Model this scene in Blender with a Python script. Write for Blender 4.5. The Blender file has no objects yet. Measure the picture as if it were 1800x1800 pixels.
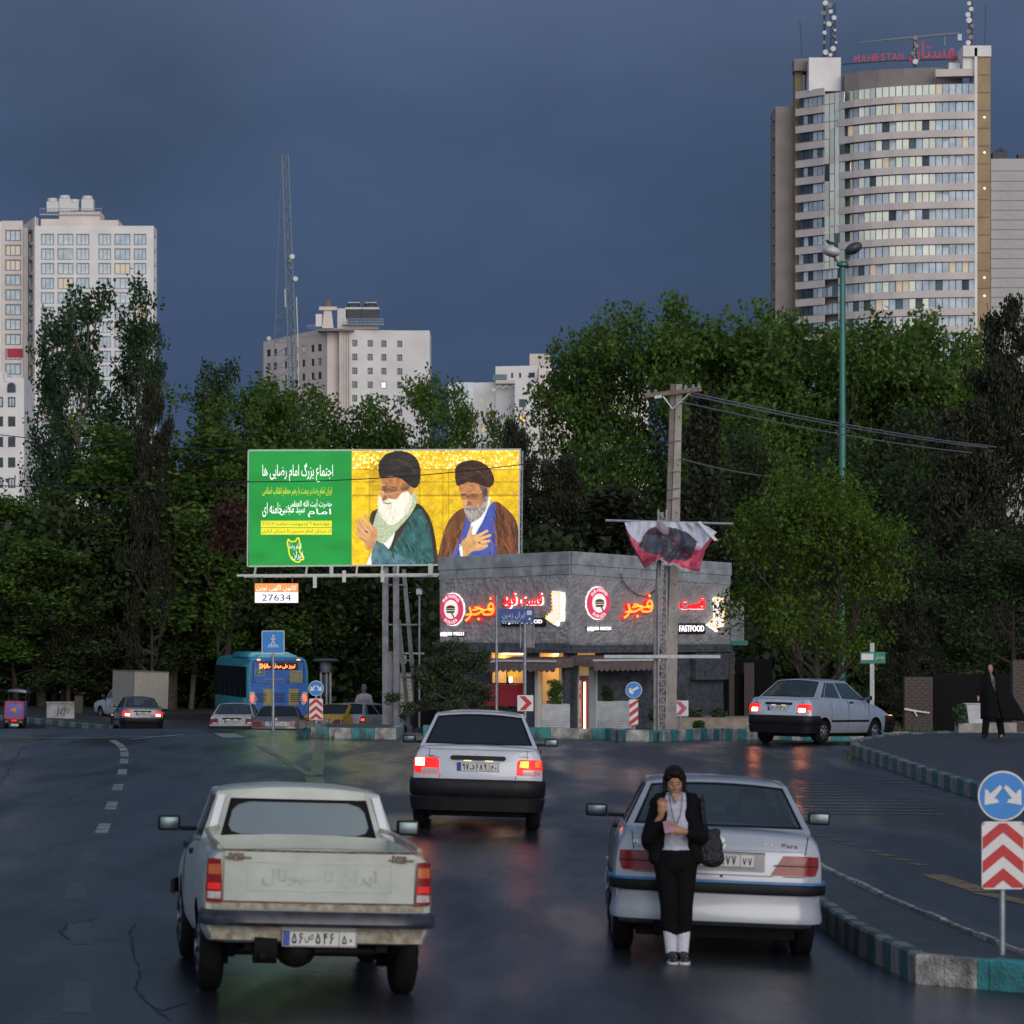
import bpy, bmesh, math, random
import numpy as np
from mathutils import Vector, Matrix, Euler
R = math.radians
SC = bpy.context.scene
COL = SC.collection
# ------------------------------------------------------------------ camera, world, sun, exposure
CAM_H = 2.72; F = 7000.0; HOR = 1080.0
cam = bpy.data.objects.new('camera', bpy.data.cameras.new('camera')); COL.objects.link(cam)
cam.location = (0, 0, CAM_H); cam.rotation_euler = (R(90), 0, 0)
cam.data.sensor_width = 36; cam.data.lens = 140; cam.data.shift_y = 0.1
cam.data.clip_start = 0.5; cam.data.clip_end = 6000
cam.data.dof.use_dof = True; cam.data.dof.focus_distance = 84; cam.data.dof.aperture_fstop = 7.1
SC.camera = cam
SUN_AZ = R(160); SUN_EL = R(14)          # azimuth from +Y towards +X: behind the camera, to its right
w = bpy.data.worlds.new("World"); SC.world = w; w.use_nodes = True
nt = w.node_tree; nt.nodes.clear()
def N(t, **k):
    n = nt.nodes.new(t)
    for a, b in k.items(): setattr(n, a, b)
    return n
out = N('ShaderNodeOutputWorld'); add = N('ShaderNodeAddShader')
sky = N('ShaderNodeTexSky', sky_type='NISHITA'); sky.sun_disc = False
sky.sun_elevation = R(4); sky.sun_rotation = SUN_AZ
b1 = N('ShaderNodeBackground'); b1.inputs[1].default_value = 0.05
b2 = N('ShaderNodeBackground'); b2.inputs[1].default_value = 1.08
L = nt.links.new
dim = N('ShaderNodeMixRGB', blend_type='MULTIPLY'); dim.inputs[0].default_value = 1; dim.inputs[2].default_value = (.07, .08, .10, 1)   # heavy cloud in front of the clear sky
L(sky.outputs[0], dim.inputs[1]); L(dim.outputs[0], b1.inputs[0])
tc = N('ShaderNodeTexCoord'); sep = N('ShaderNodeSeparateXYZ'); L(tc.outputs['Generated'], sep.inputs[0])
def ramp(src, stops):
    r = N('ShaderNodeValToRGB'); L(src, r.inputs[0]); e = r.color_ramp.elements
    r.color_ramp.interpolation = 'EASE'
    while len(e) < len(stops): e.new(.5)
    for q, (p, c) in zip(e, stops): q.position = p; q.color = (*c, 1)
    return r
def M2(op, a, b=None):
    n = N('ShaderNodeMath', operation=op)
    if isinstance(a, (int, float)): n.inputs[0].default_value = a
    else: L(a, n.inputs[0])
    if b is not None:
        if isinstance(b, (int, float)): n.inputs[1].default_value = b
        else: L(b, n.inputs[1])
    return n.outputs[0]
# storm front ahead: slate, darkest blue low over the horizon, lifting with height
front = ramp(sep.outputs[2], [(0.0, (.046, .080, .160)), (.05, (.034, .064, .140)), (.10, (.040, .070, .145)), (.17, (.064, .092, .165)), (.45, (.085, .12, .19)), (1.0, (.12, .16, .24))])
# open, brighter cloud behind the camera where the evening light comes from
back = ramp(sep.outputs[2], [(0.0, (.58, .58, .62)), (.25, (.50, .56, .68)), (1.0, (.12, .16, .24))])
fy = N('ShaderNodeMapRange', interpolation_type='SMOOTHERSTEP'); L(sep.outputs[1], fy.inputs[0])
fy.inputs[1].default_value = .75; fy.inputs[2].default_value = -.65
nz = N('ShaderNodeTexNoise'); nz.inputs['Scale'].default_value = 8; nz.inputs['Detail'].default_value = 4
mp = N('ShaderNodeMapping'); mp.inputs['Scale'].default_value = (1, 1, 2.2); L(tc.outputs['Generated'], mp.inputs[0]); L(mp.outputs[0], nz.inputs[0])
mx = N('ShaderNodeMixRGB'); L(fy.outputs[0], mx.inputs[0]); L(front.outputs[0], mx.inputs[1]); L(back.outputs[0], mx.inputs[2])
nr = N('ShaderNodeMapRange'); L(nz.outputs[0], nr.inputs[0]); nr.inputs[1].default_value = .3; nr.inputs[2].default_value = .7
nr.inputs[3].default_value = .76; nr.inputs[4].default_value = 1.24
mul = N('ShaderNodeMixRGB', blend_type='MULTIPLY'); mul.inputs[0].default_value = 1; L(mx.outputs[0], mul.inputs[1])
cc = N('ShaderNodeCombineXYZ'); [L(nr.outputs[0], cc.inputs[i]) for i in range(3)]; L(cc.outputs[0], mul.inputs[2])
L(mul.outputs[0], b2.inputs[0]); L(b1.outputs[0], add.inputs[0]); L(b2.outputs[0], add.inputs[1]); L(add.outputs[0], out.inputs[0])
sun = bpy.data.objects.new('sun', bpy.data.lights.new('sun', 'SUN')); COL.objects.link(sun)
sun.data.energy = 1.45; sun.data.angle = R(40); sun.data.color = (1, .9, .8)
sd = Vector((math.sin(SUN_AZ) * math.cos(SUN_EL), math.cos(SUN_AZ) * math.cos(SUN_EL), math.sin(SUN_EL)))
sun.rotation_euler = sd.to_track_quat('Z', 'Y').to_euler(); sun.location = (20, -40, 60)
SC.view_settings.view_transform = 'Standard'; SC.view_settings.look = 'None'
SC.view_settings.exposure = 0; SC.view_settings.gamma = 1; SC.view_settings.use_curve_mapping = False
SC.render.engine = 'CYCLES'; SC.cycles.use_denoising = True; SC.cycles.max_bounces = 6
SC.cycles.transparent_max_bounces = 12; SC.cycles.sample_clamp_indirect = 4

# ------------------------------------------------------------------ ground height and pixel helpers
def lerp_(a, b, t): return a + (b - a) * t
def sstep(a, b, v):
    t = min(1, max(0, (v - a) / (b - a))); return t * t * (3 - 2 * t)
DROP = [(88, 0), (91.5, .03), (95, .12), (102, .42), (110, .78), (125, 1.40), (138, 1.82), (150, 1.98), (165, 2.05), (200, 2.1), (9e3, 2.1)]
def itp(tab, x):
    if x <= tab[0][0]: return tab[0][1]
    for (a, b), (c, d) in zip(tab[:-1], tab[1:]):
        if x <= c: return b + (d - b) * (x - a) / (c - a)
    return tab[-1][1]
def gz(x, y):
    k = 1 - .35 * sstep(40, 88, y) - .65 * sstep(90, 150, y)
    z = -.03 * min(9, max(-6, x + 1.46)) * k
    z += .09 * math.exp(-((x + .5) / 3.5) ** 2 - ((y - 50) / 10) ** 2)
    z -= itp(DROP, y)
    if x < -12: z += .03 * min(14, -12 - x) * sstep(90, 130, y)
    return z
def P(px, py, d): return Vector(((px - 900) / F * d, d, CAM_H - (py - HOR) / F * d))
def G(px, py):                       # ground point seen at a pixel
    lo, hi = 15.0, 112.0
    for _ in range(40):
        d = (lo + hi) / 2; p = P(px, py, d)
        if p.z > gz(p.x, d): lo = d
        else: hi = d
    p = P(px, py, lo); return Vector((p.x, lo, gz(p.x, lo)))

# ------------------------------------------------------------------ mesh building
class MB:
    def __init__(s, M=None): s.v = []; s.f = []; s.M = M or Matrix(); s.mi = []; s.m = 0
    def add(s, vs, fs):
        o = len(s.v); s.v += [s.M @ Vector(p) for p in vs]; s.f += [tuple(i + o for i in f) for f in fs]; s.mi += [s.m] * len(fs)
    def box(s, x0, x1, y0, y1, z0, z1):
        s.add([(x0, y0, z0), (x1, y0, z0), (x1, y1, z0), (x0, y1, z0), (x0, y0, z1), (x1, y0, z1), (x1, y1, z1), (x0, y1, z1)],
              [(0, 3, 2, 1), (4, 5, 6, 7), (0, 1, 5, 4), (1, 2, 6, 5), (2, 3, 7, 6), (3, 0, 4, 7)])
    def bar(s, a, b, w, h=None, up=(0, 0, 1)):
        h = h or w; a = Vector(a); b = Vector(b); t = (b - a).normalized(); u = Vector(up)
        if abs(t.dot(u)) > .97: u = Vector((0, 1, 0))
        r = t.cross(u).normalized(); u = r.cross(t)
        vs = [p + r * (i * w / 2) + u * (j * h / 2) for p in (a, b) for i, j in ((-1, -1), (1, -1), (1, 1), (-1, 1))]
        s.add(vs, [(0, 3, 2, 1), (4, 5, 6, 7), (0, 1, 5, 4), (1, 2, 6, 5), (2, 3, 7, 6), (3, 0, 4, 7)])
    def tube(s, pts, rs, n=8, cap=True):
        pts = [Vector(p) for p in pts]
        if not isinstance(rs, (list, tuple)): rs = [rs] * len(pts)
        vs = []; u = None
        for i, p in enumerate(pts):
            t = (pts[min(i + 1, len(pts) - 1)] - pts[max(i - 1, 0)])
            t = t.normalized() if t.length > 1e-9 else Vector((0, 0, 1))
            if u is None: u = Vector((1, 0, 0)) if abs(t.x) < .8 else Vector((0, 1, 0))
            u = (u - t * u.dot(t)).normalized(); w2 = t.cross(u)
            vs += [p + (u * math.cos(2 * math.pi * k / n) + w2 * math.sin(2 * math.pi * k / n)) * rs[i] for k in range(n)]
        fs = [(i * n + k, i * n + (k + 1) % n, (i + 1) * n + (k + 1) % n, (i + 1) * n + k) for i in range(len(pts) - 1) for k in range(n)]
        if cap: fs += [tuple(range(n))[::-1], tuple(range((len(pts) - 1) * n, len(pts) * n))]
        s.add(vs, fs)
    def prism(s, pts, y0, y1):       # polygon in x,z extruded along y
        n = len(pts)
        s.add([(x, y0, z) for x, z in pts] + [(x, y1, z) for x, z in pts],
              [tuple(range(n)), tuple(range(2 * n - 1, n - 1, -1))] + [(i, i + n, (i + 1) % n + n, (i + 1) % n) for i in range(n)])
    def prismz(s, pts, z0, z1):
        n = len(pts); za = z0 if callable(z0) else (lambda x, y: z0); zb = z1 if callable(z1) else (lambda x, y: z1)
        s.add([(x, y, za(x, y)) for x, y in pts] + [(x, y, zb(x, y)) for x, y in pts],
              [tuple(range(n))[::-1], tuple(range(n, 2 * n))] + [(i, (i + 1) % n, (i + 1) % n + n, i + n) for i in range(n)])
    def lathe(s, prof, axis='x', n=24, c=(0, 0, 0)):   # profile (r, t)
        vs = []
        for r, t in prof:
            for k in range(n):
                a = 2 * math.pi * k / n; q = (t, r * math.cos(a), r * math.sin(a)) if axis == 'x' else ((r * math.cos(a), t, r * math.sin(a)) if axis == 'y' else (r * math.cos(a), r * math.sin(a), t))
                vs.append((q[0] + c[0], q[1] + c[1], q[2] + c[2]))
        m = len(prof)
        s.add(vs, [(i * n + k, i * n + (k + 1) % n, (i + 1) * n + (k + 1) % n, (i + 1) * n + k) for i in range(m - 1) for k in range(n)] + [tuple(range(n))[::-1], tuple(range((m - 1) * n, m * n))])
    def plate(s, a, b, c, d, t):     # quad with thickness t along its normal (backwards)
        a, b, c, d = map(Vector, (a, b, c, d)); n = (b - a).cross(d - a).normalized() * t
        s.add([a, b, c, d, a - n, b - n, c - n, d - n], [(0, 1, 2, 3), (7, 6, 5, 4), (0, 4, 5, 1), (1, 5, 6, 2), (2, 6, 7, 3), (3, 7, 4, 0)])
    def ell(s, c, r, nu=12, nv=8):
        vs = [(c[0], c[1], c[2] - r[2])]
        for j in range(1, nv):
            ph = -math.pi / 2 + math.pi * j / nv
            vs += [(c[0] + r[0] * math.cos(ph) * math.cos(2 * math.pi * i / nu), c[1] + r[1] * math.cos(ph) * math.sin(2 * math.pi * i / nu), c[2] + r[2] * math.sin(ph)) for i in range(nu)]
        vs.append((c[0], c[1], c[2] + r[2])); t = len(vs) - 1
        fs = [(0, 1 + (i + 1) % nu, 1 + i) for i in range(nu)] + [(t, t - nu + i, t - nu + (i + 1) % nu) for i in range(nu)]
        fs += [(1 + j * nu + i, 1 + j * nu + (i + 1) % nu, 1 + (j + 1) * nu + (i + 1) % nu, 1 + (j + 1) * nu + i) for j in range(nv - 2) for i in range(nu)]
        s.add(vs, fs)
    def mesh(s, name, mats, smooth=None, weld=False, recalc=True):
        me = bpy.data.meshes.new(name); me.from_pydata([tuple(p) for p in s.v], [], s.f)
        for m in (mats if isinstance(mats, (list, tuple)) else [mats]): me.materials.append(m)
        if any(s.mi): me.polygons.foreach_set('material_index', s.mi)
        if weld or recalc:
            bm = bmesh.new(); bm.from_mesh(me)
            if weld: bmesh.ops.remove_doubles(bm, verts=bm.verts, dist=1e-4)
            bmesh.ops.recalc_face_normals(bm, faces=bm.faces); bm.to_mesh(me); bm.free()
        if smooth:
            me.polygons.foreach_set('use_smooth', [True] * len(me.polygons)); me.set_sharp_from_angle(angle=R(smooth))
        me.update(); return me
def link(name, me, parent=None, M=None):
    o = bpy.data.objects.new(name, me); COL.objects.link(o)
    if parent: o.parent = parent
    if M is not None: o.matrix_basis = M
    return o
def part(name, mb, mat, parent=None, smooth=None, weld=False, M=None, bev=0):
    me = mb.mesh(name, mat, smooth, weld)
    o = link(name, me, parent, M)
    if bev: bevel(o, bev)
    return o
def bevel(o, w, seg=2):
    m = o.modifiers.new('b', 'BEVEL'); m.width = w; m.segments = seg; m.limit_method = 'ANGLE'; m.angle_limit = R(35); m.harden_normals = False
    bake(o)
    o.data.polygons.foreach_set('use_smooth', [True] * len(o.data.polygons)); o.data.set_sharp_from_angle(angle=R(40))
def bake(o):
    dg = bpy.context.evaluated_depsgraph_get(); dg.update()
    me = bpy.data.meshes.new_from_object(o.evaluated_get(dg), depsgraph=dg); o.modifiers.clear(); o.data = me
def tag(o, label, cat=None, group=None, kind=None):
    if label: o['label'] = label
    if cat: o['category'] = cat
    if group: o['group'] = group
    if kind: o['kind'] = kind
    return o
def thing(name, label, cat, loc=(0, 0, 0), rot=(0, 0, 0), group=None):
    o = bpy.data.objects.new(name, None); COL.objects.link(o); o.location = loc; o.rotation_euler = rot; o.empty_display_size = .3
    return tag(o, label, cat, group)
def solo(name, mb, mat, label, cat, group=None, smooth=None, loc=None, bev=0):
    o = part(name, mb, mat, None, smooth, bev=bev)
    if loc is not None: o.location = loc
    return tag(o, label, cat, group)
def struct(name, mb, mat, smooth=None):
    o = part(name, mb, mat, None, smooth); o['kind'] = 'structure'; return o

# ------------------------------------------------------------------ materials
def mat(name, col, rough=.6, metal=0, var=.12, scale=6, bump=0, bscale=40, coat=0, emit=None, es=0, spec=None, col2=None, space='Object'):
    m = bpy.data.materials.new(name); m.use_nodes = True; t = m.node_tree; n = t.nodes; l = t.links
    b = n['Principled BSDF']; b.inputs['Roughness'].default_value = rough; b.inputs['Metallic'].default_value = metal
    if coat: b.inputs['Coat Weight'].default_value = coat; b.inputs['Coat Roughness'].default_value = .08
    if spec is not None: b.inputs['Specular IOR Level'].default_value = spec
    tc = n.new('ShaderNodeTexCoord'); z = n.new('ShaderNodeTexNoise'); z.inputs['Scale'].default_value = scale; z.inputs['Detail'].default_value = 5
    l.new(tc.outputs[space], z.inputs[0])
    r = n.new('ShaderNodeValToRGB'); l.new(z.outputs[0], r.inputs[0]); l.new(r.outputs[0], b.inputs['Base Color'])
    c2 = col2 or tuple(c * (1 - var) for c in col); c1 = col if col2 else tuple(min(1, c * (1 + var)) for c in col)
    r.color_ramp.elements[0].position = .32; r.color_ramp.elements[0].color = (*c2, 1)
    r.color_ramp.elements[1].position = .68; r.color_ramp.elements[1].color = (*c1, 1)
    if bump:
        z2 = n.new('ShaderNodeTexNoise'); z2.inputs['Scale'].default_value = bscale; z2.inputs['Detail'].default_value = 4; l.new(tc.outputs[space], z2.inputs[0])
        bp = n.new('ShaderNodeBump'); bp.inputs['Strength'].default_value = bump; bp.inputs['Distance'].default_value = .05
        l.new(z2.outputs[0], bp.inputs['Height']); l.new(bp.outputs[0], b.inputs['Normal'])
    if emit: b.inputs['Emission Color'].default_value = (*emit, 1); b.inputs['Emission Strength'].default_value = es
    return m
def glassmat(name, tint, refl=.35, rough=.05, dens=.6, veil=(.02, .025, .03)):  # last colour: diffuse tone inside the pane, can carry painted sky reflection
    m = bpy.data.materials.new(name); m.use_nodes = True; t = m.node_tree; n = t.nodes; l = t.links; n.clear()
    o = n.new('ShaderNodeOutputMaterial'); g = n.new('ShaderNodeBsdfGlossy'); g.inputs['Roughness'].default_value = rough; g.inputs[0].default_value = (.9, .95, 1, 1)
    tr = n.new('ShaderNodeBsdfTransparent'); tr.inputs[0].default_value = (*tint, 1); df = n.new('ShaderNodeBsdfDiffuse'); df.inputs[0].default_value = (*veil, 1)
    a = n.new('ShaderNodeMixShader'); a.inputs[0].default_value = dens; l.new(tr.outputs[0], a.inputs[1]); l.new(df.outputs[0], a.inputs[2])
    lw = n.new('ShaderNodeLayerWeight'); lw.inputs[0].default_value = .3
    mr = n.new('ShaderNodeMapRange'); l.new(lw.outputs['Fresnel'], mr.inputs[0]); mr.inputs[3].default_value = refl * .35; mr.inputs[4].default_value = min(1, refl * 1.6)
    b = n.new('ShaderNodeMixShader'); l.new(mr.outputs[0], b.inputs[0]); l.new(a.outputs[0], b.inputs[1]); l.new(g.outputs[0], b.inputs[2]); l.new(b.outputs[0], o.inputs[0])
    z = n.new('ShaderNodeTexNoise'); z.inputs['Scale'].default_value = 260; tc2 = n.new('ShaderNodeTexCoord'); l.new(tc2.outputs['Object'], z.inputs[0])
    bp = n.new('ShaderNodeBump'); bp.inputs['Strength'].default_value = .12; bp.inputs['Distance'].default_value = .003; l.new(z.outputs[0], bp.inputs['Height']); l.new(bp.outputs[0], g.inputs['Normal'])
    return m
def emitmat(name, col, s, base=None): return mat(name, base or tuple(c * .5 for c in col), .4, emit=col, es=s, var=.05)
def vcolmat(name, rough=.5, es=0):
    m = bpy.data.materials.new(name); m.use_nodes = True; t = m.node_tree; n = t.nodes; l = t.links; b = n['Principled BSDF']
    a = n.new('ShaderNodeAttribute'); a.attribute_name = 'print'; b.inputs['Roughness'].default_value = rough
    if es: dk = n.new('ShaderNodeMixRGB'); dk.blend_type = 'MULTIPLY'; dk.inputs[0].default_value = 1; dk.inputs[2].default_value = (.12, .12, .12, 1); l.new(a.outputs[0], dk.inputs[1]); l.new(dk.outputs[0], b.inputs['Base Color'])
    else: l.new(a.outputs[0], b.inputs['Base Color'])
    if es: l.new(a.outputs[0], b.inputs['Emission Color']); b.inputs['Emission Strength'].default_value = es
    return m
def leafmat(name, dark, light, trans=.25):
    m = bpy.data.materials.new(name); m.use_nodes = True; t = m.node_tree; n = t.nodes; l = t.links; b = n['Principled BSDF']
    a = n.new('ShaderNodeAttribute'); a.attribute_name = 'shade'; r = n.new('ShaderNodeValToRGB'); l.new(a.outputs['Fac'], r.inputs[0])
    r.color_ramp.elements[0].color = (*dark, 1); r.color_ramp.elements[1].color = (*light, 1)
    l.new(r.outputs[0], b.inputs['Base Color']); b.inputs['Roughness'].default_value = .55; b.inputs['Specular IOR Level'].default_value = .25
    tl = n.new('ShaderNodeBsdfTranslucent'); l.new(r.outputs[0], tl.inputs[0]); mx = n.new('ShaderNodeMixShader'); mx.inputs[0].default_value = trans
    l.new(b.outputs[0], mx.inputs[1]); l.new(tl.outputs[0], mx.inputs[2]); l.new(mx.outputs[0], n['Material Output'].inputs[0])
    return m
def roadmat():
    m = bpy.data.materials.new('wet_asphalt'); m.use_nodes = True; t = m.node_tree; n = t.nodes; l = t.links; b = n['Principled BSDF']
    tc = n.new('ShaderNodeTexCoord')
    def noise(s, det=5, sc=(1, 1, 1)):
        mp = n.new('ShaderNodeMapping'); mp.inputs['Scale'].default_value = sc; l.new(tc.outputs['Object'], mp.inputs[0])
        z = n.new('ShaderNodeTexNoise'); z.inputs['Scale'].default_value = s; z.inputs['Detail'].default_value = det; l.new(mp.outputs[0], z.inputs[0]); return z.outputs[0]
    def mr(src, a, b_, c, d):
        q = n.new('ShaderNodeMapRange'); l.new(src, q.inputs[0])
        for i, v in enumerate((a, b_, c, d)): q.inputs[i + 1].default_value = v
        return q.outputs[0]
    def mixc(f, a, b_, bt='MIX'):
        q = n.new('ShaderNodeMixRGB'); q.blend_type = bt
        for i, v in enumerate((f, a, b_)):
            if isinstance(v, (int, float)): q.inputs[i].default_value = v
            elif isinstance(v, tuple): q.inputs[i].default_value = (*v, 1)
            else: l.new(v, q.inputs[i])
        return q.outputs[0]
    patch = noise(.35, 6, (1, .22, 1)); fine = noise(38, 6)
    c = mixc(mr(patch, .38, .62, 0, 1), (.011, .015, .023), (.024, .030, .041))
    c = mixc(mr(fine, .3, .7, 0, .5), c, (.050, .053, .062))
    # tyre-worn strips along the lanes and repaired joints
    wv = n.new('ShaderNodeTexWave'); wv.bands_direction = 'X'; wv.inputs['Scale'].default_value = .28; wv.inputs['Distortion'].default_value = 1.5; wv.inputs['Detail'].default_value = 2; l.new(tc.outputs['Object'], wv.inputs[0])
    c = mixc(mr(wv.outputs[1], .6, 1, 0, .35), c, (.014, .016, .022))
    # cracks
    vo = n.new('ShaderNodeTexVoronoi'); vo.feature = 'DISTANCE_TO_EDGE'; vo.inputs['Scale'].default_value = .28
    ds = n.new('ShaderNodeTexNoise'); ds.inputs['Scale'].default_value = 1.6; ds.inputs['Detail'].default_value = 6; l.new(tc.outputs['Object'], ds.inputs[0])
    av = n.new('ShaderNodeVectorMath'); av.operation = 'ADD'; l.new(tc.outputs['Object'], av.inputs[0]); l.new(ds.outputs[1], av.inputs[1]); l.new(av.outputs[0], vo.inputs[0])
    crk = mr(vo.outputs['Distance'], .006, .014, 1, 0); msk = mr(noise(.22, 2), .5, .58, 0, 1)
    cm = n.new('ShaderNodeMath'); cm.operation = 'MULTIPLY'; l.new(crk, cm.inputs[0]); l.new(msk, cm.inputs[1])
    c = mixc(cm.outputs[0], c, (.008, .008, .01)); l.new(c, b.inputs['Base Color'])
    wet = noise(.5, 5, (1, .16, 1)); rr = mr(wet, .40, .60, .42, .11)
    l.new(rr, b.inputs['Roughness']); b.inputs['Specular IOR Level'].default_value = .34
    bp = n.new('ShaderNodeBump'); bp.inputs['Strength'].default_value = .35; bp.inputs['Distance'].default_value = .012
    hh = n.new('ShaderNodeMath'); hh.operation = 'SUBTRACT'; l.new(noise(55, 4), hh.inputs[0]); l.new(cm.outputs[0], hh.inputs[1]); l.new(hh.outputs[0], bp.inputs['Height'])
    bp2 = n.new('ShaderNodeBump'); bp2.inputs['Strength'].default_value = .25; bp2.inputs['Distance'].default_value = .03; l.new(noise(1.6, 4, (1, .5, 1)), bp2.inputs['Height']); l.new(bp2.outputs[0], bp.inputs['Normal'])
    l.new(bp.outputs[0], b.inputs['Normal'])
    return m
M = {}
def setup_mats():
    a = lambda k, *x, **y: M.__setitem__(k, mat(k, *x, **y))
    M['road'] = roadmat()
    a('pavement', (.048, .05, .054), .5, bump=.5, bscale=30, scale=2, var=.3)
    a('kerb_white', (.50, .50, .48), .55, col2=(.11, .10, .095), scale=5, bump=.6)
    a('kerb_teal', (.035, .27, .29), .5, col2=(.03, .13, .14), scale=6, bump=.4)
    a('kerb_white_worn', (.27, .27, .27), .6, col2=(.13, .13, .125), scale=6, bump=.4)
    a('kerb_teal_worn', (.05, .15, .17), .6, col2=(.035, .08, .085), scale=6, bump=.4)
    a('mark_white', (.42, .43, .42), .45, col2=(.10, .10, .11), scale=5)
    a('mark_yellow', (.32, .20, .05), .45, col2=(.09, .07, .05), scale=4)
    a('reflected_lime', (.22, .28, .10), .45, col2=(.06, .07, .05), scale=5)
    a('concrete', (.33, .31, .28), .8, bump=.5, scale=5, var=.25)
    a('galv', (.30, .33, .36), .45, metal=.6, scale=9, var=.2)
    a('steel_dark', (.10, .11, .12), .5, metal=.4)
    a('black', (.012, .012, .014), .5, var=.3)
    a('rubber', (.007, .007, .008), .8, spec=.2, var=.3)
    a('bumper', (.007, .007, .010), .5, spec=.25, var=.3, scale=12)
    a('dark', (.008, .008, .009), .9, spec=.2)
    a('chrome', (.55, .57, .6), .15, metal=1)
    a('hub', (.32, .33, .35), .35, metal=.8)
    a('plate', (.62, .63, .62), .5, var=.06)
    a('plate_blue', (.02, .07, .38), .5)
    a('ink', (.01, .01, .012), .6)
    a('white_paint', (.50, .54, .62), .3, coat=.7, var=.06, scale=3)
    a('white_paint_dirty', (.44, .46, .48), .35, coat=.5, var=.15, scale=4)
    a('pearl_paint', (.36, .40, .46), .35, metal=.1, coat=.7, var=.06, scale=3)
    a('silver_paint', (.46, .52, .62), .32, metal=.45, coat=.6, var=.08)
    a('grey_paint', (.10, .11, .13), .35, metal=.4, coat=.6)
    a('yellow_paint', (.62, .36, .02), .35, coat=.6)
    a('cream_paint', (.48, .53, .48), .40, coat=.25, col2=(.38, .42, .38), scale=4)
    a('rust', (.12, .05, .025), .8, col2=(.25, .24, .2), scale=30)
    a('lamp_red', (.20, .004, .008), .25, coat=.3, var=.2, scale=30, spec=.3)
    a('lamp_amber', (.45, .10, .015), .15, coat=1, emit=(1, .25, .05), es=.02)
    a('lamp_clear', (.45, .42, .42), .15, coat=1, var=.3, scale=60)
    M['lamp_brake'] = emitmat('lamp_brake', (1, .06, .01), 3.0)
    M['lamp_on'] = emitmat('lamp_on', (1, .010, .008), 1.0)
    M['lamp_hot'] = emitmat('lamp_hot', (1, .30, .12), 24)
    M['lamp_warm'] = emitmat('lamp_warm', (1, .22, .02), 5)
    M['plate_light'] = emitmat('plate_light', (1, .85, .5), 1.2)
    M['glass'] = glassmat('car_glass', (.72, .82, .80), .30, dens=.22, veil=(.06, .09, .09))
    M['glass_dark'] = glassmat('car_glass_dark', (.10, .10, .11), .14, dens=.85)
    M['glass_sky_sheen'] = glassmat('car_glass_sky_sheen', (.75, .85, .88), .42, rough=.3, dens=.75, veil=(.11, .165, .175))  # pale blue of the mirrored sky put into the pane's diffuse colour
    M['mirror'] = mat('mirror', (.11, .15, .17), .3, metal=1, var=.1)
    a('seat', (.015, .015, .018), .9)
    a('seat_grey', (.03, .035, .035), .9)
setup_mats()

# ------------------------------------------------------------------ Persian shaping and lettering
AR = {'ا':(0xFE8D,0xFE8E,0,0),'آ':(0xFE81,0xFE82,0,0),'ب':(0xFE8F,0xFE90,0xFE91,0xFE92),'پ':(0xFB56,0xFB57,0xFB58,0xFB59),'ت':(0xFE95,0xFE96,0xFE97,0xFE98),'ج':(0xFE9D,0xFE9E,0xFE9F,0xFEA0),'چ':(0xFB7A,0xFB7B,0xFB7C,0xFB7D),'ح':(0xFEA1,0xFEA2,0xFEA3,0xFEA4),'خ':(0xFEA5,0xFEA6,0xFEA7,0xFEA8),'د':(0xFEA9,0xFEAA,0,0),'ر':(0xFEAD,0xFEAE,0,0),'ز':(0xFEAF,0xFEB0,0,0),'س':(0xFEB1,0xFEB2,0xFEB3,0xFEB4),'ش':(0xFEB5,0xFEB6,0xFEB7,0xFEB8),'ص':(0xFEB9,0xFEBA,0xFEBB,0xFEBC),'ض':(0xFEBD,0xFEBE,0xFEBF,0xFEC0),'ط':(0xFEC1,0xFEC2,0xFEC3,0xFEC4),'ظ':(0xFEC5,0xFEC6,0xFEC7,0xFEC8),'ع':(0xFEC9,0xFECA,0xFECB,0xFECC),'ف':(0xFED1,0xFED2,0xFED3,0xFED4),'ق':(0xFED5,0xFED6,0xFED7,0xFED8),'ک':(0xFB8E,0xFB8F,0xFB90,0xFB91),'گ':(0xFB92,0xFB93,0xFB94,0xFB95),'ل':(0xFEDD,0xFEDE,0xFEDF,0xFEE0),'م':(0xFEE1,0xFEE2,0xFEE3,0xFEE4),'ن':(0xFEE5,0xFEE6,0xFEE7,0xFEE8),'و':(0xFEED,0xFEEE,0,0),'ه':(0xFEE9,0xFEEA,0xFEEB,0xFEEC),'ی':(0xFBFC,0xFBFD,0xFBFE,0xFBFF)}
def fa(s):
    o = []
    for i, c in enumerate(s):
        if c not in AR: o.append('' if c == '\u200c' else c); continue
        f = AR[c]; pv = s[i - 1] if i else ' '; nx = s[i + 1] if i + 1 < len(s) else ' '
        jp = pv in AR and AR[pv][2]; jn = f[2] and nx in AR
        o.append(chr(f[3] if jp and jn else f[1] if jp else f[2] if jn else f[0]))
    o = [x for x in o if x]; o.reverse(); r = ''.join(o)
    import re
    return re.sub('[۰-۹0-9]+', lambda m: m.group()[::-1], r)
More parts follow.
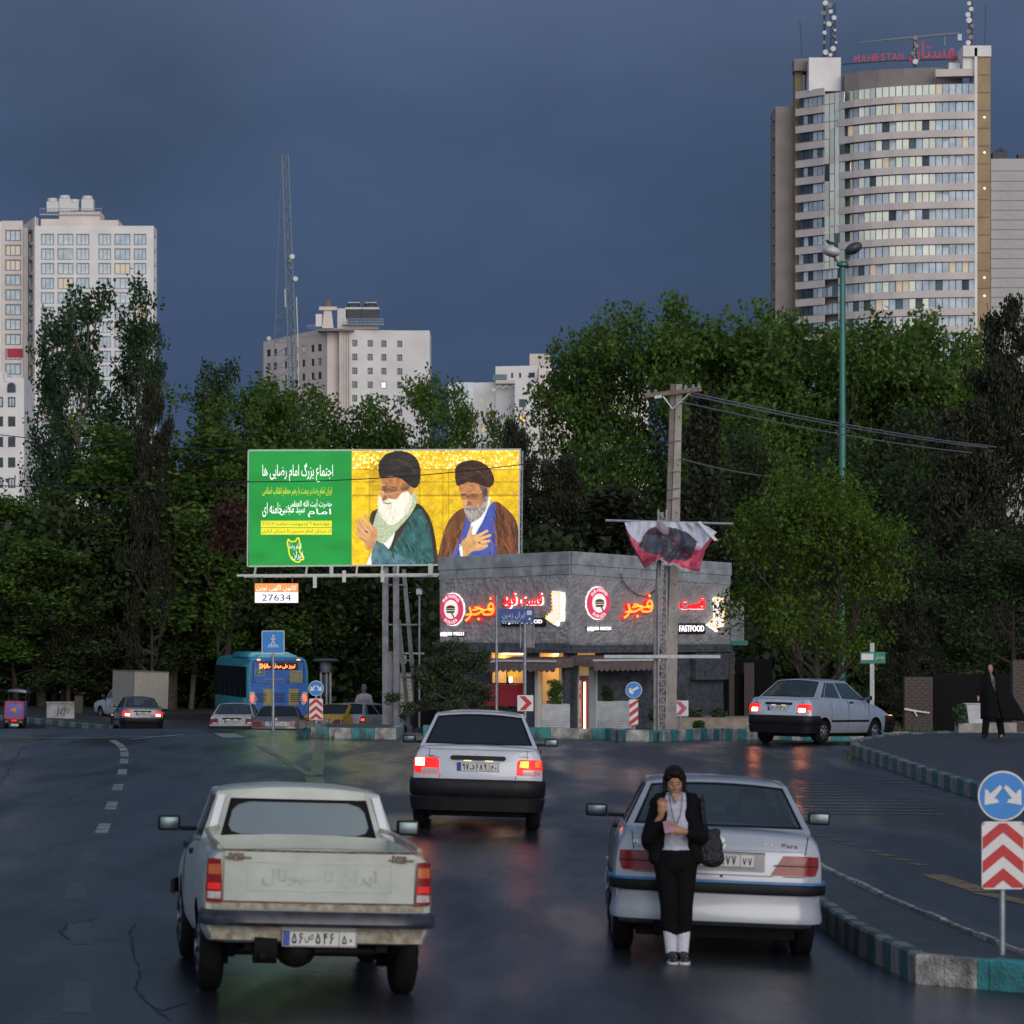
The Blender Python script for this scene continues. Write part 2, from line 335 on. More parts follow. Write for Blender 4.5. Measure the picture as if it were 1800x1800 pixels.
def text(name, s, c, w, h, mt, parent=None, ext=.004, bold=0, M=None, y=0, res=2, line=0):
    """lettering: every outline is filled on its own so that joined Persian letters stay solid"""
    cu = bpy.data.curves.new('t', 'FONT'); cu.body = s; cu.size = 1; cu.resolution_u = res; cu.offset = bold; cu.fill_mode = 'NONE'
    ob = bpy.data.objects.new('t', cu); me = bpy.data.meshes.new_from_object(ob); bpy.data.objects.remove(ob)
    co = [Vector(v.co[:2]) for v in me.vertices]; nb = {}
    for e in me.edges:
        p, q = e.vertices; nb.setdefault(p, []).append(q); nb.setdefault(q, []).append(p)
    seen = set(); loops = []
    for v in nb:
        if v in seen: continue
        lp = [v]; seen.add(v)
        while True:
            nx = [u for u in nb[lp[-1]] if u not in seen]
            if not nx: break
            lp.append(nx[0]); seen.add(nx[0])
        if len(lp) > 2: loops.append([co[i] for i in lp])
    lo = [min(p[k] for l in loops for p in l) for k in (0, 1)]; hi = [max(p[k] for l in loops for p in l) for k in (0, 1)]
    kx = w / (hi[0] - lo[0]); kz = h / (hi[1] - lo[1]) if h else kx
    T = lambda p: ((p[0] - (lo[0] + hi[0]) / 2) * kx + c[0], (p[1] - (lo[1] + hi[1]) / 2) * kz + c[1])
    loops = [[T(p) for p in l] for l in loops]
    inside = lambda p, l: sum(((l[i][1] > p[1]) != (l[i - 1][1] > p[1])) and p[0] < (l[i - 1][0] - l[i][0]) * (p[1] - l[i][1]) / (l[i - 1][1] - l[i][1]) + l[i][0] for i in range(len(l))) % 2
    area = lambda l: sum(l[i - 1][0] * l[i][1] - l[i][0] * l[i - 1][1] for i in range(len(l))) / 2
    big = max(loops, key=lambda l: abs(area(l))); sg = 1 if area(big) > 0 else -1; mb = MB()
    if line:
        for l in loops:
            for i in range(len(l)): mb.bar((l[i - 1][0], y, l[i - 1][1]), (l[i][0], y, l[i][1]), line, .006, up=(0, 1, 0))
    else:
        outs = [l for l in loops if area(l) * sg > 0]; holes = [l for l in loops if area(l) * sg < 0]
        from mathutils.geometry import tessellate_polygon
        for k, l in enumerate(outs):
            hs = [q for q in holes if inside(q[0], l)]; rings = [l] + hs; fl = [p for r_ in rings for p in r_]; n = len(fl); yy = y - ext - .0004 * (k % 3)
            tri = tessellate_polygon([[Vector((p[0], p[1], 0)) for p in r_] for r_ in rings]); vs = [(p[0], yy, p[1]) for p in fl]; fs = [tuple(t) for t in tri]
            if ext:
                vs += [(p[0], y, p[1]) for p in fl]; o = 0
                for r_ in rings: m = len(r_); fs += [(o + i, o + (i + 1) % m, o + (i + 1) % m + n, o + i + n) for i in range(m)]; o += m
            mb.add(vs, fs)
    return part(name, mb, mt, parent, M=M)
def organic(name, prims, mt, parent=None, voxel=.012, smooth=4, M=None):
    mb = MB(M)
    for p in prims:
        if p[0] == 'c':
            a, b = Vector(p[1]), Vector(p[2]); ra, rb = p[3], p[4]; t = (b - a).normalized() if (b - a).length > 1e-6 else Vector((0, 0, 1))
            pts = []; rs = []
            for k in (0, .3, .6, .85): pts.append(a - t * ra * math.cos(k * math.pi / 2)); rs.append(max(.001, ra * math.sin(k * math.pi / 2)))
            pts += [a, b]; rs += [ra, rb]
            for k in (.15, .4, .7, 1): pts.append(b + t * rb * math.sin(k * math.pi / 2)); rs.append(max(.001, rb * math.cos(k * math.pi / 2)))
            mb.tube(pts, rs, 12)
        else: mb.ell(p[1], p[2], 16, 12)
    o = part(name, mb, mt, parent)
    m = o.modifiers.new('r', 'REMESH'); m.mode = 'VOXEL'; m.voxel_size = voxel
    if smooth: s = o.modifiers.new('s', 'SMOOTH'); s.iterations = smooth; s.factor = .6
    bake(o); o.data.polygons.foreach_set('use_smooth', [True] * len(o.data.polygons))
    if not o.data.materials: o.data.materials.append(mt)
    return o

DG = {'0': [[(.38, .42), (.5, .54), (.62, .42), (.5, .30), (.38, .42)]], '1': [[(.38, 1), (.55, .6), (.55, 0)]], '2': [[(.3, 1), (.42, .55), (.42, 0)], [(.36, .72), (.55, .62), (.75, .72), (.78, 1)]],
 '3': [[(.2, 1), (.32, .55), (.32, 0)], [(.26, .72), (.42, .62), (.54, .75), (.55, .95)], [(.54, .72), (.68, .62), (.82, .74), (.84, 1)]], '4': [[(.3, 1), (.42, .55), (.42, 0)], [(.84, .98), (.62, .98), (.56, .80), (.66, .66), (.86, .66)], [(.38, .68), (.52, .62), (.66, .66)]],
 '5': [[(.42, 1), (.62, .72), (.80, .40), (.80, .12), (.66, .02), (.5, .18), (.34, .02), (.18, .12), (.2, .42), (.42, .8), (.5, .92)]], '6': [[(.72, .92), (.5, 1), (.3, .86), (.3, .68), (.5, .56), (.76, .60)], [(.58, .58), (.40, .34), (.26, 0)]],
 '7': [[(.18, 1), (.5, .04), (.82, 1)]], '8': [[(.18, 0), (.5, .96), (.82, 0)]], '9': [[(.72, .80), (.66, 1), (.44, 1), (.3, .82), (.4, .64), (.7, .66), (.74, .86), (.74, .4), (.82, 0)]]}
def digits(name, s, c, w, h, mt, parent, y, sw=.13, ext=.0015):
    mb = MB(); n = len(s); cw = w / n
    for i, d in enumerate(s):
        if d not in DG: continue
        for st in DG[d]:
            pts = [(c[0] - w / 2 + cw * (i + .08 + .84 * a), c[1] - h / 2 + h * b) for a, b in st]
            for p, q in zip(pts[:-1], pts[1:]): mb.bar((p[0], y, p[1]), (q[0], y, q[1]), sw * h, ext, up=(0, 1, 0))
            for p in pts:
                k = [(p[0] + sw * h / 2 * math.cos(t * math.pi / 4), p[1] + sw * h / 2 * math.sin(t * math.pi / 4)) for t in range(8)]; mb.prism(k, y - ext / 2 - .0002, y + ext / 2)
    return part(name, mb, mt, parent)
# ------------------------------------------------------------------ ground, road, markings, kerbs
def ground_sheet():
    xs = [-1800, -600, -200, -100] + [x * 1.0 for x in range(-60, 61)] + [100, 200, 600, 1800]
    ys = [-200, -60, -20, 0, 6, 10, 14] + [16 + i * 1.0 for i in range(60)] + [76 + i * .5 for i in range(60)] + [106 + i * 2.0 for i in range(60)] + [240, 300, 500, 1000, 2500, 5000]
    mb = MB(); nx = len(xs)
    vs = [(x, y, gz(x, y)) for y in ys for x in xs]
    fs = [(j * nx + i, j * nx + i + 1, (j + 1) * nx + i + 1, (j + 1) * nx + i) for j in range(len(ys) - 1) for i in range(nx - 1)]
    mb.add(vs, fs); struct('road', mb, M['road'], smooth=60)
ground_sheet()
def drape(a, b, wd, mb, lift=.005, n=None):
    a = Vector((a[0], a[1])); b = Vector((b[0], b[1])); t = b - a; n = n or max(1, int(t.length / 1.0)); r = Vector((t.y, -t.x)).normalized() * wd / 2
    vs = []
    for k in range(n + 1):
        p = a + t * k / n
        for q in (p - r, p + r): vs.append((q.x, q.y, gz(q.x, q.y) + lift))
    mb.add(vs, [(2 * k, 2 * k + 1, 2 * k + 3, 2 * k + 2) for k in range(n)])
# lane dashes, far to near
pxs = [(202, 1304), (211, 1310), (217, 1317.5), (219, 1326), (218, 1338), (215, 1357), (207, 1384), (196, 1416), (181, 1456), (157, 1507), (134, 1566), (140, 1640), (136, 1752)]
gs = [G(*p) for p in pxs]
for i, g in enumerate(gs):
    t = (gs[max(0, i - 1)] - gs[min(len(gs) - 1, i + 1)]); t.z = 0; t.normalize()
    mb = MB(); drape(g - t * 1.1, g + t * 1.1, .15 if i < 9 else .19, mb, .002)
    o = struct('lane_dash', mb, M['mark_white'] if i < 9 else (M.get('worn') or M.setdefault('worn', mat('mark_worn', (.075, .08, .09), .4, col2=(.03, .035, .04), scale=9))))
def line(name, p, q, wd, m, k=1):
    mb = MB(); drape(G(*p), G(*q), wd, mb, .004 + .001 * k); return struct(name, mb, m)
line('stop_line', (0, 1297.5), (205, 1296.5), .25, M['mark_white']); line('stop_line', (212, 1296), (372, 1294.5), .22, M['mark_white'], 2)
line('stop_line', (395, 1289.5), (412, 1297), .5, M['mark_white'], 2)
line('stop_line', (232, 1300), (322, 1291.5), .14, M['mark_white'], 3)
line('lime_reflection', (456, 1311), (548, 1364), .16, M['reflected_lime']); line('lime_reflection', (563, 1306), (556, 1362), .22, M['reflected_lime'], 2)  # lime V: the billboard's reflection on the wet road, painted as strips
line('lime_reflection', (552, 1366), (557, 1380), .3, M['reflected_lime'], 3)
for k in range(13):
    y = 1369 + k * 4.4 + .06 * k * k; a = (1392 + k * 1.5, y); b = (1520 + 13 * k, y + 1)
    line('crossing_stripe', a, (min(b[0], 1565 + k * 8), y + 1), .22, mat('mark_faded', (.13, .13, .14), .4, col2=(.05, .05, .055)), 1)
for k in range(9):
    y = 1371 + k * 6; line('crossing_stripe', (1530 + 25 * k, y), (1600 + 27 * k, y + .5), .2, bpy.data.materials['mark_faded'], 2)
yp = [(1432, 1468), (1462, 1476), (1488, 1484), (1515, 1495), (1545, 1502), (1572, 1510), (1600, 1518), (1628, 1528)]
for a, b in zip(yp[:-1], yp[1:]): line('yellow_dash', (a[0], a[1]), (b[0] - 2, a[1] + 3), .2, M['mark_yellow'], 1)
line('yellow_line', (1640, 1538), (1730, 1568), .3, M['mark_yellow'], 1); line('yellow_line', (1725, 1570), (1830, 1592), .28, M['mark_yellow'], 2)

rc = random.Random(12)
for pts in ([(300, 1795), (262, 1765), (238, 1735), (248, 1712), (236, 1680), (228, 1640), (238, 1622)], [(128, 1655), (105, 1640), (118, 1625), (160, 1618), (172, 1612)], [(-5, 1380), (12, 1362), (22, 1340), (34, 1322), (52, 1312)], [(330, 1760), (285, 1778), (262, 1766)], [(1160, 1395), (1230, 1400), (1330, 1432), (1400, 1462)], [(640, 1382), (700, 1392), (720, 1396)]):
    mb = MB(); q = []
    for a, b in zip(pts[:-1], pts[1:]): q += [(lerp_(a[0], b[0], k / 5) + rc.uniform(-2.5, 2.5), lerp_(a[1], b[1], k / 5) + rc.uniform(-1.2, 1.2)) for k in range(5)]
    for a, b in zip(q[:-1], q[1:]): drape(G(*a), G(*b), rc.uniform(.006, .028), mb, .004, 1)
    struct('road_crack', mb, M['ink'])
def offset_line(pts, w):
    """inner side = left of travel"""
    out = []
    for i, p in enumerate(pts):
        a = Vector(pts[max(0, i - 1)]); b = Vector(pts[min(len(pts) - 1, i + 1)]); t = (b - a).normalized()
        out.append(Vector(p) + Vector((-t.y, t.x)) * w)
    return out
kmesh = {}
def kerb(parent, pts, ln, w, h, rng, z0=-.02, phase=0, lens=None, cols=None, worn=''):
    pts = [Vector(p) for p in pts]; k = phase
    d = [0]
    for a, b in zip(pts[:-1], pts[1:]): d.append(d[-1] + (b - a).length)
    def at(s):
        s = max(0, min(d[-1], s)); i = max(j for j in range(len(d)) if d[j] <= s + 1e-9); i = min(i, len(pts) - 2)
        return pts[i].lerp(pts[i + 1], (s - d[i]) / (d[i + 1] - d[i]))
    def nrm(s):
        t = (at(s + .25) - at(s - .25)).normalized(); return Vector((-t.y, t.x)) * w
    s = 0; i = 0
    while s < d[-1] - .05:
        l = lens[i] if lens and i < len(lens) else ln * rng.uniform(.93, 1.07); e = min(d[-1], s + l)
        a, b = at(s + .004), at(e - .004); na, nb = nrm(s), nrm(e)
        if lens is None and d[-1] - s < 1.5 * ln: pass
        hh = h + rng.uniform(-.008, .008); q = [(a.x, a.y), (b.x, b.y), (b.x + nb.x, b.y + nb.y), (a.x + na.x, a.y + na.y)]
        mb = MB(); c = .02
        n = 4; lo = [(x, y, gz(x, y) + z0) for x, y in q]
        mid = [(x, y, gz(x, y) + hh - c) for x, y in q]
        top = [(x + (na.x if j in (0, 3) else nb.x) / w * (c if j < 2 else 0), y + (na.y if j in (0, 3) else nb.y) / w * (c if j < 2 else 0), gz(x, y) + hh) for j, (x, y) in enumerate(q)]
        vs = lo + mid + top; fs = [(3, 2, 1, 0), (8, 9, 10, 11)] + [(r * 4 + j, r * 4 + (j + 1) % 4, r * 4 + 4 + (j + 1) % 4, r * 4 + 4 + j) for r in (0, 1) for j in range(4)]
        mb.add(vs, fs); part('kerb_stone', mb, M[('kerb_white' if (cols[min(i, len(cols) - 1)] if cols else k % 2) == 0 else 'kerb_teal') + worn], parent)
        s = e; i += 1; k += 1
def island(name, outline, h, mt=None):
    mb = MB(); mb.prismz(outline, lambda x, y: gz(x, y) - .05, lambda x, y: gz(x, y) + h); return struct(name, mb, mt or M['pavement'])
rng = random.Random(4)
# island with the divided-traffic sign, near right; travel order keeps the inside on the left
A = [(2.92, 47), (2.72, 43), (2.74, 39), (2.79, 36.3), (2.90, 33.3), (3.12, 30.8)]; B = [(3.12, 30.8), (4.3, 30.03)]; C = [(4.3, 30.03), (4.12, 31.0), (3.97, 32.5), (3.55, 37.5), (3.25, 42.2), (2.95, 47)]
isl = island('traffic_island', [(2.95, 46.8), (2.78, 43), (2.80, 39), (2.85, 36.3), (2.96, 33.3), (3.18, 30.9), (4.2, 30.15), (4.05, 31), (3.9, 32.5), (3.48, 37.5), (3.18, 42.2)], .20)
kerb(isl, A, .36, .12, .23, rng, worn='_worn'); kerb(isl, B, .5, .16, .23, rng, lens=[.25, .28, .10, .45, .3], cols=[0, 0, 1, 1, 0]); kerb(isl, C, .8, .07, .235, rng, cols=[0])
# right-hand pavement
E1 = [(9.9, 91.5), (8.3, 88.6), (7.47, 85.6), (7.05, 83.2), (6.92, 81), (7.0, 77.5), (7.08, 74.1), (7.2, 68.3), (7.42, 63.0), (7.9, 57), (8.9, 50), (10.5, 43)]
pv = island('pavement', [(40, 100), (10.1, 91.8), (8.35, 88.4), (7.6, 85.4), (7.2, 83.0), (7.06, 81), (7.12, 77.5), (7.2, 74.1), (7.32, 68.3), (7.54, 63.0), (8.0, 57), (9.0, 50), (10.6, 43), (40, 40)][::-1], .21)
kerb(pv, E1, .72, .16, .245, rng, worn='_worn')
# shop forecourt
fc = [(-2.8, 110), (-2.4, 100), (-2.0, 89.6), (2.1, 89.3), (2.35, 87.9), (3.2, 87.9), (4.2, 90.5), (5.4, 94), (7.5, 97), (10.2, 98), (30, 103), (30, 110)]
fo = island('forecourt', [(x * .999, y + .1) for x, y in fc], .2)
kerb(fo, fc[2:4], .95, .2, .235, rng, phase=1); kerb(fo, fc[3:11], .52, .2, .25, rng, phase=1, worn='_worn') if False else kerb(fo, fc[3:11], .52, .2, .25, rng, phase=1)
# island in front of the queue of cars
I2 = [(-4.9, 90.5), (-4.55, 86.6), (-4.2, 86.0), (-2.62, 85.9), (-2.5, 89), (-2.6, 96)]
mi = island('traffic_island', [(-4.85, 96), (-4.8, 90.5), (-4.45, 86.7), (-4.2, 86.15), (-2.75, 86.05), (-2.6, 89), (-2.7, 96)], .2)
kerb(mi, [(-4.9, 96), (-4.9, 90.5), (-4.55, 86.5), (-4.35, 86.1)], .5, .15, .22, rng); kerb(mi, [(-4.35, 86.1), (-4.2, 86.0), (-2.5, 85.9)], .48, .2, .235, rng, lens=[.16, .26, .5, .5, .5]); kerb(mi, [(-2.5, 85.9), (-2.45, 89), (-2.6, 96)], .5, .15, .23, rng)
# left pavement under the trees
lp = [(-36, 190), (-26, 176), (-20.5, 167), (-17.5, 161), (-15, 156.5), (-12.8, 151), (-11.4, 147.5), (-11.1, 150), (-11.2, 168)]
le = island('pavement', [(-60, 220)] + [(x, y + .15) for x, y in lp] + [(-11.2, 220)], .18)
kerb(le, lp, .7, .2, .21, rng, worn='_worn')
# verge of bare earth and leaf litter under the trees
mb = MB(); 
for (x0, x1, y0, y1) in ((-70, 70, 178, 330),): mb.prismz([(x0, y0), (x1, y0), (x1, y1), (x0, y1)], -4, -1.75)
struct('earth', mb, mat('earth', (.035, .028, .02), .95, var=.4, scale=1.5))
# weeds and grit
def tufts(name, label, spots, mt, hgt=.12, n=26, seed=1):
    r = random.Random(seed); mb = MB()
    for (x, y, z, rad) in spots:
        for _ in range(n):
            a = r.uniform(0, 6.3); d = rad * math.sqrt(r.random()); px, py = x + d * math.cos(a), y + d * math.sin(a); h = hgt * r.uniform(.4, 1.2); t = r.uniform(0, 6.3); q = .012
            mb.add([(px - q * math.cos(t), py - q * math.sin(t), z), (px + q * math.cos(t), py + q * math.sin(t), z), (px + h * .4 * math.cos(t + 1), py + h * .4 * math.sin(t + 1), z + h)], [(0, 1, 2)])
    o = part(name, mb, mt); return tag(o, label, 'weeds', kind='stuff')
M['weed'] = mat('weed', (.10, .11, .05), .8, var=.4); M['grit'] = mat('grit', (.16, .14, .12), .9, var=.3)
tufts('weeds', 'dry weeds and grit along the foot of the painted kerbs', [(x, 85.75, gz(x, 85.7), .25) for x in (-4.3, -4.0, -3.2)] + [(x, 89.1, gz(x, 89.1), .2) for x in (-.2, .5, 1.7)] + [(6.75, 79.5, gz(6.7, 79), .2)] + [(9.4, 93 + .2 * k, gz(9, 92) + .2, .5) for k in range(3)], M['weed'], .22)
mb = MB(); r = random.Random(3)
for _ in range(60):
    x = r.uniform(-4.75, -4.1); y = r.uniform(86.3, 88.5); s = r.uniform(.02, .07); z = gz(x, y) + .2; mb.box(x - s, x + s, y - s, y + s, z - .01, z + s * r.uniform(.8, 2))
tag(part('rubble', mb, M['grit']), 'broken stones heaped on the tip of the traffic island', 'rubble', kind='stuff')
# ------------------------------------------------------------------ cars
def lerp(a, b, t): return a + (b - a) * t
interp = itp
def make_faces(S):
    hw = S['W'] / 2
    def ry(x, z):
        u = min(1, abs(x) / hw); return .03 * u * u + S.get('rc', .10) * u ** 9 + S.get('slant', .1) * (z - S['zt'] ) * (-.6 if z > S['zt'] - 10 else 0) * 0 + interp(S['rprof'], z)
    def fy(x, z):
        u = min(1, abs(x) / hw); return S['L'] - (.07 * u * u + .12 * u ** 8 + interp(S['fprof'], z))
    return ry, fy
def car_body(S, root, paint):
    hw = S['W'] / 2; ry, fy = make_faces(S)
    sec = [(0, 0, 0), (.78, 0, 0), (.92, .02, 0), (.972, .12, 0), (.992, .30, 0), (1, .50, 0), (.995, .66, 0), (.975, .80, 0), (.945, .90, 0), (.90, .965, 0), (.82, .992, 0), (.6, 1.0, .35), (.3, 1.0, .8), (0, 1, 1)]
    n = len(sec); rings = []; crown = .018
    for (y, kw, z0, z1, wr, wf) in S['stations']:
        ring = []
        for (fx, fz, fc) in sec:
            x = hw * kw * fx; z = z0 + (z1 - z0) * fz + crown * fc
            yy = y + wr * ry(x, z) - wf * (S['L'] - fy(x, z)); ring.append((x, yy, z))
        full = ring + [(-a, b, c) for a, b, c in ring[-2:0:-1]]
        rings.append(full)
    mb = MB(); m = len(rings[0]); vs = [p for r in rings for p in r]
    fs = [(j * m + k, j * m + (k + 1) % m, (j + 1) * m + (k + 1) % m, (j + 1) * m + k) for j in range(len(rings) - 1) for k in range(m)]
    mb.add(vs, fs)
    for end in (0, -1):                       # caps follow the face curve
        rg = rings[end]; rows = [(rg[k], rg[(m - k) % m]) for k in range(n)]; U = [-1, -.93, -.8, -.6, -.3, 0, .3, .6, .8, .93, 1]; g = []
        y0 = S['stations'][end][0]
        for a, b in rows:
            for u in U:
                x = a[0] * u; z = a[2] ; yy = y0 + ry(x, z) if end == 0 else y0 - (S['L'] - fy(x, z)); g.append((x, yy, z))
        q = len(U); mb.add(g, [(i * q + j, i * q + j + 1, (i + 1) * q + j + 1, (i + 1) * q + j) for i in range(1, n - 1) for j in range(q - 1)])
    me = mb.mesh('body', [paint, M['dark']], None)
    bm = bmesh.new(); bm.from_mesh(me); bmesh.ops.remove_doubles(bm, verts=bm.verts, dist=2e-3); bmesh.ops.dissolve_degenerate(bm, dist=1e-5, edges=bm.edges); bmesh.ops.holes_fill(bm, edges=bm.edges, sides=40); bmesh.ops.recalc_face_normals(bm, faces=bm.faces); bm.to_mesh(me); bm.free()
    o = link('body', me, root)
    cut = MB(); r = S['wr'] + .05
    for y in S['axles']:
        for sx in (-1, 1):
            x0, x1 = sorted((sx * (hw - .24), sx * (hw + .1))); cut.lathe([(r, x0), (r, x1)], 'x', 28, (0, y, S['wr'] + .01))
    cm = cut.mesh('cut', [M['dark']]); co = link('cut', cm, root)
    if len(cm.materials) == 1: pass
    b = o.modifiers.new('b', 'BOOLEAN'); b.operation = 'DIFFERENCE'; b.object = co; b.solver = 'EXACT'
    try: b.material_mode = 'TRANSFER'
    except Exception: pass
    bake(o); bpy.data.objects.remove(co)
    o.data.polygons.foreach_set('use_smooth', [True] * len(o.data.polygons)); o.data.set_sharp_from_angle(angle=R(32)); return o, ry, fy
def wheels(S, root, hub='hub'):
    r = S['wr']; w = .17; hw = S['W'] / 2
    prof = [(r * .62, -w / 2), (r * .80, -w / 2 - .004), (r * .95, -w / 2 + .012), (r, -w / 2 + .035), (r, w / 2 - .035), (r * .95, w / 2 - .012), (r * .80, w / 2 + .004), (r * .62, w / 2)]
    mb = MB(); mb.lathe(prof, 'x', 28); tyre = mb.mesh('wheel', M['rubber'], 40)
    mb = MB(); mb.lathe([(r * .64, -.03), (r * .62, .03), (r * .5, .045), (r * .22, .05), (r * .2, .06), (.01, .062)], 'x', 28)
    hb = mb.mesh('hubcap', M[hub], 40); mb = MB()
    for k in range(8):
        a = k * math.pi / 4; p = lambda rr, aa: (.052, rr * math.cos(aa), rr * math.sin(aa)); q = lambda rr, aa: (.056, rr * math.cos(aa), rr * math.sin(aa))
        mb.add([p(r * .28, a - .2), p(r * .55, a - .12), p(r * .55, a + .12), p(r * .28, a + .2), q(r * .28, a - .2), q(r * .55, a - .12), q(r * .55, a + .12), q(r * .28, a + .2)], [(0, 1, 2, 3), (7, 6, 5, 4), (0, 4, 5, 1), (1, 5, 6, 2), (2, 6, 7, 3), (3, 7, 4, 0)])
    sl = mb.mesh('slot', M['dark'])
    for i, y in enumerate(S['axles']):
        for sx in (-1, 1):
            o = link('wheel', tyre, root); o.location = (sx * (hw - .105), y, r); o.rotation_euler = (0, 0, 0 if sx > 0 else math.pi)
            h = link('hubcap', hb, o); h.location = (.05, 0, 0); s = link('hubcap_slots', sl, o); s.location = (.05, 0, 0)
def sweep(path, prof):
    mb = MB(); pts = [Vector(p) for p in path]; n = len(prof); vs = []
    for i, p in enumerate(pts):
        t = (pts[min(i + 1, len(pts) - 1)] - pts[max(0, i - 1)]).normalized(); nn = Vector((t.y, -t.x))
        vs += [(p.x + nn.x * o, p.y + nn.y * o, z) for o, z in prof]
    fs = [(i * n + k, i * n + (k + 1) % n, (i + 1) * n + (k + 1) % n, (i + 1) * n + k) for i in range(len(pts) - 1) for k in range(n)] + [tuple(range(n))[::-1], tuple(range((len(pts) - 1) * n, len(pts) * n))]
    mb.add(vs, fs); return mb
def ubar(hw, y1, back, rc=.10, dy=0):          # half-round plan path from left side round the end to the right side
    h = [(hw, y1), (hw, .30 + dy), (hw - .005, .20 + dy), (hw - .03, .11 + dy), (hw - .09, .045 + dy), (hw - .2, .012 + dy), (hw * .5, -.006 + dy), (0, -.012 + dy)]
    pts = [(-x, y) for x, y in h] + h[-2::-1]
    if back: L_ = back; pts = [(-x, L_ - y) for x, y in pts]
    return pts
def patch(name, ry, outline, t, mt, parent, inset=.01):
    """outline in x, z laid over the face column by column so that it follows the curve"""
    x0, x1 = min(p[0] for p in outline), max(p[0] for p in outline); xs = sorted({round(p[0], 4) for p in outline} | {lerp(x0, x1, k / 6) for k in range(7)}); xs = [x for i, x in enumerate(xs) if i == 0 or x - xs[i - 1] > .002]; n = len(outline)
    def span(x):
        z = []
        for i in range(n):
            (a, b), (c, d) = outline[i - 1], outline[i]
            if min(a, c) - 1e-6 <= x <= max(a, c) + 1e-6: z += [b, d] if abs(a - c) < 1e-6 else [b + (d - b) * (x - a) / (c - a)]
        return min(z), max(z)
    mb = MB(); vs = []; K = 4
    for x in xs:
        lo, hi = span(min(max(x, x0 + 1e-5), x1 - 1e-5))
        for off in (-t, inset): vs += [(x, ry(x, lerp(lo, hi, k / K)) + off, lerp(lo, hi, k / K)) for k in range(K + 1)]
    q = 2 * (K + 1); fs = []
    for i in range(len(xs) - 1):
        o = i * q
        for s in (0, K + 1): fs += [(o + s + k, o + q + s + k, o + q + s + k + 1, o + s + k + 1) for k in range(K)]
        fs += [(o, o + q, o + q + K + 1, o + K + 1), (o + K, o + q + K, o + q + 2 * K + 1, o + 2 * K + 1)]
    for o in (0, (len(xs) - 1) * q): fs += [(o + k, o + k + 1, o + K + 2 + k, o + K + 1 + k) for k in range(K)]
    mb.add(vs, fs); return part(name, mb, mt, parent, smooth=35)
def gridrect(x0, x1, z0, z1, n=4, cut=0):
    """rounded rect outline with points along top and bottom so that it follows the face"""
    r = min(.015, (z1 - z0) / 3) if not cut else cut
    b = [(lerp(x0 + r, x1 - r, k / n), z0) for k in range(n + 1)]; t = [(lerp(x1 - r, x0 + r, k / n), z1) for k in range(n + 1)]
    return b + [(x1, z0 + r), (x1, z1 - r)] + t + [(x0, z1 - r), (x0, z0 + r)]
def grid_patch(name, ry, x0, x1, z0, z1, t, mt, parent, nx=6, inset=.01):
    xs = [lerp(x0, x1, k / nx) for k in range(nx + 1)]; mb = MB(); vs = []
    for d, s in ((-t, 0), (inset, 1)):
        for z in (z0, (z0 + z1) / 2, z1): vs += [(x, ry(x, z) + d, z) for x in xs]
    q = nx + 1; fs = []
    for s in (0, 1):
        for j in range(2): fs += [(s * 3 * q + j * q + i, s * 3 * q + j * q + i + 1, s * 3 * q + (j + 1) * q + i + 1, s * 3 * q + (j + 1) * q + i) for i in range(nx)]
    loop = list(range(q)) + [q * 2 - 1] + list(range(3 * q - 1, 2 * q - 1, -1)) + [q]
    fs += [(loop[i], loop[(i + 1) % len(loop)], loop[(i + 1) % len(loop)] + 3 * q, loop[i] + 3 * q) for i in range(len(loop))]
    mb.add(vs, fs); return part(name, mb, mt, parent, smooth=35)
def numplate(root, x, y, z, s, w=.52, h=.115, letters=True, tilt=0):
    mb = MB(); mb.box(-w / 2, w / 2, -.006, .006, -h / 2, h / 2); o = part('number_plate', mb, M['plate'], root); o.location = (x, y, z); o.rotation_euler = (tilt, 0, 0)
    mb = MB()
    for a, b, c, d in ((-w / 2 + .004, w / 2 - .004, h / 2 - .008, h / 2 - .004), (-w / 2 + .004, w / 2 - .004, -h / 2 + .004, -h / 2 + .008), (-w / 2 + .004, -w / 2 + .008, -h / 2, h / 2), (w / 2 - .008, w / 2 - .004, -h / 2, h / 2), (w / 2 - .125, w / 2 - .121, -h / 2, h / 2)): mb.box(a, b, -.008, -.005, c, d)
    part('plate_border', mb, M['ink'], o)
    mb = MB(); mb.box(-w / 2 + .008, -w / 2 + .052, -.0085, -.005, -h / 2 + .008, h / 2 - .008); part('plate_flag_strip', mb, M['plate_blue'], o)
    if letters:
        tr = lambda q: ''.join(str('۰۱۲۳۴۵۶۷۸۹'.index(c)) for c in q)
        a, ch, b, c2 = tr(s[0][:2]), s[0][2], tr(s[0][3:]), tr(s[1])
        digits('plate_number', a, (-w / 2 + .107, 0), .095, h * .60, M['ink'], o, -.0095); text('plate_letter', ch, (-w / 2 + .187, -.002), .062, h * .50, M['ink'], o, ext=.001, bold=.02, y=-.0085)
        digits('plate_number', b, (-w / 2 + .298, 0), .145, h * .60, M['ink'], o, -.0095); digits('plate_number', c2, (w / 2 - .064, -h * .06), .09, h * .48, M['ink'], o, -.0095)
    return o
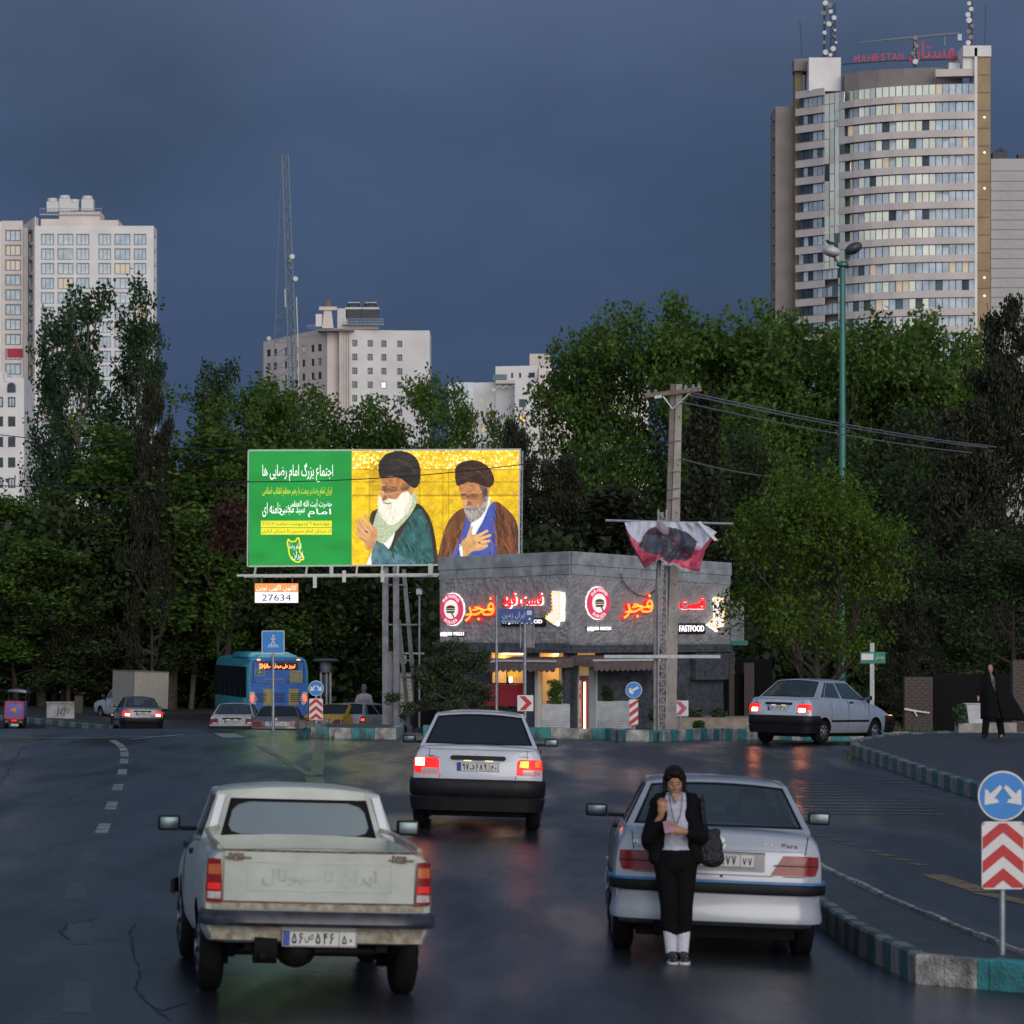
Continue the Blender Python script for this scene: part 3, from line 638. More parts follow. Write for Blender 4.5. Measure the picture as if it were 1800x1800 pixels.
def greenhouse(S, root, paint, glass, side_glass=None):
    g = S['gh']; wb, wr, zb, zr = g['wb'], g['wr'], g['zb'], g['zr']; y0b, y0r, y1r, y1b = g['y']; cr = g.get('crown', .05); zf = g.get('zf', zb); side_glass = side_glass or glass
    # roof
    mb = MB(); NX, NY = 10, 10; vs = []
    for s, dz in ((0, 0), (1, -.03)):
        for j in range(NY + 1):
            v = j / NY; y = lerp(y0r - .015, y1r + .02, v)
            for i in range(NX + 1):
                u = -1 + 2 * i / NX; x = (wr + .012) * (math.copysign(abs(u) ** .85, u)); e = max(0, abs(u) - .8) / .2; ee = max(0, abs(2 * v - 1) - .8) / .2
                vs.append((x, y, zr + cr * (1 - abs(u) ** 2.4) * (1 - .25 * abs(2 * v - 1) ** 2) - .012 * e * e - g.get('edge', .008) * ee * ee + dz))
    q = NX + 1; o = q * (NY + 1)
    fs = [(s * o + j * q + i, s * o + j * q + i + 1, s * o + (j + 1) * q + i + 1, s * o + (j + 1) * q + i) for s in (0, 1) for j in range(NY) for i in range(NX)]
    loop = list(range(q)) + [q * (j + 1) - 1 for j in range(1, NY)] + list(range(o - 1, o - q - 1, -1)) + [q * j for j in range(NY - 1, 0, -1)]
    fs += [(loop[i], loop[(i + 1) % len(loop)], loop[(i + 1) % len(loop)] + o, loop[i] + o) for i in range(len(loop))]
    mb.add(vs, fs); part('roof', mb, paint, root, smooth=50)
    def side(sx, a, h):
        bow = .02 * math.sin(math.pi * h) ; lo = Vector((wb, lerp(y0b, y1b, a), lerp(zb, zf, a))); hi = Vector((wr, lerp(y0r, y1r, a), zr)); p = lo.lerp(hi, h); p.x += bow * .6; p.x *= sx; return p
    pill = MB(); seal = MB()
    def strip(sx, a0, h0, a1, h1, a2, h2, a3, h3, m=pill, t=.035, off=0):
        p = [side(sx, *q) for q in ((a0, h0), (a1, h1), (a2, h2), (a3, h3))]
        if off:
            for v in p: v.x += sx * off
        if sx < 0: p = p[::-1]
        m.plate(*p, t)
    P_ = g['pillars']
    for sx in (-1, 1):
        for (a, b, c, d) in P_: strip(sx, a, -.03, b, -.03, d, 1.0, c, 1.0)
        strip(sx, 0, .93, 1, .93, 1, 1.01, 0, 1.01); strip(sx, 0, -.05, 1, -.05, 1, .03, 0, .03)
        for (a, b, c, d) in P_[:-1]: strip(sx, b - .004, .03, b + .006, .03, d + .006, .93, d - .004, .93, seal, .01, .004)
        for k in range(len(P_) - 1):
            b, d = P_[k][1], P_[k][3]; a2, c2 = P_[k + 1][0], P_[k + 1][2]; mb = MB(); p = [side(sx, *q) for q in ((b, .02), (a2, .02), (c2, .94), (d, .94))]
            for v in p: v.x -= sx * .012
            if sx < 0: p = p[::-1]
            mb.plate(*p, .004); part('side_window', mb, side_glass, root)
    # rear and front screens
    for (yb, yr, nm, s, zz) in ((y0b, y0r, 'rear_window', -1, zb), (y1b, y1r, 'windscreen', 1, zf)):
        def sp(u, h): return Vector(((lerp(wb, wr, h) - .004) * u, lerp(yb, yr, h) + s * .05 * (1 - u * u) * (1 - h * .5), lerp(zz, zr, h) + (cr * (1 - u * u) if h > .9 else 0) * .7))
        fw = g.get('fw', .05) / wb; top = g.get('top', .06)
        mbg = MB(); vs = []; K = 8; e0 = 1 - fw
        for h in (.03, .5, 1 - top): vs += [tuple(sp(lerp(-e0, e0, k / K), h) + Vector((0, s * -.004, 0))) for k in range(K + 1)]
        mbg.add(vs, [(j * (K + 1) + i, j * (K + 1) + i + 1, (j + 1) * (K + 1) + i + 1, (j + 1) * (K + 1) + i) for j in (0, 1) for i in range(K)])
        part(nm, mbg, glass if s < 0 else side_glass, root, smooth=60)
        for u0, u1 in ((-1, -e0), (e0, 1)):
            p = [sp(u0, -.04), sp(u1, -.04), sp(u1, 1), sp(u0, 1)]
            if s > 0: p = p[::-1]
            pill.plate(*p, .03)
        sw0 = g.get('seal', .028)
        for k in range(K):
            u0, u1 = lerp(-1, 1, k / K), lerp(-1, 1, (k + 1) / K)
            for h0, h1 in ((1 - top, 1.0), (-.05, .025)):
                p = [sp(u0, h0), sp(u1, h0), sp(u1, h1), sp(u0, h1)]
                if s > 0: p = p[::-1]
                pill.plate(*p, .03)
            u0, u1 = lerp(-e0, e0, k / K), lerp(-e0, e0, (k + 1) / K)
            for h0, h1 in ((1 - top - .035 - (sw0 - .028), 1 - top), (.025, .07 + (sw0 - .028) * 1.6)):
                p = [sp(u0, h0) + Vector((0, s * .006, 0)), sp(u1, h0) + Vector((0, s * .006, 0)), sp(u1, h1) + Vector((0, s * .006, 0)), sp(u0, h1) + Vector((0, s * .006, 0))]
                if s > 0: p = p[::-1]
                seal.plate(*p, .008)
        sw = g.get('seal', .028)
        if sw > .03:
            for su in (-1, 1):
                for h_a, h_b in ((.05, .42), (1 - top - .02, 1 - top - .38)):
                    q3 = [sp(su * e0, h_a), sp(su * (e0 - .30), h_a), sp(su * (e0 - .10), lerp(h_a, h_b, .30)), sp(su * e0, h_b)]; seal.add([v + Vector((0, s * .009, 0)) for v in q3] + [v + Vector((0, s * .004, 0)) for v in q3], [(0, 1, 2, 3), (7, 6, 5, 4)])
        for u0, u1 in ((-e0, -e0 + sw), (e0 - sw, e0)):
            p = [sp(u0, .03) + Vector((0, s * .006, 0)), sp(u1, .03) + Vector((0, s * .006, 0)), sp(u1, 1 - top) + Vector((0, s * .006, 0)), sp(u0, 1 - top) + Vector((0, s * .006, 0))]
            if s > 0: p = p[::-1]
            seal.plate(*p, .008)
    part('window_frame', pill, paint, root, smooth=30); part('window_seal', seal, M['rubber'], root)['kind'] = 'stuff'
    # cabin: parcel shelf, seats, dash, wheel
    mb = MB(); mb.box(-wb + .06, wb - .06, y0b + .10, y1b - .1, zb - .06, zb - .01); part('cabin_trim', mb, M['dark'], root)
    ym = lerp(y0r, y1r, .16)
    for x in (-.34, .34):
        mb = MB(); mb.box(x - .13, x + .13, ym, ym + .07, zb + .0, zb + .22); part('headrest', mb, M['seat_grey'], root, bev=.03)
        yf = lerp(y0r, y1r, .72); mb = MB(); mb.box(x - .22, x + .22, yf, yf + .10, zb - .1, zb + .12); mb.box(x - .12, x + .12, yf + .02, yf + .08, zb + .10, zb + .27); part('front_seat', mb, M['seat'], root, bev=.03)
    mb = MB(); mb.box(-wb + .1, wb - .1, ym - .02, ym + .12, zb - .1, zb + .07); part('rear_seat', mb, M['seat'], root, bev=.03)
    mb = MB(); mb.box(-wb + .08, wb - .08, y1b - .42, y1b - .12, zf - .02, zf + .10); part('dashboard', mb, M['dark'], root, bev=.03)
    mb = MB(); c = Vector((-.34, y1b - .55, zf + .10)); pts = [c + Vector((.17 * math.cos(a), -.06 * math.sin(a), .17 * math.sin(a))) for a in [k * math.pi / 8 for k in range(17)]]; mb.tube(pts, .014, 6); part('steering_wheel', mb, M['black'], root)
    return side
def mirrors(S, root, y, z, hw=.11, w=.17, h=.10, housing='bumper'):
    for sx in (-1, 1):
        x = sx * (S['W'] / 2 + hw); mb = MB(); mb.box(x - w / 2, x + w / 2, y - .005, y + .08, z, z + h); mb.box(*sorted((x - sx * w / 2, sx * (S['gh']['wb'] - .02))), y + .02, y + .06, z + .0, z + .035)
        o = part('side_mirror', mb, M[housing], root, bev=.02); mb = MB(); mb.box(x - w / 2 + .016, x + w / 2 - .016, y - .009, y - .003, z + .014, z + h - .014); part('mirror_glass', mb, M['mirror'], o, bev=.002)
def seams(root, ry, fy, S, trunk):
    mb = MB()
    for (x0, z0, x1, z1) in trunk:
        n = 5
        for k in range(n):
            a = (lerp(x0, x1, k / n), lerp(z0, z1, k / n)); b = (lerp(x0, x1, (k + 1) / n), lerp(z0, z1, (k + 1) / n))
            mb.bar((a[0], ry(*a) - .0005, a[1]), (b[0], ry(*b) - .0005, b[1]), .006, .006)
    part('panel_gap', mb, M['ink'], root)['kind'] = 'stuff'
def door_lines(S, root, y_list, zb, zs=.32, handles=True, side=(-1, 1)):
    hw = S['W'] / 2; mb = MB()
    def sx_at(z):        # matches the body section between sill and belt
        z0, z1 = S['sill'], S['gh']['zb']; f = (z - z0) / (z1 - z0)
        return hw * interp([(0, .78), (.02, .92), (.12, .972), (.30, .992), (.50, 1), (.66, .995), (.80, .975), (.90, .945), (.965, .9), (1, .82)], f)
    for s in side:
        for y in y_list:
            zz = [lerp(zs, zb - .04, k / 6) for k in range(7)]
            for a, b in zip(zz[:-1], zz[1:]): mb.bar((s * (sx_at(a) + .0005), y, a), (s * (sx_at(b) + .0005), y, b), .008, .006, up=(0, 1, 0))
    part('door_gap', mb, M['ink'], root)['kind'] = 'stuff'
    if handles:
        for s in side:
            for y in y_list[1:-1] if len(y_list) > 2 else y_list:
                z = zb - .10; mb = MB(); x = sx_at(z); mb.box(*sorted((s * (x - .01), s * (x + .022))), y + .08, y + .22, z - .018, z + .018); part('door_handle', mb, M['bumper'], root, bev=.006)
    return sx_at
def place(root, x, y, yaw=0, lift=0, extra=0):
    """rear centre of the vehicle at x, y; heading turned clockwise by yaw"""
    fwd = Vector((math.sin(yaw), math.cos(yaw), 0)); rt = Vector((math.cos(yaw), -math.sin(yaw), 0)); o = Vector((x, y, 0)); e = 1.0
    c = o + fwd * 1.8; h = lambda p: gz(p.x, p.y)
    f2 = (fwd * 2.4 + Vector((0, 0, h(o + fwd * 3.0) - h(o + fwd * .6)))).normalized(); r2 = (rt * 1.3 + Vector((0, 0, h(c + rt * .65) - h(c - rt * .65) - extra))).normalized(); up = r2.cross(f2).normalized(); f2 = up.cross(r2)
    m = Matrix((r2, f2, up)).transposed().to_4x4(); pz = h(o + fwd * .6) - f2.z * .6 / max(.5, 1)
    m.translation = Vector((x, y, pz + lift)); root.matrix_world = m; root.rotation_mode = 'XYZ'
    loc, rot, _ = m.decompose(); root.location = loc; root.rotation_euler = rot.to_euler()

PRIDE = dict(L=3.935, W=1.605, zt=1.025, wr=.275, axles=(.70, 3.045), sill=.24, rc=.09,
    rprof=[(0, .05), (.3, .02), (.62, .0), (.75, .0), (1.0, .075), (1.06, .11)], fprof=[(0, .05), (.3, .02), (.55, .0), (.7, .10), (.8, .2)],
    stations=[(0, .985, .26, 1.015, 1, 0), (.04, .99, .25, 1.03, .9, 0), (.14, 1, .24, 1.035, .5, 0), (.32, 1, .24, 1.035, .1, 0), (.55, 1, .24, 1.045, 0, 0), (1.4, 1, .24, 1.04, 0, 0), (2.2, 1, .24, 1.0, 0, 0), (2.72, 1, .24, .955, 0, 0), (3.2, .99, .24, .88, 0, .1), (3.6, .98, .25, .80, 0, .5), (3.935, .96, .27, .70, 0, 1)],
    gh=dict(wb=.715, wr=.55, zb=1.045, zf=.965, zr=1.40, y=(.42, .93, 2.02, 2.72), crown=.055, fw=.045,
            pillars=[(0, .10, 0, .15), (.16, .175, .2, .215), (.50, .53, .50, .53), (.985, 1, .96, 1)]))
def pride(root, paint, plate, lit='on', glass=None, letters=True, badge=True):
    S = PRIDE; b, ry, fy = car_body(S, root, paint); wheels(S, root); greenhouse(S, root, paint, glass or M['glass_dark'], M['glass'])
    hw = S['W'] / 2
    pf = [(.0, .265), (.04, .25), (.055, .34), (.065, .40), (.045, .425), (.065, .45), (.07, .60), (.05, .635), (.0, .64), (-.03, .6), (-.03, .3)]
    part('rear_bumper', sweep(ubar(hw - .03, .46, 0, dy=.02), pf), M['bumper'], root, smooth=40)
    part('front_bumper', sweep(ubar(hw - .03, .46, S['L'] + .02), pf), M['bumper'], root, smooth=40)
    for s in (-1, 1):
        f = lambda pts: [(s * x, z) for x, z in pts]
        o = patch('tail_lamp', ry, f([(.475, .70), (.60, .70), (.72, .70), (.775, .71), (.79, .78), (.785, .87), (.73, .89), (.62, .89), (.51, .89), (.48, .86)]), .012, M['lamp_red'] if lit is None else M['lamp_on'], root)
        patch('indicator_lens', ry, f([(.49, .705), (.60, .705), (.69, .705), (.69, .765), (.60, .765), (.49, .765)] if s < 0 else [(.55, .705), (.62, .705), (.77, .71), (.775, .765), (.62, .765), (.55, .765)]), .016, M['lamp_clear'], o)
        if lit == 'brake':
            patch('brake_light', ry, f([(.66, .79), (.77, .79), (.77, .875), (.66, .88)] if s < 0 else [(.51, .80), (.62, .79), (.62, .875), (.52, .87)]), .018, M['lamp_hot'] if s < 0 else M['lamp_warm'], o)
            if s > 0: patch('brake_light', ry, f([(.70, .80), (.765, .80), (.765, .875), (.70, .875)]), .018, M['lamp_brake'], o)
        elif lit == 'low': patch('brake_light', ry, f([(.52, .72), (.68, .72), (.68, .80), (.52, .80)]), .018, M['lamp_hot'], o)
    patch('boot_strip', ry, gridrect(-.34, .34, .872, .925, 6, .02), .022, M['bumper'], root)
    mb = MB(); mb.lathe([(.022, -.01), (.022, .004), (.008, .006)], 'y', 12, (0, ry(0, .945) - .01, .945)); part('emblem', mb, M['chrome'], root)
    numplate(root, 0, ry(0, .79) - .012, .79, plate, letters=letters, tilt=R(6))
    if letters:
        for x in (-.13, .13):
            mb = MB(); mb.box(x - .05, x + .05, ry(0, .86) - .03, ry(0, .86) - .004, .862, .869); part('plate_lamp', mb, M['plate_light'], root)
        text('badge', 'saba', (-.57, .915), .13, .022, M['steel_dark'], root, ext=.002, y=ry(.57, .915) - .002); text('badge', fa('سایپا'), (.56, .925), .12, .03, M['steel_dark'], root, ext=.002, y=ry(.57, .92) - .002)
    seams(root, ry, fy, S, [(-.60, 1.0, -.60, .895), (.60, 1.0, .60, .895), (-.465, .69, -.465, .645), (.465, .69, .465, .645), (-.465, .895, -.60, .9)])
    lip = MB(); lip.add([], []); grid_patch('boot_lip', lambda x, z: ry(x, z), -.66, .66, 1.0, 1.02, .02, paint, root, 8)
    sx = door_lines(S, root, [1.02, 1.78, 2.72], 1.03)
    for s in (-1, 1):
        mb = MB(); mb.box(*sorted((s * (hw - .01), s * (hw + .012))), 1.02, 2.70, .50, .545); part('side_strip', mb, M['bumper'], root, bev=.005)
        f = lambda pts: [(s * x, z) for x, z in pts]
        patch('head_lamp', lambda x, z: fy(x, z), f([(.45, .54), (.62, .54), (.76, .56), (.76, .66), (.45, .67)]), -.02, M['lamp_clear'], root)
        mb = MB(); mb.box(*sorted((s * (hw - .05), s * (hw - .0))), 3.70, 3.80, .56, .65); part('side_marker', mb, M['lamp_warm'] if lit == 'low' else M['lamp_amber'], root, bev=.01)
    mirrors(S, root, 2.42, .985)
    mb = MB(); mb.box(-.6, .6, .25, 3.7, .17, .26); mb.box(-.55, .55, .62, .78, .2, .30); mb.tube([(-.45, .1, .24), (-.45, .9, .25)], .03, 8); part('underbody', mb, M['dark'], root)

PARS = dict(L=4.5, W=1.704, zt=.98, wr=.31, axles=(.92, 3.59), sill=.25, rc=.11,
    rprof=[(0, .12), (.3, .06), (.5, .0), (.66, .0), (.9, .03), (1.05, .10), (1.09, .13)], fprof=[(0, .05), (.4, .0), (.6, .03), (.8, .25)],
    stations=[(0, .985, .36, 1.03, 1, 0), (.04, .99, .34, 1.045, .9, 0), (.14, 1, .3, 1.055, .5, 0), (.35, 1, .26, 1.06, .1, 0), (.6, 1, .25, 1.07, 0, 0), (1.5, 1, .25, 1.06, 0, 0), (2.5, 1, .25, 1.02, 0, 0), (3.05, 1, .25, .97, 0, 0), (3.6, .99, .25, .90, 0, .1), (4.1, .98, .26, .80, 0, .5), (4.5, .95, .27, .68, 0, 1)],
    gh=dict(wb=.755, wr=.585, zb=1.075, zf=.98, zr=1.405, y=(.50, 1.12, 2.2, 3.05), crown=.05, fw=.05, pillars=[(0, .09, 0, .15), (.17, .185, .21, .225), (.49, .52, .49, .52), (.985, 1, .96, 1)]))
def pars(root, paint, plate, strip=None, lit=None, glass=None, letters=True, lamp=None, detail=True):
    S = PARS; b, ry, fy = car_body(S, root, paint); wheels(S, root); greenhouse(S, root, paint, glass or M['glass'], M['glass']); hw = S['W'] / 2
    body_pf = [(-.02, .33), (.045, .335), (.05, .38), (.038, .43), (.03, .5), (.035, .56), (.0, .575), (-.05, .56), (-.05, .36)]
    part('rear_bumper', sweep(ubar(hw - .03, .5, 0, dy=.02), body_pf), paint, root, smooth=40)
    part('front_bumper', sweep(ubar(hw - .03, .5, S['L'] + .02), body_pf), paint, root, smooth=40)
    part('bumper_strip', sweep(ubar(hw - .01, .5, 0, dy=.0), [(0, .565), (.04, .57), (.05, .60), (.045, .645), (0, .655)]), M['bumper'], root, smooth=40)
    if strip: part('bumper_trim', sweep(ubar(hw - .005, .5, 0, dy=.0), [(0, .648), (.043, .652), (.043, .668), (0, .672)]), strip, root)
    for s in (-1, 1):
        f = lambda pts: [(s * x, z) for x, z in pts]
        o = patch('tail_lamp', ry, f([(.42, .725), (.55, .725), (.68, .725), (.79, .728), (.815, .80), (.81, .88), (.70, .885), (.60, .885), (.52, .885)]), .012, lamp or M['lamp_red'], root)
        if detail: patch('reversing_lens', ry, f([(.57, .825), (.70, .825), (.72, .875), (.60, .875)]), .016, mat('lens_pink', (.24, .05, .06), .3), o); patch('lamp_divider', ry, f([(.44, .80), (.6, .80), (.80, .80), (.80, .808), (.6, .808), (.45, .808)]), .016, M['dark'], o)
        if lit: patch('brake_light', ry, f([(.62, .75), (.78, .75), (.78, .86), (.62, .86)]), .018, M['lamp_hot'], o)
    grid_patch('plate_recess', ry, -.37, .37, .745, .90, .003, M['galv'] if not detail else mat('recess', (.3, .31, .34), .5), root)
    numplate(root, .03, ry(0, .835) - .018, .835, plate, letters=letters)
    mb = MB(); mb.add([(.37, ry(.37, .9) - .012, .905), (-.37, ry(.37, .9) - .012, .905), (-.37, ry(.37, .9) - .012, .893), (.37, ry(.37, .9) - .012, .893)], [(0, 1, 2, 3)]); part('recess_lip', mb, M['steel_dark'], root)
    mb = MB(); z = .965; y = ry(0, z) - .012
    for q in ([(-.02, z - .05), (.0, z - .05), (.02, z + .0), (.045, z + .03), (.02, z + .05), (-.02, z + .045), (-.035, z + .01)], [(.02, z - .055), (.035, z - .05), (.05, z + .0), (.03, z - .005)]): mb.prism(q, y - .008, y + .012)
    part('lion_emblem', mb, M['chrome'], root)
    if detail:
        text('badge', 'PERSIA', (-.62, .955), .17, .028, M['chrome'], root, ext=.003, y=ry(.6, .955) - .002, bold=.03); text('badge', 'Pars', (.57, .965), .13, .035, M['lamp_red'], root, ext=.003, y=ry(.6, .95) - .002); text('badge', 'ELX', (.40, .965), .07, .03, M['chrome'], root, ext=.003, y=ry(.4, .95) - .002)
        mb = MB(); mb.lathe([(.012, -.004), (.012, .004)], 'y', 10, (.02, ry(0, .705) - .004, .705)); part('boot_lock', mb, M['ink'], root)
    seams(root, ry, fy, S, [(-.72, 1.04, -.70, .895), (.72, 1.04, .70, .895), (-.44, .715, .44, .715), (-.52, .715, -.70, .715), (.52, .715, .70, .715)])
    grid_patch('boot_lip', ry, -.68, .68, .915, .925, .006, paint, root, 8)
    door_lines(S, root, [1.25, 2.1, 3.05], 1.06)
    for s in (-1, 1):
        f = lambda pts: [(s * x, z) for x, z in pts]; patch('head_lamp', fy, f([(.4, .60), (.6, .60), (.78, .62), (.78, .70), (.4, .72)]), -.02, M['lamp_clear'], root)
        mb = MB(); mb.box(*sorted((s * (hw - .01), s * (hw + .012))), 1.3, 3.0, .56, .61); part('side_strip', mb, M['bumper'], root, bev=.005)
    mirrors(S, root, 2.72, 1.01, hw=.13, w=.19, h=.11)
    mb = MB(); mb.box(-.65, .65, .3, 4.2, .18, .27); mb.box(-.6, .6, .84, 1.0, .2, .33); mb.tube([(-.48, .02, .27), (-.48, 1.0, .27)], .035, 10); mb.lathe([(.09, .25), (.09, .75)], 'y', 14, (-.42, 0, .27)); part('underbody', mb, M['dark'], root)

HATCH = dict(L=3.83, W=1.652, zt=1.0, wr=.29, axles=(.62, 3.06), sill=.25, rc=.12, rprof=[(0, .08), (.5, .0), (.7, .0), (1.0, .08), (1.1, .12)], fprof=[(0, .05), (.4, .0), (.7, .15)],
    stations=[(0, .985, .3, .98, 1, 0), (.05, .99, .28, 1.0, .9, 0), (.16, 1, .26, 1.01, .4, 0), (.35, 1, .25, 1.01, .1, 0), (1.4, 1, .25, 1.0, 0, 0), (2.3, 1, .25, .96, 0, 0), (2.75, 1, .25, .92, 0, 0), (3.2, .98, .26, .84, 0, .2), (3.83, .94, .28, .66, 0, 1)],
    gh=dict(wb=.73, wr=.56, zb=1.01, zf=.93, zr=1.38, y=(.15, .48, 1.7, 2.75), crown=.055, fw=.06, pillars=[(0, .08, 0, .10), (.12, .13, .14, .15), (.46, .49, .46, .49), (.985, 1, .96, 1)]))
def hatch(root, paint, plate, lit=False, letters=True):
    S = HATCH; b, ry, fy = car_body(S, root, paint); wheels(S, root); greenhouse(S, root, paint, M['glass_dark'], M['glass_dark']); hw = S['W'] / 2
    pf = [(-.02, .28), (.045, .29), (.055, .40), (.05, .55), (.0, .58), (-.05, .5), (-.05, .3)]
    part('rear_bumper', sweep(ubar(hw - .03, .45, 0, dy=.02), pf), paint, root, smooth=40); part('front_bumper', sweep(ubar(hw - .03, .45, S['L'] + .02), pf), paint, root, smooth=40)
    for s in (-1, 1):
        f = lambda pts: [(s * x, z) for x, z in pts]; o = patch('tail_lamp', ry, f([(.60, .68), (.72, .68), (.80, .70), (.80, .90), (.74, .93), (.64, .93)]), .014, M['lamp_red'], root)
        if lit: patch('brake_light', ry, f([(.66, .78), (.77, .78), (.77, .86), (.66, .86)]), .018, M['lamp_brake'], o)
    numplate(root, 0, ry(0, .72) - .012, .72, plate, letters=letters)
    door_lines(S, root, [.75, 1.5, 2.7], 1.0); mirrors(S, root, 2.3, .97)
    mb = MB(); mb.box(-.62, .62, .3, 3.6, .18, .27); part('underbody', mb, M['dark'], root)
PICK = dict(L=4.40, W=1.60, zt=.9, wr=.305, axles=(.92, 3.50), sill=.40, rc=.035,
    rprof=[(0, .05), (.5, .0), (1.1, .0)], fprof=[(0, .05), (.4, .0), (.7, .03), (.9, .15)],
    stations=[(0, .985, .44, 1.06, 1, 0), (.04, 1, .42, 1.07, .8, 0), (.25, 1.005, .40, 1.07, 0, 0), (1.0, 1.01, .36, 1.07, 0, 0), (1.84, 1.01, .34, 1.06, 0, 0), (1.90, 1.01, .34, 1.03, 0, 0), (2.6, 1, .30, 1.0, 0, 0), (3.0, .99, .30, .98, 0, 0), (3.5, .98, .32, .93, 0, .1), (4.1, .97, .34, .87, 0, .5), (4.40, .94, .36, .80, 0, 1)],
    gh=dict(wb=.72, wr=.605, zb=1.035, zf=.985, zr=1.375, y=(1.92, 2.05, 2.75, 3.02), crown=.062, edge=.03, fw=.13, top=.13, seal=.05, pillars=[(0, .12, 0, .14), (.97, 1, .93, 1)]))
def pickup(root, paint, plate, near=True, letters=True):
    S = PICK; b, ry, fy = car_body(S, root, paint); hw = S['W'] / 2
    if near:
        c = MB(); c.box(-.66, .66, .055, 1.83, .62, 2); co = link('cut', c.mesh('cut', paint), root); m = b.modifiers.new('b', 'BOOLEAN'); m.object = co; m.operation = 'DIFFERENCE'; m.solver = 'EXACT'; bake(b); bpy.data.objects.remove(co)
    wheels(S, root); greenhouse(S, root, paint, M['glass_sky_sheen'] if near else M['glass'], M['glass'])
    f = lambda s, pts: [(s * x, z) for x, z in pts]
    g = grid_patch('tailgate', ry, -.665, .665, .712, 1.062, .022, paint, root, 10)
    ryt = lambda x, z: ry(x, z) - .022
    mb = MB(); X0, X1, Z0, Z1 = -.50, .50, .79, .985
    for a, c_ in (((X0, Z0), (X1, Z0)), ((X1, Z0), (X1, Z1)), ((X1, Z1), (X0, Z1)), ((X0, Z1), (X0, Z0))): [mb.bar((lerp(a[0], c_[0], j / 6), ryt(lerp(a[0], c_[0], j / 6), .9) - .001, lerp(a[1], c_[1], j / 6)), (lerp(a[0], c_[0], (j + 1) / 6), ryt(lerp(a[0], c_[0], (j + 1) / 6), .9) - .001, lerp(a[1], c_[1], (j + 1) / 6)), .006, .006) for j in range(6)]
    part('embossed_border', mb, mat('emboss', (.47, .50, .44), .5, var=.3), g)
    if letters: text('embossed_lettering', fa('ایران ناسیونال'), (0, .885), .80, .11, bpy.data.materials['emboss'], g, y=ryt(.25, .9) - .002, line=.004)
    edge = mat('rusted_edge', (.42, .44, .37), .7, col2=(.24, .17, .11), scale=18); edge2 = mat('rusted_seam', (.25, .17, .10), .8, col2=(.05, .025, .015), scale=30)
    grid_patch('rusted_lip', ry, -.67, .67, 1.058, 1.072, .024, edge2, g, 10); grid_patch('rusted_lip', ry, -.67, .67, .704, .714, .024, edge2, g, 10)
    grid_patch('rear_sill', ry, -.74, .74, .655, .702, .012, edge, root, 10)
    grid_patch('valance', ry, -.74, -.25, .44, .55, .004, edge, root, 6); grid_patch('valance', ry, .27, .74, .43, .55, .004, edge, root, 6)
    for s in (-1, 1):
        o = patch('tail_lamp', ry, f(s, [(.675, .70), (.73, .70), (.785, .705), (.79, .78), (.787, .88), (.78, 1.0), (.74, 1.005), (.69, 1.0), (.68, .85)]), .035, M['lamp_red'], root)
        patch('indicator_lens', ry, f(s, [(.688, .895), (.735, .895), (.778, .895), (.774, .965), (.735, .965), (.69, .965)]), .039, M['lamp_amber'], o)
        patch('reversing_lens', ry, f(s, [(.686, .725), (.735, .725), (.778, .727), (.778, .775), (.735, .775), (.686, .775)]), .039, M['lamp_clear'], o)
        patch('brake_lens', ry, f(s, [(.688, .79), (.735, .79), (.778, .79), (.778, .835), (.735, .835), (.688, .835)]), .039, emitmat('lamp_dull', (.8, .01, .01), .35) if near else M['lamp_red'], o)
        mb = MB(); x = s * .57; mb.box(x - .09, x + .09, ryt(.57, 1) - .018, ryt(.57, 1) + .002, 1.008, 1.022); mb.box(x - .035, x + .035, ryt(.57, 1) - .03, ryt(.57, 1) + .002, 1.0, 1.045); mb.box(x - .065, x - .045, ryt(.57, 1) - .02, ryt(.57, 1), 1.0, 1.05)
        part('tailgate_latch', mb, M['rust'], root, bev=.004)
        if near:
            gh = S['gh']; mb = MB(); a = Vector((s * .655, 1.915, 1.06)); c2 = Vector((s * .575, 2.005, 1.355)); mb.plate(*( [a + Vector((-.028, 0, 0)), a + Vector((.028, 0, 0)), c2 + Vector((.028, 0, 0)), c2 + Vector((-.028, 0, 0))]), .006); part('white_trim_strip', mb, M['white_paint'], root)
            mb = MB(); mb.tube([(s * .70, .05, 1.085), (s * .71, .9, 1.09), (s * .69, 1.80, 1.10), (s * .60, 1.86, 1.12)], .018, 8); part('bed_rail', mb, edge, root, smooth=40)
    part('rear_bumper', sweep([(-x, y) for x, y in ((.76, .28), (.785, .12), (.775, .0), (.72, -.05), (.5, -.075), (0, -.085))] + [(0.5, -.075), (.72, -.05), (.775, .0), (.785, .12), (.76, .28)], [(0, .55), (.03, .545), (.045, .57), (.04, .60), (.045, .635), (.03, .655), (0, .65)]), mat('bumper_blue', (.030, .036, .055), .35, var=.5, scale=10), root, smooth=40)
    numplate(root, .01, -.03, .462, plate, letters=letters)
    part('front_bumper', sweep(ubar(hw, .3, S['L'] + .06), [(0, .45), (.03, .46), (.03, .56), (0, .57)]), M['bumper'], root, smooth=40)
    for s in (-1, 1):
        mb = MB(); mb.lathe([(.085, 0), (.085, .03), (.05, .04)], 'y', 16, (s * .62, S['L'] - .10, .70)); part('head_lamp', mb, M['lamp_clear'], root)
    door_lines(S, root, [2.0, 2.85], 1.02)
    mirrors(S, root, 2.84, 1.03, hw=.12, w=.17, h=.115)
    mb = MB(); mb.tube([(-.7, .92, .30), (.7, .92, .30)], .045, 10); mb.ell((-.08, .92, .30), (.15, .13, .13)); part('rear_axle', mb, mat('greasy_iron', (.018, .014, .012), .6, var=.4, scale=20), root, smooth=60)
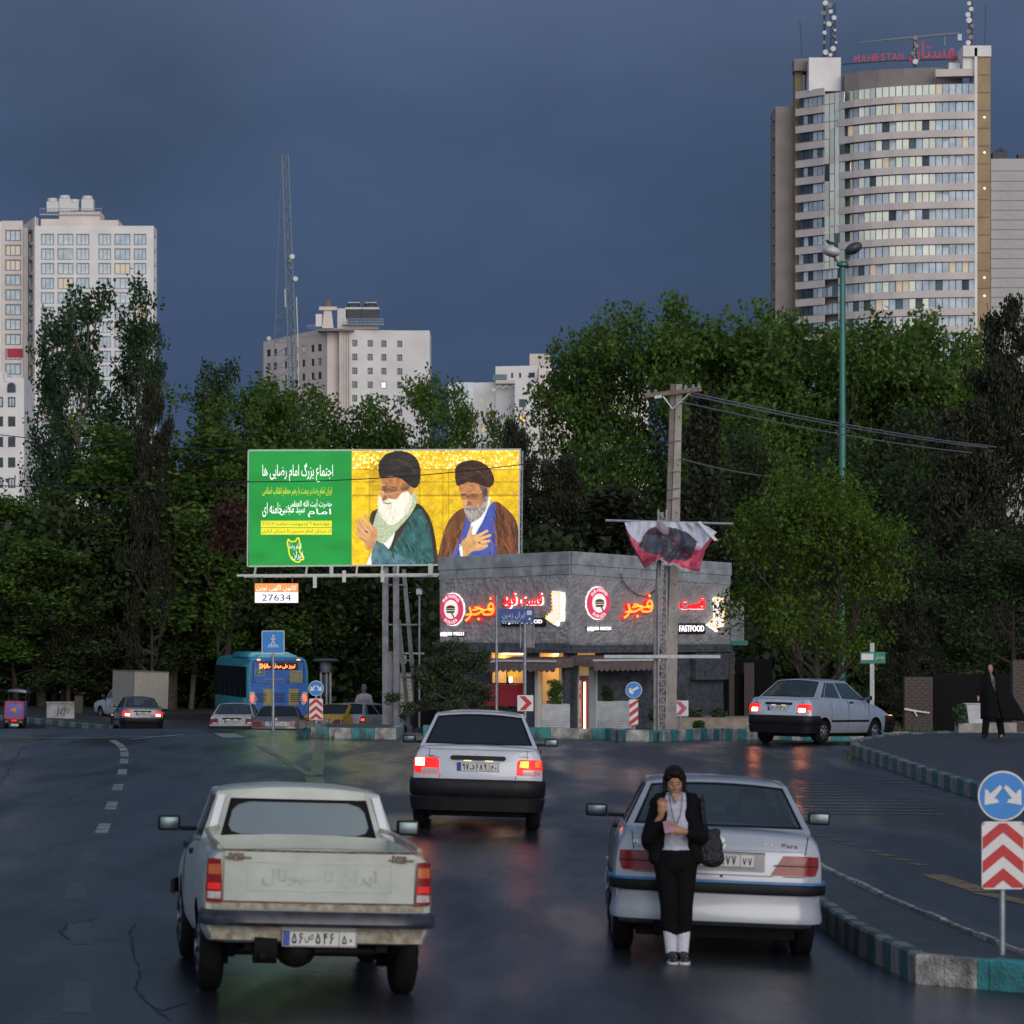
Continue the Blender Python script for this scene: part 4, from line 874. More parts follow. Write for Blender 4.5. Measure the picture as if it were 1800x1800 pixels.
    mb = MB(); mb.box(-.5, -.42, .1, 4.0, .36, .46); mb.box(.42, .5, .1, 4.0, .36, .46); mb.box(-.55, .55, 2.2, 3.9, .30, .42); mb.box(-.66, .66, .3, .7, .42, .5)
    for s in (-.56, .56): mb.tube([(s, .2, .42), (s, .55, .30), (s, .92, .27), (s, 1.3, .30), (s, 1.65, .40)], .03, 6)
    mb.tube([(-.38, -.02, .34), (-.38, .9, .36), (-.30, 2.0, .33)], .028, 10); mb.lathe([(.075, .35), (.075, .8)], 'y', 14, (-.36, 0, .37)); mb.lathe([(.13, -.08), (.13, .08)], 'x', 16, (-.36, .12, .40)) if near else None
    part('chassis', mb, M['dark'], root, smooth=40)
    for s in (-1, 1):
        mb = MB(); mb.box(*sorted((s * .54, s * .74)), 1.26, 1.28, .16, .44); part('mud_flap', mb, M['rubber'], root)
def tag3(o, **k):
    for a, b in k.items(): o[a] = b
CARS = 'cars on the crossroads'
t = thing('pickup_truck', 'old cream pickup with rusty edges driving away on the left, its tailgate shut', 'pickup'); pickup(t, M['cream_paint'], ('۵۶ص۵۴۶', '۵۰')); place(t, -1.37, 27.8, -R(7.6), 0, extra=.0)
t = thing('sedan_car', 'white sedan with glowing brake lights and black bumper in the middle lane', 'car', group=CARS); pride(t, M['white_paint'], ('۹۷د۶۸۹', '۴۰'), 'brake'); place(t, -.44, 48.8, 0, 0, .0)
t = thing('sedan_car', 'pearl white sedan with unlit lamps and blue bumper line, behind the standing woman', 'car', group=CARS); pars(t, M['pearl_paint'], ('۸۷ب۸۷۷', '۷۷'), mat('blue_trim', (.02, .16, .42), .3)); place(t, 1.655, 32.4, R(.6), -.02, .012)
t = thing('sedan_car', 'silver sedan turning right past the tree with rear lights lit, seen from its right side', 'car', group=CARS); pride(t, M['silver_paint'], ('۸۲ن۴۱۳', '۲۰'), 'low', M['glass']); place(t, 5.86, 88.0, R(34), .0)
t = thing('sedan_car', 'dark silver sedan with red rear lights in front of the box truck', 'car', group=CARS); pride(t, mat('dark_silver', (.20, .20, .24), .35, metal=.4, coat=.5), ('۶۸م۷۴۸', '۱۱'), 'low', M['glass'], letters=True); place(t, -14.3, 154, -R(12), .0)  # body paint is a dark silver
t = thing('sedan_car', 'dirty white sedan first from the left in the queue before the bus', 'car', group=CARS); pride(t, M['white_paint_dirty'], ('۴۴ج۹۸۵', '۶۶'), None, M['glass']); place(t, -9.82, 139.5, R(3), .0)
t = thing('sedan_car', 'dark grey sedan between the dirty white sedan and the yellow taxi', 'car', group=CARS); pars(t, M['grey_paint'], ('۹۳ب۳۴۶', '۷۷'), None, None, M['glass_dark'], detail=False); place(t, -8.0, 135, R(1), -.1)
t = thing('taxi_car', 'yellow taxi behind the small chevron board on the traffic island', 'taxi', group=CARS); pars(t, M['yellow_paint'], ('۳۳ت۲۱۴', '۴۴'), None, None, M['glass_dark'], letters=False, detail=False); place(t, -6.85, 143, R(25), -.05)
t = thing('hatchback_car', 'white hatchback with a lit red tail lamp beside the billboard columns', 'car', group=CARS); hatch(t, M['white_paint_dirty'], ('۷۱س۵۵۲', '۲۲'), True); place(t, -6.05, 143.5, R(26), -.0)

# white pickup with a ribbed metal box
t = thing('box_truck', 'small white truck with a ribbed metal cargo box parked facing left under the trees', 'truck'); pickup(t, M['white_paint_dirty'], ('۲۱ط۴۲۸', '۷۸'), near=False, letters=False)
bx = MB(); bx.box(-.80, .80, -.12, 2.15, .66, 2.22); bo = part('cargo_box', bx, mat('ribbed_metal', (.42, .39, .34), .6, metal=.2, var=.15), t)
rib = MB(); rib.box(-.815, -.798, -.12, 2.15, 0, .03); rme = rib.mesh('rib', bpy.data.materials['ribbed_metal']); rib2 = MB(); rib2.box(-.80, .80, -.135, -.118, 0, .03); rme2 = rib2.mesh('rib', bpy.data.materials['ribbed_metal'])
for k in range(22):
    for q in (rme, rme2): o = link('rib', q, bo); o.location = (0, 0, .69 + k * .07)
mb = MB(); mb.box(-.82, -.79, -.14, -.10, .66, 2.22); mb.box(-.82, .82, -.14, 2.17, 2.20, 2.24); part('box_frame', mb, M['rust'], bo)
place(t, -15.5, 170, -R(29), .0)

# city bus
t = thing('city_bus', 'blue city bus with an orange lit route sign behind the queue of cars', 'bus')
blue = mat('bus_blue', (.03, .17, .60), .35, coat=.5, var=.15); teal = mat('bus_teal', (.05, .42, .52), .35, coat=.5, var=.15)
def busring(y, k, zt):
    h = [(0, .38), (1.15 * k, .38), (1.24 * k, .45), (1.25 * k, 1.2), (1.24 * k, 2.3), (1.20 * k, zt - .35), (1.12 * k, zt - .12), (.95 * k, zt - .02), (0, zt + .03)]
    return [(x, y, z) for x, z in h] + [(-x, y, z) for x, z in h[-2:0:-1]]
rs = [busring(0, .97, 3.0), busring(.06, 1, 3.03), busring(2, 1, 3.03), busring(10.6, 1, 3.03), busring(11, .96, 2.95)]
mb = MB(); m = len(rs[0]); mb.add([p for r_ in rs for p in r_], [(j * m + k, j * m + (k + 1) % m, (j + 1) * m + (k + 1) % m, (j + 1) * m + k) for j in range(4) for k in range(m)] + [tuple(range(m))[::-1], tuple(range(4 * m, 5 * m))])
part('body', mb, teal, t, smooth=35)
mb = MB(); q = [(x, z) for x, y, z in busring(0, .94, 2.98)]; mb.prism(q, -.02, .0); part('rear_panel', mb, blue, t)
mb = MB(); mb.prism([(-1.1, 3.0), (-.95, 3.22), (.55, 3.22), (.95, 3.05), (1.0, 3.0)], 1.2, 6.5); mb.prism([(-.9, 2.98), (-.75, 3.1), (.75, 3.1), (.9, 2.98)], .3, 1.2); part('roof_pod', mb, teal, t, bev=.08)
def frame(x0, x1, z0, z1, wd, y, m_, nm, par):
    mb = MB(); mb.box(x0, x1, y, y + .015, z0, z0 + wd); mb.box(x0, x1, y, y + .015, z1 - wd, z1); mb.box(x0, x0 + wd, y, y + .015, z0, z1); mb.box(x1 - wd, x1, y, y + .015, z0, z1); return part(nm, mb, m_, par)
frame(-1.06, 1.06, 1.98, 2.86, .03, -.032, M['black'], 'rear_frame', t)
mb = MB(); mb.box(-1.0, 1.0, -.03, -.018, 2.05, 2.46); part('advert_panel', mb, mat('advert_blue', (.03, .16, .58), .4), t)
mb = MB(); mb.box(-.8, .8, -.035, -.018, 2.50, 2.80); led = part('route_sign', mb, M['black'], t); M['led'] = emitmat('led', (1, .16, .03), 7)
text('route_lettering', 'SNA-', (-.57, 2.65), .45, .20, M['led'], led, ext=.01, y=-.037, bold=.025); text('route_lettering', fa('تبریز طی میدان'), (.22, 2.64), .92, .20, M['led'], led, ext=.01, y=-.037, bold=.012)
mb = MB(); mb.box(-.98, -.58, -.04, -.02, 2.25, 2.52); e = part('crest_panel', mb, mat('crest_green', (.05, .22, .14), .5), t); frame(-.97, -.59, 2.26, 2.51, .012, -.05, M['plate'], 'crest_border', e); mb = MB(); mb.prism([(-.9, 2.42), (-.78, 2.38), (-.66, 2.42), (-.78, 2.34)], -.05, -.04); mb.lathe([(.03, -.05), (.03, -.04)], 'y', 8, (-.78, 0, 2.45)); part('crest_mark', mb, M['plate'], e)
mb = MB(); mb.box(.46, .98, -.045, -.02, 1.98, 2.46); e = part('notice_panel', mb, mat('notice_yellow', (.40, .36, .13), .5), t)
for k in range(4): text('notice_lettering', fa(['ورود', 'خروج ممنوع', 'شهروندان', 'گرامی'][k]), (.72, 2.38 - k * .11), .42, .075, M['plate_blue'], e, ext=.003, y=-.048)
for k, s in enumerate(('اتوبوسرانی تهران و حومه', 'شرکت واحد اتوبوسرانی تهران سامانه حمل و نقل')): text('panel_lettering', fa(s), (-.2 - .1 * k, 2.13 - .12 * k), [.75, 1.2][k], .075, M['plate'], t, ext=.003, y=-.034)
for s in (-1, 1):
    mb = MB(); mb.box(s * .82 - .06, s * .82 + .06, -.045, -.01, 2.88, 2.93); part('marker_lamp', mb, M['led'], t)
    mb = MB(); mb.tube([(s * 1.12, -.03, 1.22), (s * 1.10, -.04, 1.36), (s * 1.03, -.04, 1.46)], [.05, .06, .03], 8); part('tail_lamp', mb, emitmat('bus_tail', (1, .06, .02), 4), t)
    mb = MB(); mb.prism([(s * .98, 1.05), (s * 1.12, 1.1), (s * 1.2, 1.6), (s * 1.0, 1.6), (s * .86, 1.3)], -.03, -.018); part('lamp_surround', mb, M['plate'], t)
for x in (-.75, 0, .72):
    for k in range(5): mb = MB(); mb.box(x - .24, x + .24, -.035, -.015, 1.18 + k * .08, 1.215 + k * .08); part('vent_slat', mb, M['black'], t)
for x in (-.42, .62): mb = MB(); mb.box(x - .2, x + .2, -.03, -.017, 1.05, 1.72); part('yellow_panel', mb, bpy.data.materials['notice_yellow'], t)
for k in range(6):
    mb = MB(); mb.box(-1.262, -1.235, .55 + k * 1.7, 2.12 + k * 1.7, 1.35, 2.62); part('side_window', mb, M['glass_dark'], t); mb = MB(); mb.box(1.235, 1.262, .55 + k * 1.7, 2.12 + k * 1.7, 1.35, 2.62); part('side_window', mb, M['glass_dark'], t)
for y in (2.6, 8.4):
    for s in (-1, 1): mb = MB(); mb.lathe([(.30, -.14), (.48, -.14), (.5, -.1), (.5, .1), (.48, .14), (.3, .14)], 'x', 22, (s * 1.12, y, .5)); part('wheel', mb, M['rubber'], t, smooth=40)
mb = MB(); mb.box(-1.2, 1.2, -.06, .1, .4, .62); part('rear_bumper', mb, M['bumper'], t)
place(t, -9.53, 162.5, -R(11.5), .0)

# three-wheeled delivery trike
t = thing('cargo_trike', 'three wheeled delivery trike with purple box and dark canopy at the left edge', 'trike')
pur = mat('box_purple', (.16, .14, .48), .5); mb = MB(); mb.box(-.37, .37, 0, 1.1, .42, 1.12); b = part('cargo_box', mb, pur, t, bev=.02)
frame(-.37, .37, .42, 1.12, .07, -.02, mat('trike_red', (.50, .06, .08), .5), 'red_border', b)
mb = MB(); mb.prism([(-.12, .72), (.0, .72), (.0, .66), (.14, .78), (.0, .9), (.0, .84), (-.12, .84)], -.03, -.01); part('orange_emblem', mb, mat('orange', (.7, .25, .03), .5), b)
mb = MB(); mb.box(-.36, .36, .02, 1.2, .26, .42); part('frame', mb, M['black'], t)
for x, y in ((-.34, .35), (.34, .35), (0, 2.0)): mb = MB(); mb.lathe([(.12, -.06), (.24, -.06), (.26, -.03), (.26, .03), (.24, .06), (.12, .06)], 'x', 18, (x, y, .26)); part('wheel', mb, M['rubber'], t, smooth=40)
mb = MB(); mb.prism([(-.40, 1.46), (.40, 1.42), (.36, 1.54), (-.02, 1.60), (-.32, 1.56)], .7, 2.1); part('canopy', mb, M['grey_paint'], t, bev=.03)
mb = MB(); [mb.tube([(s * .33, y, 1.05), (s * .33, y, 1.5)], .02, 6) for s in (-1, 1) for y in (.9, 1.9)]; part('canopy_post', mb, M['black'], t)
mb = MB(); mb.box(-.3, .3, 1.15, 1.5, .6, .75); mb.box(-.25, .25, 1.5, 2.1, .3, .5); mb.tube([(-.3, 1.9, 1.0), (0, 1.95, 1.05), (.3, 1.9, 1.0)], .02, 6); part('seat', mb, M['black'], t)
for s in (-.28, .26): mb = MB(); mb.box(s - .05, s + .05, -.01, .02, .29, .36); part('tail_lamp', mb, M['lamp_amber'], t)
mb = MB(); mb.box(-.1, .1, -.02, .02, .34, .40); part('reflector', mb, M['lamp_on'], t)
numplate(t, .02, -.02, .20, ('۱۲۳', '۴۵'), w=.34, h=.1, letters=False)
place(t, -19.4, 155, 0, .0)
# ------------------------------------------------------------------ towers and far buildings
def wall_holes(mb, us, vs, x0, x1, z0, z1, y0, y1):
    """wall slab between x0..x1, z0..z1 with openings us x vs left free"""
    z = z0
    for a, b in sorted(vs):
        if a > z: mb.box(x0, x1, y0, y1, z, a)
        x = x0
        for c, d in sorted(us):
            if c > x: mb.box(x, c, y0, y1, a, b)
            x = d
        if x < x1: mb.box(x, x1, y0, y1, a, b)
        z = b
    if z < z1: mb.box(x0, x1, y0, y1, z, z1)
def winmesh(w, h, fw, mull, fm, depth=.12):
    mb = MB(); mb.box(0, w, 0, depth, 0, fw); mb.box(0, w, 0, depth, h - fw, h); mb.box(0, fw, 0, depth, fw, h - fw); mb.box(w - fw, w, 0, depth, fw, h - fw)
    for m in mull: mb.box(m * w - fw * .35, m * w + fw * .35, .01, depth - .01, fw, h - fw)
    fr = mb.mesh('window', fm); mb = MB(); mb.box(fw * .5, w - fw * .5, depth * .5, depth * .5 + .03, fw * .5, h - fw * .5); return fr, mb
def buildwin(root, Mx, us, vs, fw, mull, fm, panes, rng, yo=.25, skip=lambda i, j: False):
    cache = {}
    for i, (a, b) in enumerate(us):
        for j, (c, d) in enumerate(vs):
            if skip(i, j): continue
            k = (round(b - a, 2), round(d - c, 2))
            if k not in cache:
                fr, mb = winmesh(b - a, d - c, fw, mull, fm); cache[k] = (fr, [mb.mesh('pane', p) for p, wt in panes])
            fr, pm = cache[k]; o = link('window', fr, root, Mx @ Matrix.Translation((a, yo, c)))
            p = link('pane', rng.choices(pm, [q[1] for q in panes])[0], o); p.rotation_euler = (rng.uniform(-.01, .01), 0, rng.uniform(-.02, .02))
def Mface(p0, p1):                 # local x from p0 to p1 along a facade, y into the building
    p0, p1 = Vector(p0), Vector(p1); t = (p1 - p0); t.z = 0; t.normalize()
    m = Matrix((t, Vector((-t.y, t.x, 0)), Vector((0, 0, 1)))).transposed().to_4x4(); m.translation = p0; return m
a = lambda k, *x, **y: M.__setitem__(k, mat(k, *x, **y))
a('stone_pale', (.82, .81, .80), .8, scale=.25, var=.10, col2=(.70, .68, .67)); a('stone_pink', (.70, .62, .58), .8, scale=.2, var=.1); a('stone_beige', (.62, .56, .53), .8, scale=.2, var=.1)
a('stone_brown', (.25, .215, .21), .8, scale=.3); a('gold_panel', (.30, .20, .10), .5, scale=.3, var=.2); a('frame_blue', (.20, .26, .30), .6); a('frame_dark', (.05, .06, .07), .6)
a('glass_sky', (.55, .62, .66), .12, metal=.75, scale=.4, var=.25); a('glass_sunset_sheen', (.95, .90, .72), .10, metal=.9, scale=.3, var=.15); a('glass_night', (.05, .07, .09), .1, metal=.3, scale=.4, var=.4); a('curtain', (.62, .70, .74), .6, scale=1, var=.15)  # gold panes: reflection of the sunset sky tinted into the glass colour
a('glass_teal', (.10, .16, .17), .15, metal=.4); M['win_lit'] = emitmat('win_lit', (1, .62, .25), 1.0); M['win_dimlit'] = emitmat('win_dimlit', (1, .75, .5), .35, (.3, .28, .25)); M['red_curtain'] = mat('red_curtain', (.42, .03, .08), .7); a('roof_grey', (.5, .5, .51), .8); a('sign_red', (.50, .02, .04), .5, emit=(1, .05, .1), es=.06)
rg = random.Random(11)
# left apartment tower
D = 840.0; s = F / D
def W(px, py, d=D): return P(px, py, d)
t = thing('apartment_tower', 'pale apartment tower with grid of large windows behind the poplars, cooling units on roof', 'building', (W(170, 1080).x, D, -5)); inv = t.matrix_basis.inverted() if False else Matrix.Translation(-Vector(t.location))
base = -5
def facade(name, root, inv, pA, dA, pB, dB, top, zb, cols, rows, fw, mull, fm, panes, wallm, thick=.35, yo=.22, skip=lambda i, j: False, back=25):
    A_, B_ = P(pA, top, dA), P(pB, top, dB); z1 = A_.z; A_.z = 0; B_.z = 0; w_ = (B_ - A_).length; Mx = inv @ Mface(A_, B_)
    us = [((c0 - pA) / (pB - pA) * w_, (c1 - pA) / (pB - pA) * w_) for c0, c1 in cols]; k = F / dA
    vs = [(CAM_H + (HOR - r1) / k, CAM_H + (HOR - r0) / k) for r0, r1 in rows]
    mb = MB(); wall_holes(mb, us, vs, 0, w_, zb, z1, 0, thick); mb.box(0, w_, thick + .15, thick + .35, zb, z1 - .3)
    part(name, mb, wallm, root, M=Mx); buildwin(root, Mx, us, vs, fw, mull, fm, panes, rg, yo, skip); return Mx, w_, z1
rows = [(411 + k * 25.7, 431 + k * 25.7) for k in range(15)]
cols = [(72, 95), (101, 129), (134, 157), (173, 195), (201, 229), (235, 257)]
pn = [(M['curtain'], 5), (M['glass_sky'], 5), (M['win_dimlit'], .25)]
facade('front_wall', t, inv, 61, D, 270, D, 397, base, cols, rows, .2, (.36, .68), M['frame_blue'], pn, M['stone_pale'])
facade('side_wall', t, inv, 40, D + 20, 61.2, D + .2, 397, base, [(42, 47.5), (49.5, 57.5)], [(415 + k * 25.9, 436 + k * 25.9) for k in range(15)], .28, (.5,), M['frame_blue'], [(M['glass_sky'], 1)], M['stone_pink'])  # pink tone puts warm evening light on the left face into colour
facade('corner_wall', t, inv, 270.2, D, 276, D + 9, 397, base, [(271.5, 273.8)], [(413 + k * 25.7, 433 + k * 25.7) for k in range(15)], .25, (), M['frame_blue'], [(M['glass_night'], 1)], M['stone_pale'])
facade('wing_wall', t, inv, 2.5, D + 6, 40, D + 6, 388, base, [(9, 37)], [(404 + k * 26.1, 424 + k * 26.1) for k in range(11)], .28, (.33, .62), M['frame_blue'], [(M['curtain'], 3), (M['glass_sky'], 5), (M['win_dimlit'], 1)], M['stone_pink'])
facade('wing_wall', t, inv, -30, D + 4, 2.3, D + 6, 388, base, [(-22, -1)], [(408 + k * 26.1, 424 + k * 26.1) for k in range(11)], .28, (.5,), M['frame_blue'], [(M['glass_sky'], 1)], M['stone_pale'])
pz = inv @ P(6, 616, D + 5.9); mb = MB(); mb.box(pz.x + .8, pz.x + 4.2, pz.y, pz.y + .15, pz.z - 1.5, pz.z + .4); part('red_curtain', mb, M['red_curtain'], t)
c1 = inv @ W(0, 400, D); mb = MB(); mb.box((W(40, 0).x - t.location.x), W(268, 0, D + 36).x - t.location.x, 10, 34, 0, W(0, 400).z + 4.6); mb.box(W(-30, 0).x - t.location.x, W(41, 0).x - t.location.x, 8, 30, 0, W(0, 391).z + 4.6); part('core', mb, M['stone_pale'], t)
def bxp(mb, root, x0, y0, x1, y1, d, dd):      # box seen at pixel rectangle, depth d, dd deep
    a, b = P(x0, y1, d) - root.location, P(x1, y0, d) - root.location; mb.box(a.x, b.x, a.y, a.y + dd, a.z, b.z)
for (x0, y0, x1, y1) in ((104, 372, 176, 398), (72, 385, 104, 398), (176, 387, 208, 398)):
    mb = MB(); bxp(mb, t, x0, y0, x1, y1, D + 12, 9); o = part('plant_room', mb, M['stone_pink'], t)
mb = MB(); bxp(mb, t, 70, 376, 178, 378, D + 11.5, .1); [bxp(mb, t, x, 366, x + .6, 376, D + 11.5, .1) for x in range(70, 180, 6)]; bxp(mb, t, 70, 366, 178, 366.8, D + 11.5, .1); part('roof_railing', mb, M['galv'], t)
for (x0, y0, x1, y1) in ((82, 350, 103, 372), (104, 345, 124, 371), (124, 352, 138, 370), (143, 346, 164, 370)):
    mb = MB(); bxp(mb, t, x0, y0 + 4, x1, y1, D + 13, 3.0); p = P((x0 + x1) / 2, y0 + 4, D + 14.5) - t.location; mb.lathe([(1.1, p.z - .05), (1.1, p.z + .6), (.8, p.z + .7)], 'z', 14, (p.x, p.y, 0)); bxp(mb, t, x0 + 3, y1 - 8, x0 + 8, y1 - 4, D + 12.95, .1); part('cooling_unit', mb, M['plate'], t)
# lower neighbour with an arched window at the left edge
D2 = 620.0; t = thing('apartment_building', 'lower pale apartment block with an arched top window at the left edge', 'building', (P(10, 1080, D2).x, D2, -5)); inv = Matrix.Translation(-Vector(t.location))
facade('front_wall', t, inv, -60, D2, 42, D2, 664, -5, [(-8, 5.5), (14, 27)], [(698, 716), (732, 750), (768, 786), (804, 822), (840, 858), (876, 894)], .2, (.5,), M['frame_dark'], [(M['glass_night'], 3), (M['glass_sky'], 1)], M['stone_pale'], yo=.15)
mb = MB(); p = P(20, 690, D2 - .1) - t.location; q = [(p.x + (.6 * math.cos(k * math.pi / 10)), p.z + .6 * math.sin(k * math.pi / 10) + .9) for k in range(11)]; q = [(p.x + .6, p.z)] + q + [(p.x - .6, p.z)]; mb.prism(q, p.y, p.y + .2); part('arched_window', mb, M['glass_night'], t); mb = MB(); mb.prism([(p.x + (x - p.x) * 1.18, p.z + (z - p.z) * 1.08) for x, z in q], p.y + .05, p.y + .15); part('window_frame', mb, M['frame_blue'], t)
mb = MB(); bxp(mb, t, -60, 655, 8, 665, D2 + .5, 10); bxp(mb, t, 8, 655, 12, 670, D2 - .3, .6); bxp(mb, t, -60, 664, 42, 900, D2 + 1, 14); part('block', mb, M['stone_pale'], t)
t2 = thing('apartment_building', 'grey stepped block showing beside the trunk of the leftmost poplar', 'building', (P(70, 1080, 700).x, 700, -5)); inv = Matrix.Translation(-Vector(t2.location))
facade('front_wall', t2, inv, 42, 700, 115, 700, 760, -5, [(55, 66), (74, 84), (92, 102)], [(776, 792), (812, 828), (848, 864)], .2, (.5,), M['frame_blue'], [(M['glass_sky'], 1)], M['stone_pale'])
mb = MB(); bxp(mb, t2, 42, 762, 115, 900, 701, 12); part('block', mb, M['stone_pale'], t2)

# middle block with small square windows
D3 = 875.0; t = thing('office_block', 'cream block with small square windows and rooftop cooling units beside the lattice mast', 'building', (P(610, 1080, D3).x, D3, -5)); inv = Matrix.Translation(-Vector(t.location))
small = [(M['glass_night'], 5), (M['glass_sky'], 1), (M['win_dimlit'], .3)]
rows = [(597 + k * 24.3, 608.5 + k * 24.3) for k in range(9)]
facade('front_wall', t, inv, 597, D3, 755.5, D3 + 5, 579, -5, [(619, 628), (646, 655), (670, 679), (698, 707)], rows, .16, (.5,), M['frame_dark'], small, M['stone_pale'])
facade('side_wall', t, inv, 463, D3 + 26, 575, D3 + 3, 600, -5, [(468, 476), (481, 487), (500, 505), (521, 526.5), (531, 537), (547, 553), (558.5, 565.5)], [(615.5 + k * 24, 628 + k * 24) for k in range(8)], .16, (.5,), M['frame_dark'], small, M['stone_pink'], yo=.2)  # left face's pinker stone colour holds the evening light
mb = MB(); A_, B_ = P(463, 600, D3 + 26) - t.location, P(575, 575.5, D3 + 3) - t.location; mb.add([(A_.x, A_.y, A_.z - .1), (B_.x, B_.y, A_.z - .1), (B_.x, B_.y, B_.z), (B_.x, B_.y + .5, A_.z - .1), (A_.x, A_.y + .5, A_.z - .1), (B_.x, B_.y + .5, B_.z)], [(0, 1, 2), (4, 5, 3), (0, 2, 5, 4), (1, 3, 5, 2), (0, 4, 3, 1)]); part('parapet', mb, M['stone_pink'], t)
mb = MB(); bxp(mb, t, 575, 577, 597, 900, D3 + 2, 2)
for k in range(5): bxp(mb, t, 596.5 + k * 4.3, 579, 598.5 + k * 4.3, 820, D3 - .3, .6)
part('stair_core', mb, M['stone_pink'], t)
mb = MB(); bxp(mb, t, 575, 581, 755, 900, D3 + 6, 20); bxp(mb, t, 500, 604, 600, 900, D3 + 26, 10); part('core', mb, M['stone_pale'], t)
mb = MB(); bxp(mb, t, 558, 578.5, 622, 581.5, D3 - 2, 8); part('roof_slab', mb, M['stone_brown'], t)
mb = MB(); a0, b0 = P(566, 577, D3) - t.location, P(586, 545, D3) - t.location; cx = (a0.x + b0.x) / 2; mb.add([(a0.x, a0.y, a0.z), (b0.x, a0.y, a0.z), (b0.x, a0.y + 2.5, a0.z), (a0.x, a0.y + 2.5, a0.z), (cx - .8, a0.y + .3, b0.z), (cx + .8, a0.y + .3, b0.z), (cx + .8, a0.y + 2, b0.z), (cx - .8, a0.y + 2, b0.z)], [(3, 2, 1, 0), (4, 5, 6, 7), (0, 1, 5, 4), (1, 2, 6, 5), (2, 3, 7, 6), (3, 0, 4, 7)]); bxp(mb, t, 561, 539, 592, 545, D3 - .2, 3.2); part('chimney', mb, M['stone_pink'], t)
mb = MB(); bxp(mb, t, 574, 527, 582, 539, D3 + .5, 1); part('chimney_cap', mb, M['rust'], t)
mb = MB(); bxp(mb, t, 555, 552, 566, 574, D3 + .5, 2.5); part('plant_room', mb, M['stone_pale'], t)
mb = MB(); bxp(mb, t, 593, 542, 610, 578, D3 + 1, 4); part('plant_room', mb, M['plate'], t)
for x0 in (608, 638): mb = MB(); bxp(mb, t, x0, 543, x0 + 27, 560, D3 + 1, 3); p = P(x0 + 13, 543, D3 + 2.5) - t.location; mb.lathe([(1.5, p.z), (1.5, p.z + .8), (1.3, p.z + 1)], 'z', 16, (p.x, p.y, 0)); part('cooling_unit', mb, M['frame_dark'], t); mb = MB(); bxp(mb, t, x0 - 1, 540, x0 + 28, 543.5, D3 + .8, 3.4); bxp(mb, t, x0 + 4, 531, x0 + 24, 532.5, D3 + 1, 2); part('unit_hood', mb, M['plate'], t)
mb = MB(); bxp(mb, t, 600, 570, 665, 578.5, D3 + 1.5, 3); part('plinth', mb, M['stone_pale'], t)
mb = MB(); bxp(mb, t, 602, 569.5, 675, 570.5, D3 - 1, 4)
for k in range(15): bxp(mb, t, 603 + k * 5, 560, 603.6 + k * 5, 570, D3 - 1, .1)
bxp(mb, t, 602, 560, 675, 560.8, D3 - 1, .1); bxp(mb, t, 602, 565, 675, 565.5, D3 - 1, .1); part('roof_railing', mb, M['galv'], t)
mb = MB(); [bxp(mb, t, 540 + k * 4, 571, 540.6 + k * 4, 578, D3 + 1, .1) for k in range(6)]; bxp(mb, t, 540, 571, 562, 571.6, D3 + 1, .1); part('roof_railing', mb, M['galv'], t)
mb = MB(); p = P(472.5, 595, D3 + 24) - t.location; mb.lathe([(.35, -.1), (.5, 0), (.3, .1)], 'y', 14, (p.x, p.y, p.z)); mb.box(p.x - .05, p.x + .05, p.y, p.y + .1, p.z - 1.3, p.z); part('dish', mb, M['plate'], t)

# stepped apartment block right of it
D4 = 640.0; t = thing('apartment_building', 'stepped cream apartment block with a few lit windows left of the tall tree', 'building', (P(900, 1080, D4).x, D4, -5)); inv = Matrix.Translation(-Vector(t.location))
lit = [(M['glass_night'], 4), (M['win_lit'], 2), (M['glass_teal'], 2)]
facade('upper_wall', t, inv, 871, D4, 946, D4 - 2, 644, -5, [(898, 902), (912, 916), (929, 940)], [(656, 665)], .08, (.5,), M['frame_dark'], [(M['glass_night'], 1)], M['stone_pale'])
facade('front_wall', t, inv, 905, D4 - 6, 947, D4 - 7, 668, -5, [(912, 924)], [(702, 716), (729, 742), (754, 764), (778, 790), (804, 816)], .12, (.5,), M['frame_dark'], lit, M['stone_pale'])
facade('wing_wall', t, inv, 947.2, D4 - 7, 1140, D4 - 1, 645, -5, [(950, 958), (968, 976), (988, 997), (1010, 1018), (1032, 1042), (1056, 1066), (1085, 1094), (1110, 1118)], [(680, 691), (706, 717), (733, 744), (760, 771), (788, 799), (815, 826), (843, 854), (870, 881)], .12, (.5,), M['frame_dark'], [(M['glass_night'], 5), (M['win_lit'], 1.6), (M['glass_sky'], 2)], M['stone_pink'])
facade('low_wall', t, inv, 788, D4 + 4, 905, D4 - 1, 674, -5, [(812, 817), (845, 850), (855, 861), (865, 871), (884, 891)], [(724, 735), (752, 762), (780, 790)], .08, (.5,), M['frame_dark'], lit, M['stone_pale'])
mb = MB(); bxp(mb, t, 931, 622, 968, 646, D4 + 6, 8); part('stair_head', mb, M['stone_beige'], t)
mb = MB(); bxp(mb, t, 871, 668, 935, 674, D4 - 3, 4); [mb.tube([tuple(P(872 + 12 * k, 682, D4 - 3.4) - t.location), tuple(P(878 + 12 * k, 678, D4 - 3.4) - t.location), tuple(P(884 + 12 * k, 682, D4 - 3.4) - t.location)], .12, 6) for k in range(5)]; part('balcony', mb, M['stone_beige'], t)
mb = MB(); bxp(mb, t, 866, 658, 891, 667, D4 - 1, 1); part('balcony_glass', mb, M['glass_teal'], t)
mb = MB(); bxp(mb, t, 789, 672, 833, 735, D4 - 2, 4); part('blue_white_bay', mb, M['curtain'], t)
mb = MB(); bxp(mb, t, 790, 680, 1140, 1000, D4 + 8, 10); part('core', mb, M['stone_pale'], t)
